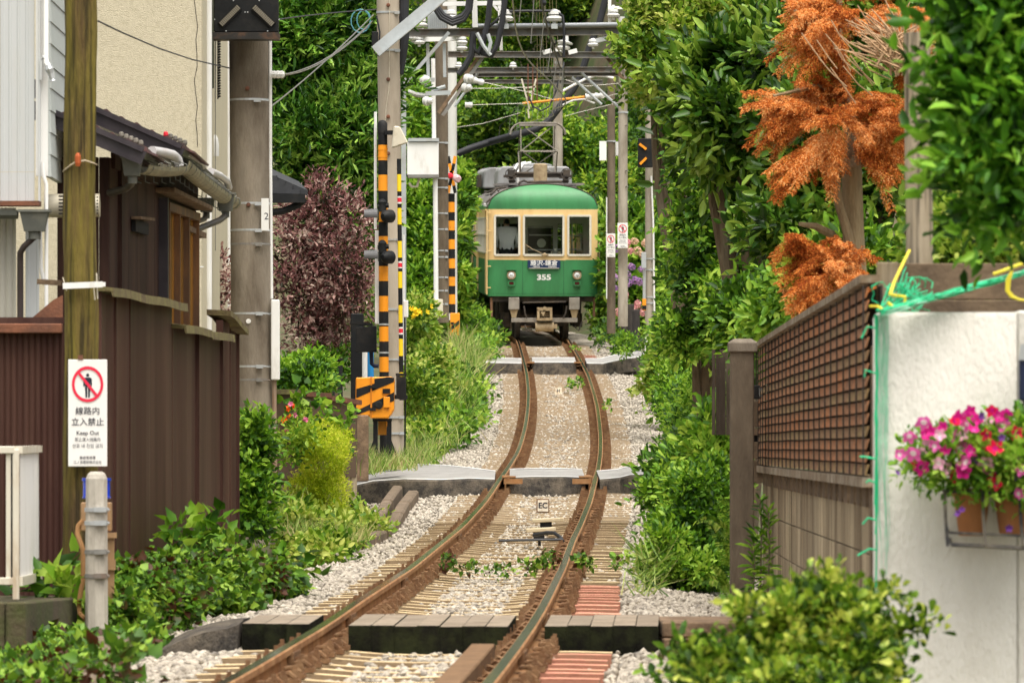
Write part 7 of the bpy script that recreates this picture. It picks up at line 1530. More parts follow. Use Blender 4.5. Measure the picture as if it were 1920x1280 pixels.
# ---- woods behind the train: separate trees
rg0 = random.Random(21)
k = 0
rowsT = [(182, 120, [430, 590, 745, 900, 1060, 1215, 1370, 1530, 1700, 1880], 125, 190), (166, 300, [470, 640, 800, 930, 1090, 1240, 1400, 1570, 1740, 1910], 100, 130)]
sides = ['far left behind the cream building', 'left behind the tall evergreen', 'left of the gantry poles', 'straight above the train roof', 'right of the pantograph', 'behind the right hand poles', 'behind the tall right trees', 'behind the orange conifer', 'behind the bleached wooden post', 'at the far right edge']
for ri, (d, py, pxs, rx, rz) in enumerate(rowsT):
    for i, px in enumerate(pxs):
        dd_ = d+rg0.uniform(-4, 4); px2 = px+rg0.uniform(-15, 15); py2 = py+rg0.uniform(-25, 25)
        bl_ = [B(px2, py2, dd_, rx*.75, rz*.8, 2.2)]
        for q in range(6): bl_.append(B(px2+rg0.uniform(-.75, .75)*rx, py2+rg0.uniform(-.8, .75)*rz, dd_+rg0.uniform(-2, .5), rx*rg0.uniform(.38, .55), rz*rg0.uniform(.3, .42), 1.5))
        base = (X(px2, dd_), dd_, float(ground_z(X(px2, dd_), dd_)))
        mt = [lm_for1, lm_for2, lm_for1, lm_mid][(i*3+ri) % 4]
        vis = 600 < px < 1300
        tree('forest_tree', '%s woodland tree %s' % (('tall background', 'lower foreground')[ri], sides[i]), 'tree', base, bl_, 3000 if vis else 1500, mt, m_bark, .2, 'woodland trees behind the train', seed=100+k, clump=(7, .34), per=6, L=.17 if vis else .22, W=.075 if vis else .1, shape='diamond', spread=.09, lump=.3, lscale=7, shell=(.5, 1.08)); k += 1
# undergrowth on the hillside behind the train
un = [B(px, py, d, 90, 60, 1.5) for px, py, d in ((760, 420, 150), (880, 400, 152), (1000, 380, 156), (1100, 430, 150), (1200, 440, 146), (1300, 470, 150), (1420, 480, 150), (650, 450, 150), (1550, 500, 150), (1700, 520, 150), (1850, 520, 150))]
o = foliage('hillside_undergrowth', lm_for1, un, 6500, per=6, L=.17, W=.08, shape='diamond', seed=77, spread=.09, lump=.3); tag(o, 'dense undergrowth on the slope behind the train', 'undergrowth', kind='stuff')
# ---- big evergreen on the left
bl_ = [B(612, 150, 88, 95, 150, 1.0), B(560, 60, 87.6, 70, 90, .8), B(660, 60, 87.6, 70, 90, .8), B(570, 250, 87.4, 75, 90, .8), B(650, 260, 87.4, 75, 95, .8), B(620, 350, 87.5, 85, 80, .8), B(545, 160, 87.6, 55, 80, .7), B(690, 170, 87.8, 45, 90, .7), B(600, -60, 88, 110, 80, .9), B(665, 390, 87.8, 50, 60, .6)]
tree('evergreen_tree', 'tall dark evergreen with narrow glossy leaves between the two concrete poles', 'tree', (X(612, 88), 88, float(ground_z(X(612, 88), 88))), bl_, 4600, lm_dark, m_bark, .14, seed=31, clump=(8, .34), per=9, L=.15, W=.034, shape='oval', out=.8, rnd=.75, up=.45, spread=.03, lump=.28, lscale=7, shell=(.55, 1.08), nup=.5, nout=.5)
# ---- purple shrub
bl_ = [B(610, 520, 79.3, 70, 90, .6), B(560, 490, 78.9, 46, 48, .5), B(650, 490, 78.9, 46, 48, .5), B(580, 580, 78.9, 60, 60, .5), B(650, 570, 79.0, 45, 55, .5), B(600, 470, 79.1, 30, 30, .4), B(600, 640, 79.1, 55, 45, .4)]
t_ = tree('purple_shrub', 'large reddish purple leaved shrub behind the thick concrete pole', 'shrub', (X(610, 79.3), 79.3, float(ground_z(X(610, 79.3), 79.3))), bl_, 1300, lm_pur, m_bark, .05, seed=32, clump=(8, .36), per=8, L=.07, W=.026, tl=.34, shape='oval', up=.25, spread=.04, lump=.35, lscale=7, shell=(.45, 1.12), gap=-.25)
foliage('upper_sprays', lm_pur, [B(602, 380, 78.9, 26, 45, .25), B(560, 420, 78.9, 34, 40, .3), B(660, 420, 78.9, 34, 36, .3)], 420, per=8, L=.07, W=.026, tl=.3, seed=33, parent=t_, up=.6, gap=-.3, lump=.5)
foliage('green_under_leaves', lm_mid, [B(590, 690, 78.8, 70, 28, .4), B(650, 680, 78.8, 40, 28, .3), B(690, 600, 79.5, 22, 60, .3)], 520, per=7, L=.06, W=.028, seed=34, parent=t_)
tree('purple_shrub', 'small thin reddish shrub between the brown fence and the thick pole', 'shrub', P(400, 640, 57), [B(408, 520, 57, 22, 60, .3), B(385, 560, 57, 22, 40, .3), B(420, 570, 57, 14, 60, .3)], 260, lm_pur, m_bark, .02, seed=35, per=6, L=.045, W=.02, gap=-.25, lump=.5)
tree('leafy_shrub', 'fresh green shrub below the purple shrub above the low brown fence', 'shrub', P(565, 800, 66), [B(560, 705, 66, 46, 24, .4), B(592, 722, 65.8, 24, 28, .3), B(532, 715, 66, 26, 22, .3), B(590, 690, 66.3, 36, 22, .3)], 800, lm_bright, m_bark, .03, seed=36, per=6, L=.055, W=.03)
tree('leafy_shrub', 'bright green shrub at the end of the tall brown fence', 'shrub', P(472, 1010, 51), [B(470, 850, 51, 26, 46, .3), B(482, 805, 50.9, 18, 28, .2), B(462, 900, 50.9, 30, 50, .3), B(482, 930, 50.9, 26, 40, .25), B(470, 975, 50.8, 32, 30, .3)], 1000, lm_bright, m_bark, .025, seed=37, per=6, L=.06, W=.028, up=.4, gap=-.5)
tree('lime_shrub', 'feathery lime green shrub in front of the low brown fence', 'shrub', P(600, 975, 60.5), [B(600, 880, 60.5, 42, 60, .3), B(590, 830, 60.4, 34, 36, .25), B(625, 850, 60.4, 30, 36, .25), B(580, 920, 60.4, 36, 36, .25), B(615, 930, 60.4, 34, 34, .25), B(642, 822, 60.5, 16, 10, .1), B(570, 820, 60.4, 18, 22, .15)], 2600, lm_lime, m_bark, .02, seed=38, per=7, L=.035, W=.009, shape='diamond', up=.7, spread=.025, lump=.4, gap=-.5)
# flowering stems
fl = thing('flowering_plant', 'thin flowering plant with orange and pink blossoms by the thick pole', 'flowers', P(545, 880, 60))
mb = MB()
for pts in (((556, 880), (548, 820), (544, 770)), ((556, 880), (540, 830), (536, 790)), ((552, 860), (530, 815), (520, 800))): mb.tube([P(a, b, 60) for a, b in pts], .006, 5)
mb.build('stem', m_bark, fl)
opet = petal('petal_orange', (.85, .16, .01)); ppet = petal('petal_rose', (.8, .2, .4)); of = flower_mesh('flower', opet, opet); pf2 = flower_mesh('flower', ppet, ppet)
for i, (px, py, q) in enumerate(((531, 788, 0), (541, 768, 0), (549, 760, 0), (537, 765, 0), (543, 780, 0), (551, 762, 0), (545, 757, 1), (553, 778, 1), (535, 805, 1), (544, 810, 1), (572, 786, 1), (540, 808, 1), (576, 787, 1), (534, 785, 0))): place('flower', (of, pf2)[q], fl, P(px, py, 59.9), (1.4+.3*math.sin(i), .5*math.cos(i*2), i), (.85,)*3)
foliage('leaves', lm_mid, [B(545, 830, 60, 20, 34, .15), B(565, 800, 60, 22, 20, .15)], 130, per=5, L=.05, W=.028, seed=40, parent=fl)
# vine with large round leaves on the low fence
tree('vine', 'vine with round bright leaves climbing the low brown fence', 'vine', P(620, 860, 62.2), [B(640, 775, 62.2, 26, 6, .05), B(622, 796, 62.2, 24, 10, .05), B(655, 800, 62.2, 18, 5, .05), B(570, 765, 62.1, 10, 26, .05)], 60, lm_bright, m_bark, .012, seed=41, per=3, L=.085, W=.08, shape='heart')
# ---- ivy bank at the lower left
bl_ = [B(250, 1100, 37, 60, 50, .5), B(325, 1085, 39.5, 68, 50, .6), B(405, 1075, 42, 74, 50, .7), B(485, 1090, 43.5, 60, 42, .7), B(530, 1100, 44, 36, 32, .5), B(390, 1030, 43.5, 50, 24, .4), B(300, 1140, 38, 76, 36, .5), B(420, 1125, 41, 76, 34, .5), B(228, 1150, 36, 44, 34, .4)]
o = foliage('ivy_bank', lm_ivy, bl_, 8200, per=4, L=.045, W=.04, shape='heart', seed=51, tl=.07, spread=.03, lump=.25, shell=(.55, 1.08), out=.35, rnd=.8, up=-.1, nup=.8, nout=.8, front=.7); tag(o, 'bank of mixed green and reddish ivy below the tall brown fence', 'ivy', kind='stuff')
for q_, (bb, lb) in enumerate(((B(405, 990, 43, 26, 20, .15), 'tall plant with large pale leaves standing highest in the ivy bank'), (B(350, 1000, 41, 26, 16, .15), 'plant with large pale leaves left of the tallest one in the ivy bank'), (B(545, 1065, 43.5, 22, 26, .2), 'plant with large leaves at the right end of the ivy bank'))):
    tree('knotweed', lb, 'plant', (bb[0], bb[1], float(ground_z(bb[0], bb[1]))), [bb], 26, lm_bright, m_bark, .008, 'large leaved plants in the ivy bank', seed=520+q_, tl=.14, per=3, L=.085, W=.062, shape='heart', spread=.03)
o = foliage('ground_cover', lm_ivy, [B(60, 1262, 30, 110, 24, 1.0), B(120, 1240, 32, 74, 22, .8), B(250, 1208, 34.5, 66, 20, .8), B(40, 1295, 27.5, 120, 32, .8), B(-60, 1265, 30, 110, 30, 1.0), B(120, 1208, 34, 50, 14, .5)], 5200, per=4, L=.045, W=.036, shape='heart', tl=.06, seed=53, spread=.03, nup=.9, up=.0, front=.7, lump=.35); tag(o, 'low green ground cover at the lower left corner', 'ground cover', kind='stuff')
tree('weed', 'dark green weed with large leaves at the foot of the mossy pole', 'plant', P(105, 1180, 35.9), [B(98, 1120, 35.9, 22, 26, .12), B(108, 1160, 35.9, 16, 18, .1)], 45, lm_mid, m_bark, .008, seed=54, per=3, L=.11, W=.07, shape='heart')
tree('weed', 'dark trailing weed on the ballast by the brick edging', 'plant', P(205, 1290, 27), [B(210, 1262, 27, 26, 16, .15), B(235, 1245, 27.6, 16, 14, .1)], 60, lm_ivy, m_bark, .006, seed=55, per=3, L=.06, W=.045, shape='heart')
# ---- weeds by the middle left
o = foliage('weed_patch', lm_yel, [B(560, 985, 56.5, 50, 35, .5), B(630, 1000, 58, 50, 25, .6), B(600, 1035, 54, 50, 22, .5), B(690, 985, 60.5, 30, 16, .4), B(540, 965, 58, 24, 26, .3), B(655, 965, 61, 26, 16, .3)], 1500, per=4, L=.06, W=.034, shape='oval', seed=56, spread=.035, up=.3, front=.6, gap=-.4); tag(o, 'light green weeds between the thick pole and the kerb stones', 'weeds', kind='stuff')
def grass(name, label, spots, n, L_, W_, seed, mat=lm_grass, kind='stuff', lean=.45):
    rg = np.random.default_rng(seed); cs = []
    for px, py, d, rx, ry in spots:
        m = n//len(spots); dd_ = d+rg.normal(size=m)*ry; x = X(px, d)+rg.normal(size=m)*M(rx, d); z = np.full(m, Z(py, d))+(RZa(dd_)-RZ(d)); cs.append(np.stack([x, dd_, z], -1))
    c = np.concatenate(cs); m = len(c); t = rg.normal(size=(m, 3))*lean; t[:, 2] = 1; n0 = rg.normal(size=(m, 3)); n0[:, 2] = .25
    s = rg.uniform(.5, 1.2, m); v, f = leaf_arrays(c, t, n0, L_*s, W_*np.ones(m), 'blade'); o = fastmesh(name, v, f, mat); return tag(o, label, 'grass', kind=kind)
grass('grass', 'tufts of grass around the black barrier stand', [(690, 885, 71, 14, .5), (715, 880, 72, 24, .3), (745, 878, 73, 20, .4), (780, 868, 78, 24, .8), (675, 870, 72, 8, .4)], 1000, .26, .012, 57)
grass('grass', 'long grass blades on the left bank before the far crossing', [(870, 700, 108, 16, 2.0), (850, 720, 104, 20, 2), (880, 690, 112, 10, 1.5), (830, 770, 96, 20, 2), (860, 660, 116, 12, 1.5)], 1600, .55, .02, 58, lean=.6)
grass('grass', 'long grass blades hanging over the ballast at the right', [(1212, 1112, 43, 20, .5), (1205, 1085, 44, 14, .5), (1215, 1050, 45, 14, .5)], 110, .34, .010, 59, lean=1.3)
grass('grass', 'weeds and grass left of the thick pole pipe', [(560, 1000, 56, 30, .5), (530, 960, 57, 16, .5), (640, 1010, 57, 30, .5)], 900, .2, .01, 60)
# left bank beyond the barrier
o = foliage('bank_plants', lm_yel, [B(785, 640, 98, 28, 40, 1.0), B(808, 690, 97, 34, 36, 1.2), B(780, 735, 90, 26, 46, 1.0), B(812, 755, 92, 30, 32, 1.1), B(795, 822, 84, 36, 24, 1.0), B(835, 700, 104, 26, 24, 1.1), B(782, 590, 100, 18, 34, .7), B(845, 740, 98, 26, 16, 1.0), B(775, 855, 80, 24, 14, .6)], 3800, per=5, L=.075, W=.04, tl=.16, shape='oval', seed=62, spread=.05, up=.3, lump=.45, gap=-.35); tag(o, 'yellow green bank plants between the barrier and the track', 'plants', kind='stuff')
grass('grass', 'fine grass on the left bank between the barrier and the track', [(800, 830, 84, 30, 1.5), (830, 790, 91, 26, 1.5), (850, 750, 98, 24, 2), (780, 860, 79, 20, 1)], 1800, .3, .012, 157)
o = foliage('bank_creeper', lm_mid, [B(840, 800, 90, 40, 22, 1.5), B(880, 730, 104, 34, 18, 1.5), B(900, 660, 122, 30, 26, 1.5), B(885, 610, 132, 26, 30, 1.5), B(910, 625, 130, 30, 14, 1.2), B(870, 770, 97, 36, 16, 1.5)], 1700, per=4, L=.09, W=.05, shape='oval', seed=63, spread=.05); tag(o, 'green creeper spreading onto the ballast at the left', 'creeper', kind='stuff')
tree('leafy_shrub', 'shrub with pale green leaves between the tall pole and the white cabinet pole', 'shrub', P(790, 600, 128), [B(785, 400, 128, 36, 60, .8), B(795, 470, 127, 40, 60, .8), B(785, 540, 126, 36, 50, .8), B(800, 350, 129, 30, 40, .6), B(770, 330, 129, 22, 60, .6), B(775, 240, 130, 20, 70, .6)], 2200, lm_bright, m_bark, .06, seed=64, per=6, L=.15, W=.06, shape='oval')
tree('leafy_shrub', 'broad leaved shrub on the left side of the train', 'shrub', P(872, 630, 128), [B(866, 375, 128, 15, 30, .8), B(858, 440, 127.5, 12, 40, .7), B(860, 520, 127, 10, 40, .7), B(858, 580, 127, 9, 26, .5), B(860, 335, 129, 14, 26, .6)], 700, lm_mid, m_bark, .06, seed=65, tl=.16, per=6, L=.17, W=.065, shape='oval', up=.0, droop=.2)
yf_ = thing('yellow_flowers', 'clump of small yellow blossoms left of the white cabinet pole', 'flowers', P(785, 610, 104))
ype = petal('petal_yellow', (.85, .65, .03)); yfm = flower_mesh('flower', ype, ype); rg = random.Random(4)
for i in range(12): place('flower', yfm, yf_, P(785+rg.gauss(0, 14), 580+rg.gauss(0, 7), 96.5), (1.3+rg.gauss(0, .3), rg.gauss(0, .4), rg.random()*6), (1.5,)*3)
foliage('leaves', lm_yel, [B(786, 596, 97, 20, 14, .3)], 120, per=4, L=.1, W=.05, seed=66, parent=yf_)
# ---- weeds across the track
o = foliage('track_weeds', lm_ivy, [B(842, 1052, 47.6, 20, 8, .15), B(880, 1066, 47, 26, 6, .15), B(940, 1068, 47, 34, 5, .15), B(1000, 1060, 47.2, 26, 6, .15), B(1025, 1045, 47.8, 22, 10, .2), B(1094, 1052, 47.6, 18, 9, .2), B(1160, 1054, 47.6, 14, 6, .15)], 230, per=4, L=.038, W=.03, shape='heart', seed=67, tl=.03, spread=.03, nup=.8, gap=-.1); tag(o, 'strip of dark ivy crossing the track between the sleepers', 'weeds', kind='stuff')
o = foliage('track_weeds', lm_mid, [B(1085, 716, 111, 10, 4, .3), B(1070, 720, 110, 8, 2, .2), B(1140, 760, 101, 6, 4, .3), B(1080, 655, 126, 6, 3, .2)], 50, per=4, L=.06, W=.035, shape='oval', tl=.05, seed=68, spread=.03); tag(o, 'small green weeds by the right rail near the far crossing', 'weeds', kind='stuff')
# ---- right of the track
hy = thing('hydrangea_bush', 'hydrangea bush with pink and mauve flower heads behind the right poles', 'shrub', P(1190, 612, 136))
foliage('leaves', lm_mid, [B(1180, 500, 136, 34, 60, .9), B(1200, 560, 135, 36, 50, .9), B(1170, 560, 137, 24, 50, .9), B(1215, 480, 136, 30, 45, .8), B(1190, 430, 137, 40, 30, .8)], 1900, per=6, L=.16, W=.085, shape='oval', seed=71, parent=hy)
def mop(name, mats_):
    rg = np.random.default_rng(5); o_ = nrm(rg.normal(size=(70, 3))); c = o_*.085; v, f = leaf_arrays(c, np.cross(o_, nrm(rg.normal(size=(70, 3)))), o_, .05, .045, 'diamond'); me = bpy.data.meshes.new(name); me.from_pydata(v.tolist(), [], f.tolist()); me.materials.append(mats_); return me
mp1, mp2, mp3, mp4 = [mop('flower_head', leafmat('hydrangea_'+n_, [c1, c2], rough=.7, trans=.2, nscale=5, spec=.2)) for n_, c1, c2 in (('pink', '#c98390', '#e3b0a8'), ('mauve', '#8f6aa5', '#c59ac0'), ('peach', '#c9a38a', '#e0c8a8'), ('white', '#cfd8b8', '#eef0e0'))]
for i, (px, py, q) in enumerate(((1190, 452, 2), (1210, 456, 2), (1175, 455, 0), (1205, 478, 2), (1168, 478, 2), (1155, 466, 1), (1180, 470, 0), (1195, 470, 2), (1190, 525, 1), (1178, 530, 1), (1165, 540, 1), (1172, 552, 0), (1200, 528, 1), (1152, 520, 1), (1188, 580, 0), (1196, 570, 0), (1170, 560, 0), (1160, 585, 0), (1205, 585, 0), (1184, 500, 1), (1176, 515, 1), (1150, 540, 1), (1204, 505, 1), (1062, 330, 0), (1128, 382, 0), (1110, 352, 2))):
    if px < 1140: continue
    place('flower_head', (mp1, mp2, mp3)[q], hy, P(px, py, 133.6), (i, i*2, i*3), (1, 1, .85))
wy = thing('hydrangea_bush', 'white flowered hydrangea at the edge of the right bank', 'shrub', P(1262, 740, 97))
foliage('leaves', lm_yel, [B(1260, 690, 97, 36, 34, .5), B(1285, 670, 97, 30, 34, .5), B(1240, 720, 97, 26, 24, .4)], 650, per=5, L=.11, W=.06, shape='oval', seed=72, parent=wy)
for px, py, s_ in ((1246, 700, 1.15), (1250, 692, 1.0), (1263, 675, 1.0), (1265, 648, .9), (1246, 706, .9), (1258, 684, .8)): place('flower_head', mp4, wy, P(px, py, 96.2), (px, py, 1), (s_,)*3)
o = foliage('bank_plants', lm_bright, [B(1172, 645, 119, 18, 16, .6), B(1240, 640, 106, 30, 30, 1.2), B(1258, 720, 92, 34, 38, 1.4), B(1280, 760, 84, 46, 44, 1.5), B(1300, 810, 74, 50, 46, 1.6), B(1320, 860, 64, 46, 44, 1.5), B(1290, 700, 92, 40, 46, 1.5), B(1325, 760, 74, 44, 70, 1.3), B(1262, 590, 106, 22, 40, 1.0), B(1228, 690, 103, 20, 22, 1.0)], 6000, per=5, L=.06, W=.03, tl=.12, shape='oval', seed=73, spread=.045, up=.25, lump=.45, gap=-.3); tag(o, 'fresh green bank plants along the right of the track', 'plants', kind='stuff')
tree('leafy_shrub', 'big bright green shrub against the concrete gate post', 'shrub', P(1290, 1140, 47), [B(1290, 980, 47, 80, 90, .7), B(1250, 1030, 46.5, 50, 70, .6), B(1330, 930, 47.5, 55, 70, .7), B(1280, 1080, 46.3, 60, 50, .6), B(1320, 1060, 46.5, 50, 70, .6), B(1265, 930, 48, 55, 50, .6), B(1345, 1000, 47, 34, 90, .5)], 5200, lm_bright, m_bark, .04, seed=74, clump=(9, .32), per=6, gap=-.3, L=.05, W=.024, shape='oval', up=.15, spread=.035, lump=.3, shell=(.55, 1.1), zmin=.02)
tree('leafy_shrub', 'shrub with grey green leaves above the bright shrub by the post', 'shrub', P(1340, 1000, 51), [B(1340, 850, 51, 34, 50, .5), B(1300, 890, 52, 36, 34, .5), B(1350, 800, 51, 24, 40, .4), B(1270, 890, 54, 40, 26, .5)], 1100, lm_mid, m_bark, .03, seed=75, per=6, L=.08, W=.035, shape='obov', up=.4)
# ferns by the post
fn = thing('fern', 'arching fern fronds at the foot of the concrete gate post', 'fern', P(1365, 1140, 43.3)); cs, ts, ns, ls = [], [], [], []
for a0, b0 in (((1368, 1000), (1310, 990)), ((1368, 1060), (1320, 985)), ((1372, 1130), (1335, 1075)), ((1372, 1060), (1345, 960)), ((1368, 1100), (1300, 1110)), ((1374, 1040), (1358, 950)), ((1372, 1140), (1345, 1080))):
    for i in range(26):
        u = i/25; q = P(a0[0]+(b0[0]-a0[0])*u, a0[1]+(b0[1]-a0[1])*u-20*math.sin(u*math.pi*.8), 43.2); tan = (P(b0[0], b0[1], 43.2)-P(a0[0], a0[1], 43.2)).normalized()
        for sd in (-1, 1): side = V((-tan.z, -.35*sd, tan.x))*sd; cs.append(q); ts.append(side+tan*.5); ns.append(V((0, -.8, .6))); ls.append(.055*(1-.75*u)+.008)
v, f = leaf_arrays(np.array(cs), np.array(ts), np.array(ns), np.array(ls), np.array(ls)*.32, 'diamond'); fastmesh('fronds', v, f, lm_yel, fn)
# tall weed before the block wall
tw = thing('tall_weed', 'tall upright weed with narrow leaves before the fluted block wall', 'plant', P(1425, 1130, 39)); mb = MB(); cs, ts = [], []
rgn = np.random.default_rng(8)
for px, top in ((1425, 935), (1440, 955), (1412, 1000)):
    mb.tube([P(px, 1130, 39), P(px+3, top+60, 39), P(px, top, 39)], .006, 5)
    for i in range(60): u = i/59; q = P(px+2+rgn.normal()*2, 1125-(1125-top)*u+rgn.normal()*2, 39); a = i*2.4+rgn.normal()*.5; cs.append(q); ts.append(V((math.cos(a), math.sin(a)*.8, .1+.9*u*u+rgn.normal()*.25)))
mb.build('stem', m_bark, tw); cs, ts = np.array(cs), np.array(ts); v, f = leaf_arrays(cs, ts, np.array([[0, -.3, 1]]*len(cs))+rgn.normal(size=cs.shape)*.2, .10*rgn.uniform(.5, 1.2, len(cs)), .014*np.ones(len(cs)), 'oval'); fastmesh('leaves', v, f, lm_bright, tw)
# ---- trees on the right
tree('broadleaf_tree', 'yellow green tree whose tip reaches over the gantry ends', 'tree', (X(1290, 92), 92, float(ground_z(X(1290, 92), 92))), [B(1250, 60, 92, 80, 70, 1.2), B(1185, 92, 91.5, 42, 34, .7), B(1290, 40, 92, 80, 90, 1.2), B(1260, 160, 91.6, 62, 60, 1.0), B(1215, 150, 91.8, 34, 40, .7), B(1300, 150, 92, 80, 80, 1.2), B(1305, 250, 91.8, 60, 60, 1.0), B(1235, 20, 92, 50, 50, .8), B(1360, 0, 92, 80, 60, 1.0), B(1270, -20, 92, 90, 50, 1.0)], 5200, lm_yel, m_bark, .12, seed=81, clump=(9, .34), per=6, gap=-.25, L=.10, W=.055, shape='oval', spread=.06, lump=.3, shell=(.55, 1.1))
tree('laurel_tree', 'dark glossy broadleaf tree left of the orange conifer', 'tree', (X(1400, 62), 62, float(ground_z(X(1400, 62), 62))), [B(1390, 130, 62, 90, 70, .9), B(1330, 190, 61.6, 60, 60, .7), B(1450, 110, 61.8, 70, 70, .8), B(1400, 230, 61.6, 80, 60, .8), B(1350, 280, 61.8, 60, 50, .7), B(1440, 300, 62, 70, 60, .8), B(1500, 330, 62, 60, 60, .8), B(1300, 130, 62, 40, 40, .5), B(1480, 200, 62.4, 80, 80, .8)], 2700, lm_laurel, m_bark, .1, seed=82, clump=(9, .36), per=7, gap=-.25, L=.15, W=.056, shape='oval', up=.35, spread=.05, lump=.3, shell=(.55, 1.1), nup=.55)
tree('broadleaf_tree', 'mid green tree with rounded leaves above the right bank', 'tree', (X(1320, 72), 72, float(ground_z(X(1320, 72), 72))), [B(1355, 440, 72, 90, 90, 1.1), B(1308, 420, 71.5, 50, 70, .8), B(1390, 420, 71.6, 80, 80, .9), B(1325, 530, 71.4, 66, 70, .9), B(1370, 540, 71.4, 80, 70, .9), B(1300, 620, 71.6, 60, 45, .7), B(1360, 620, 71.6, 60, 45, .7), B(1302, 340, 72, 44, 60, .8), B(1330, 350, 71.6, 80, 50, .9), B(1430, 520, 71.8, 60, 80, .8), B(1290, 500, 72.5, 34, 60, .7)], 7600, lm_mid, m_bark, .12, seed=83, clump=(9, .34), per=6, gap=-.22, L=.078, W=.04, shape='oval', up=.25, spread=.05, lump=.3, shell=(.5, 1.1))
tree('broadleaf_tree', 'dark leaved tree mass behind the orange conifer', 'tree', (X(1560, 56), 56, .2), [B(1560, 200, 56, 120, 110, .9), B(1640, 330, 56, 110, 90, .9), B(1540, 390, 56, 90, 80, .8), B(1700, 200, 56.5, 110, 120, .9), B(1460, 420, 56, 70, 70, .7), B(1780, 330, 56.5, 120, 110, .9), B(1880, 300, 57, 110, 140, .9), B(1600, 60, 57, 160, 90, 1.0), B(1800, 100, 57, 150, 120, 1.0)], 4200, lm_laurel, m_bark, .1, seed=84, clump=(7, .36), per=6, L=.13, W=.055, shape='oval', spread=.06, lump=.3)
tree('leafy_shrub', 'green shrub hugging the back of the lattice fence', 'shrub', P(1500, 760, 47), [B(1480, 580, 47, 60, 50, .4), B(1440, 630, 48, 40, 46, .4), B(1540, 520, 46, 60, 50, .4), B(1600, 490, 45, 60, 46, .4), B(1400, 600, 50, 50, 60, .5)], 1400, lm_mid, m_bark, .04, seed=85, per=6, L=.08, W=.036, shape='oval')
tree('leafy_shrub', 'garden shrub showing above the dark planks at the right', 'shrub', P(1840, 620, 31), [B(1800, 455, 31, 60, 40, .25), B(1860, 440, 31, 60, 46, .25), B(1920, 450, 31, 60, 46, .25), B(1760, 440, 31.3, 40, 46, .2), B(1840, 480, 30.8, 90, 26, .2)], 1000, lm_yel, m_bark, .03, seed=86, per=5, L=.055, W=.03, shape='obov')
# ---- dead orange conifer
oc = thing('dead_conifer', 'dead conifer with rust orange sprays and a bare pale trunk', 'tree', P(1600, 900, 41))
mb = MB(); mb.tube([P(1615, 1000, 41), P(1610, 600, 41), P(1600, 440, 41), P(1597, 320, 41), P(1598, 260, 41.2), P(1578, 130, 41.3), P(1572, 30, 41.3), P(1580, -80, 41.3)], [.08, .078, .074, .07, .05, .026, .022, .016], 10); mb.tube([P(1606, 520, 40.9), P(1590, 440, 40.9), P(1572, 380, 40.9), P(1566, 320, 40.9), P(1572, 260, 41)], [.03, .032, .03, .026, .018], 8)
mb.tube([P(1585, 470, 41.1), P(1560, 440, 41), P(1530, 425, 40.9), P(1500, 420, 40.8)], [.035, .03, .025, .015], 7); mb.tube([P(1605, 310, 41.1), P(1650, 290, 41), P(1690, 285, 41)], [.03, .028, .02], 7); mb.tube([P(1600, 200, 41), P(1540, 160, 40.8), P(1450, 180, 40.7)], [.03, .02, .01], 6); mb.tube([P(1615, 60, 41.6), P(1560, 40, 41), P(1490, 20, 40.7)], [.018, .014, .008], 6)
mb.build('trunk', pm('pale_trunk', (.2, .135, .07), .9, .25, 9, (.36, .28, .16), .4, 8, streak=.2, bump=.5), oc, smooth=True)
def fronds(name, specs, seed, parent):
    """layered drooping fronds: (px, py, depth, reach in px, rise, count, spread) -> axis, side branchlets, needles"""
    rg = np.random.default_rng(seed); cs, ts, ns, Ls = [], [], [], []
    for px, py, d, reach, a0, a1, cnt in specs:
        for k_ in range(cnt):
            an = math.radians(rg.uniform(a0, a1)); yaw = rg.uniform(-.9, .35); Lm = M(reach, d)*rg.uniform(.55, 1.1)
            p0 = np.array(P(px+rg.normal()*8, py+rg.normal()*6, d+rg.normal()*.06)); dr = np.array([math.cos(an), math.sin(yaw)*.8, math.sin(an)]); dr /= np.linalg.norm(dr)
            nb = int(10+Lm/.022); u = np.linspace(.12, 1, nb); droop = rg.uniform(.25, .6)
            ax = p0+dr*(u*Lm)[:, None]; ax[:, 2] -= droop*Lm*u**2.2
            tg = dr[None, :]*np.ones((nb, 1)); tg[:, 2] -= droop*2.2*u**1.2; tg = nrm(tg)
            side = nrm(np.cross(tg, np.array([0, -.55, .85])[None, :]))
            for sd in (-1, 1):
                bl = (.075*(1-.75*u)+.02)*rg.uniform(.7, 1.3, nb); bd = nrm(tg*.75+side*sd+rg.normal(size=(nb, 3))*.18)
                for m_ in range(7):
                    v_ = (m_+.5)/7; c = ax+bd*(bl*v_)[:, None]; c[:, 2] -= .35*bl*v_**2
                    for s2 in (-1, 1):
                        q = nrm(np.cross(bd, np.array([0, -.6, .8])[None, :])); cs.append(c); ts.append(bd*.9+q*s2*.8+rg.normal(size=(nb, 3))*.2-np.array([0, 0, .25])); ns.append(rg.normal(size=(nb, 3))*.5+np.array([0, -.5, .8])); Ls.append(np.full(nb, .020*(1-.4*v_)))
    c = np.concatenate(cs); L_ = np.concatenate(Ls); v, f = leaf_arrays(c, np.concatenate(ts), np.concatenate(ns), L_, L_*.38, 'diamond'); return fastmesh(name, v, f, lm_deadc, parent)
fronds('middle_fronds', [(1500, 195, 40.8, 110, 150, 190, 9), (1560, 205, 41, 135, 150, 200, 20), (1560, 200, 40.9, 98, 60, 140, 23), (1590, 215, 40.9, 115, -25, 50, 23), (1570, 260, 40.7, 135, 165, 215, 18), (1600, 262, 40.7, 93, -45, 20, 18), (1550, 250, 40.6, 73, 200, 300, 18), (1520, 215, 40.7, 78, 120, 210, 15), (1630, 230, 40.7, 73, -60, 60, 15), (1575, 230, 40.5, 62, 0, 360, 20)], 91, oc)
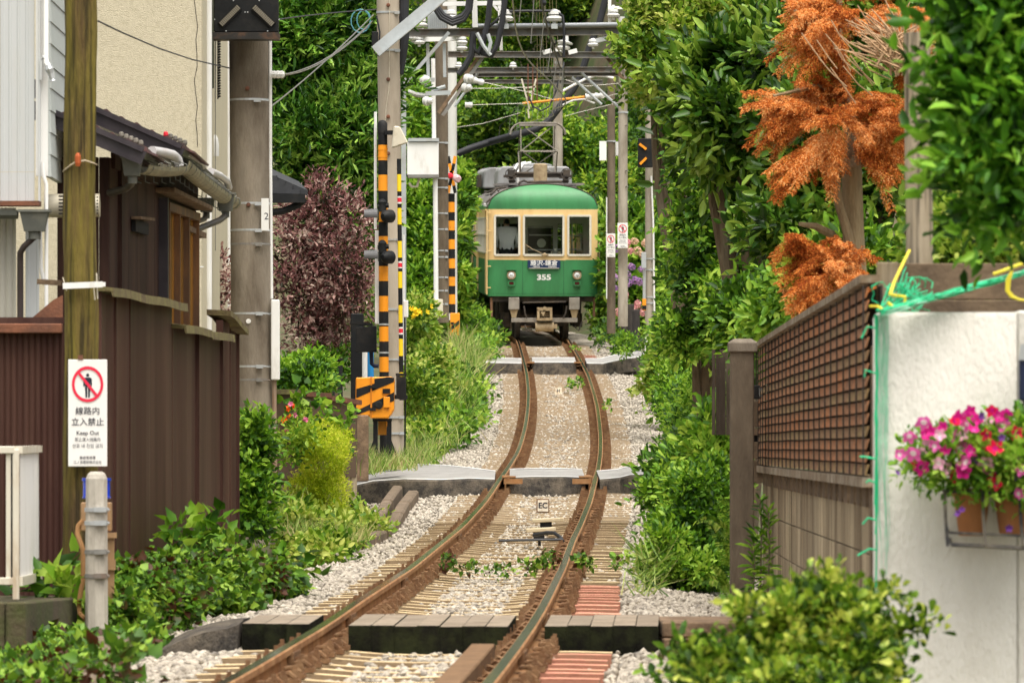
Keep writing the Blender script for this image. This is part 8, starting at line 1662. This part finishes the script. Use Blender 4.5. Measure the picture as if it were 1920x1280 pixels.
fronds('top_fronds', [(1590, 25, 41, 135, 140, 215, 20), (1600, 0, 41, 115, 30, 150, 18), (1620, 30, 40.9, 125, -30, 40, 18), (1560, 60, 40.8, 83, 180, 300, 18), (1530, 20, 40.8, 73, 110, 230, 15), (1690, 40, 41, 62, -90, 60, 12), (1710, 120, 41, 36, 180, 320, 9), (1715, 240, 41, 52, 120, 260, 12), (1570, 40, 40.6, 62, 0, 360, 15)], 92, oc)
fronds('lower_fronds', [(1555, 500, 40.6, 88, 110, 200, 18), (1570, 495, 40.5, 73, 20, 120, 18), (1580, 510, 40.5, 67, -50, 30, 15), (1550, 530, 40.4, 73, 170, 300, 18), (1510, 465, 40.5, 52, 100, 220, 12), (1565, 520, 40.3, 46, 0, 360, 15)], 93, oc)
mb = MB(); rg = random.Random(6)
for i in range(150):
    a = P(1690+rg.gauss(0, 25), 115+rg.gauss(0, 16), 40.9+rg.gauss(0, .1)); an = rg.uniform(-2.9, -.5); L_ = rg.uniform(40, 105); px, py = 1690+rg.gauss(0, 22), 110+rg.gauss(0, 20)
    pts = [P(px+math.cos(an)*L_*u+6*math.sin(u*4+i), py+math.sin(an)*L_*u*.8, 40.2+.2*math.sin(i)) for u in (0, .33, .66, 1)]; mb.tube(pts, [.008, .006, .005, .003], 4)
for i in range(14): px, py = 1600+rg.gauss(0, 40), 60+rg.gauss(0, 40); mb.tube([P(px+u*rg.uniform(30, 60)-20, py+u*rg.uniform(50, 70), 40.4) for u in (0, .5, 1)], .004, 4)
mb.build('bare_twigs', lm_twig, oc, recalc=False)
# ---- near leaves at the upper right (out of focus)
gtb = [B(1880, 60, 22.5, 95, 100, .3), B(1900, 200, 22.5, 85, 95, .3), B(1840, 275, 22.3, 60, 46, .2), B(1815, 150, 22.4, 50, 44, .2), B(1890, 345, 22.4, 85, 52, .25), B(1770, 140, 22.4, 22, 14, .1), B(1830, 10, 22.5, 50, 50, .2), B(1850, 390, 22.3, 50, 30, .15), B(1775, 300, 22.3, 26, 14, .1), B(1960, 100, 22.5, 100, 200, .3), B(1780, 70, 22.4, 26, 18, .1)]
gtr = thing('garden_tree', 'out of focus leafy branches hanging in at the upper right corner', 'tree', (X(2050, 22.5), 22.5, -.1))
mb = MB(); tp_ = P(2050, 150, 22.6); mb.tube([V((X(2050, 22.6), 22.6, -.1)), P(2052, 700, 22.6), tp_, P(2040, -200, 22.6)], [.05, .045, .035, .02], 8)
for b_ in gtb[:10]: mb.tube([tp_.lerp(V(b_[:3]), .0)+V((0, 0, (b_[2]-tp_.z)*.4)), tp_.lerp(V(b_[:3]), .5)+V((0, 0, .08)), V(b_[:3])], [.016, .011, .004], 6)
mb.build('trunk', m_bark, gtr, smooth=True)
gtb, gtw = clumped(gtb, 8, .36, 87)
foliage('crown', lm_close, gtb, 1500, parent=gtr, wts=gtw, seed=87, per=5, L=.078, W=.03, shape='oval', spread=.03, lump=.35, gap=-.35, droop=.1)
# ---- clipped bush in the lower right foreground
tree('box_bush', 'yellow green small leaved bush in the lower right foreground', 'bush', (X(1500, 21.5), 21.5, -.12), [B(1430, 1215, 21.5, 100, 66, .3), B(1520, 1160, 21.5, 84, 52, .25), B(1610, 1175, 21.5, 88, 66, .28), B(1480, 1275, 21.3, 150, 70, .35), B(1350, 1265, 21.4, 80, 44, .28), B(1620, 1260, 21.4, 95, 70, .3), B(1705, 1172, 21.5, 30, 20, .1), B(1410, 1150, 21.5, 36, 24, .12), B(1556, 1108, 21.5, 46, 26, .12), B(1310, 1248, 21.4, 30, 18, .12), B(1490, 1118, 21.5, 26, 16, .08), B(1655, 1120, 21.5, 24, 16, .08), B(1500, 1320, 21.2, 220, 50, .4)], 3000, lm_bush, m_bark, .03, seed=88, clump=(8, .34), per=6, L=.036, W=.021, tl=.075, shape='obov', up=.35, spread=.02, lump=.45, lscale=8, shell=(.6, 1.1), gap=-.35)
tree('weed', 'dark reddish weed beside the clipped bush', 'plant', (X(1262, 24), 24, -.15), [B(1262, 1262, 24, 20, 30, .1), B(1280, 1240, 24, 18, 18, .1)], 70, lm_ivy, m_bark, .006, seed=89, per=3, L=.045, W=.026, shape='oval')

o = foliage('trackside_creeper', lm_for1, [B(1135, 600, 141, 20, 26, 1.5), B(1150, 575, 146, 22, 24, 1.5), B(1128, 560, 150, 16, 30, 1.5), B(895, 600, 141, 16, 26, 1.2), B(888, 560, 146, 14, 30, 1.5), B(1140, 625, 132, 14, 8, 1.0), B(905, 635, 128, 24, 10, 1.2)], 1500, per=4, L=.10, W=.055, shape='oval', seed=163, spread=.05); tag(o, 'dark creeper growing beside the wheels of the train', 'creeper', kind='stuff')

# ---- woods going on to the right of the frame
for i, (px, py, d, rx, rz) in enumerate(((2150, 250, 60, 260, 330), (2500, 200, 75, 300, 360), (2350, 330, 105, 330, 300), (2850, 250, 95, 340, 360), (2250, 200, 150, 300, 300))):
    bl_ = [B(px, py, d, rx*.8, rz*.8, 1.6)]+[B(px+rg0.uniform(-.7, .7)*rx, py+rg0.uniform(-.7, .7)*rz, d+rg0.uniform(-1.2, .5), rx*.45, rz*.4, 1.2) for q in range(6)]
    tree('forest_tree', '%s woodland tree beyond the white wall to the right' % ('first', 'second', 'third', 'fourth', 'fifth')[i], 'tree', (X(px, d), d, float(ground_z(X(px, d), d))), bl_, 1400, lm_for1 if i % 2 else lm_mid, m_bark, .2, 'woodland trees behind the train', seed=300+i, per=6, L=.2, W=.09, shape='diamond', lump=.35, lscale=7, shell=(.5, 1.08), tl=.35)

tree('hedge', 'tall unseen hedge added to shade the left side of the train', 'hedge', (-1.9, 143, float(ground_z(-1.9, 143))), [(-1.75-.02*i, 137.5+i*2.3, RZ(138+i*2.3)+1.5, .42, 1.5, 1.5) for i in range(6)], 2400, lm_for1, m_bark, .05, seed=400, per=6, L=.15, W=.065, shape='oval', tl=.2)  # hidden behind the shrubs, added to block the sky from the train's side
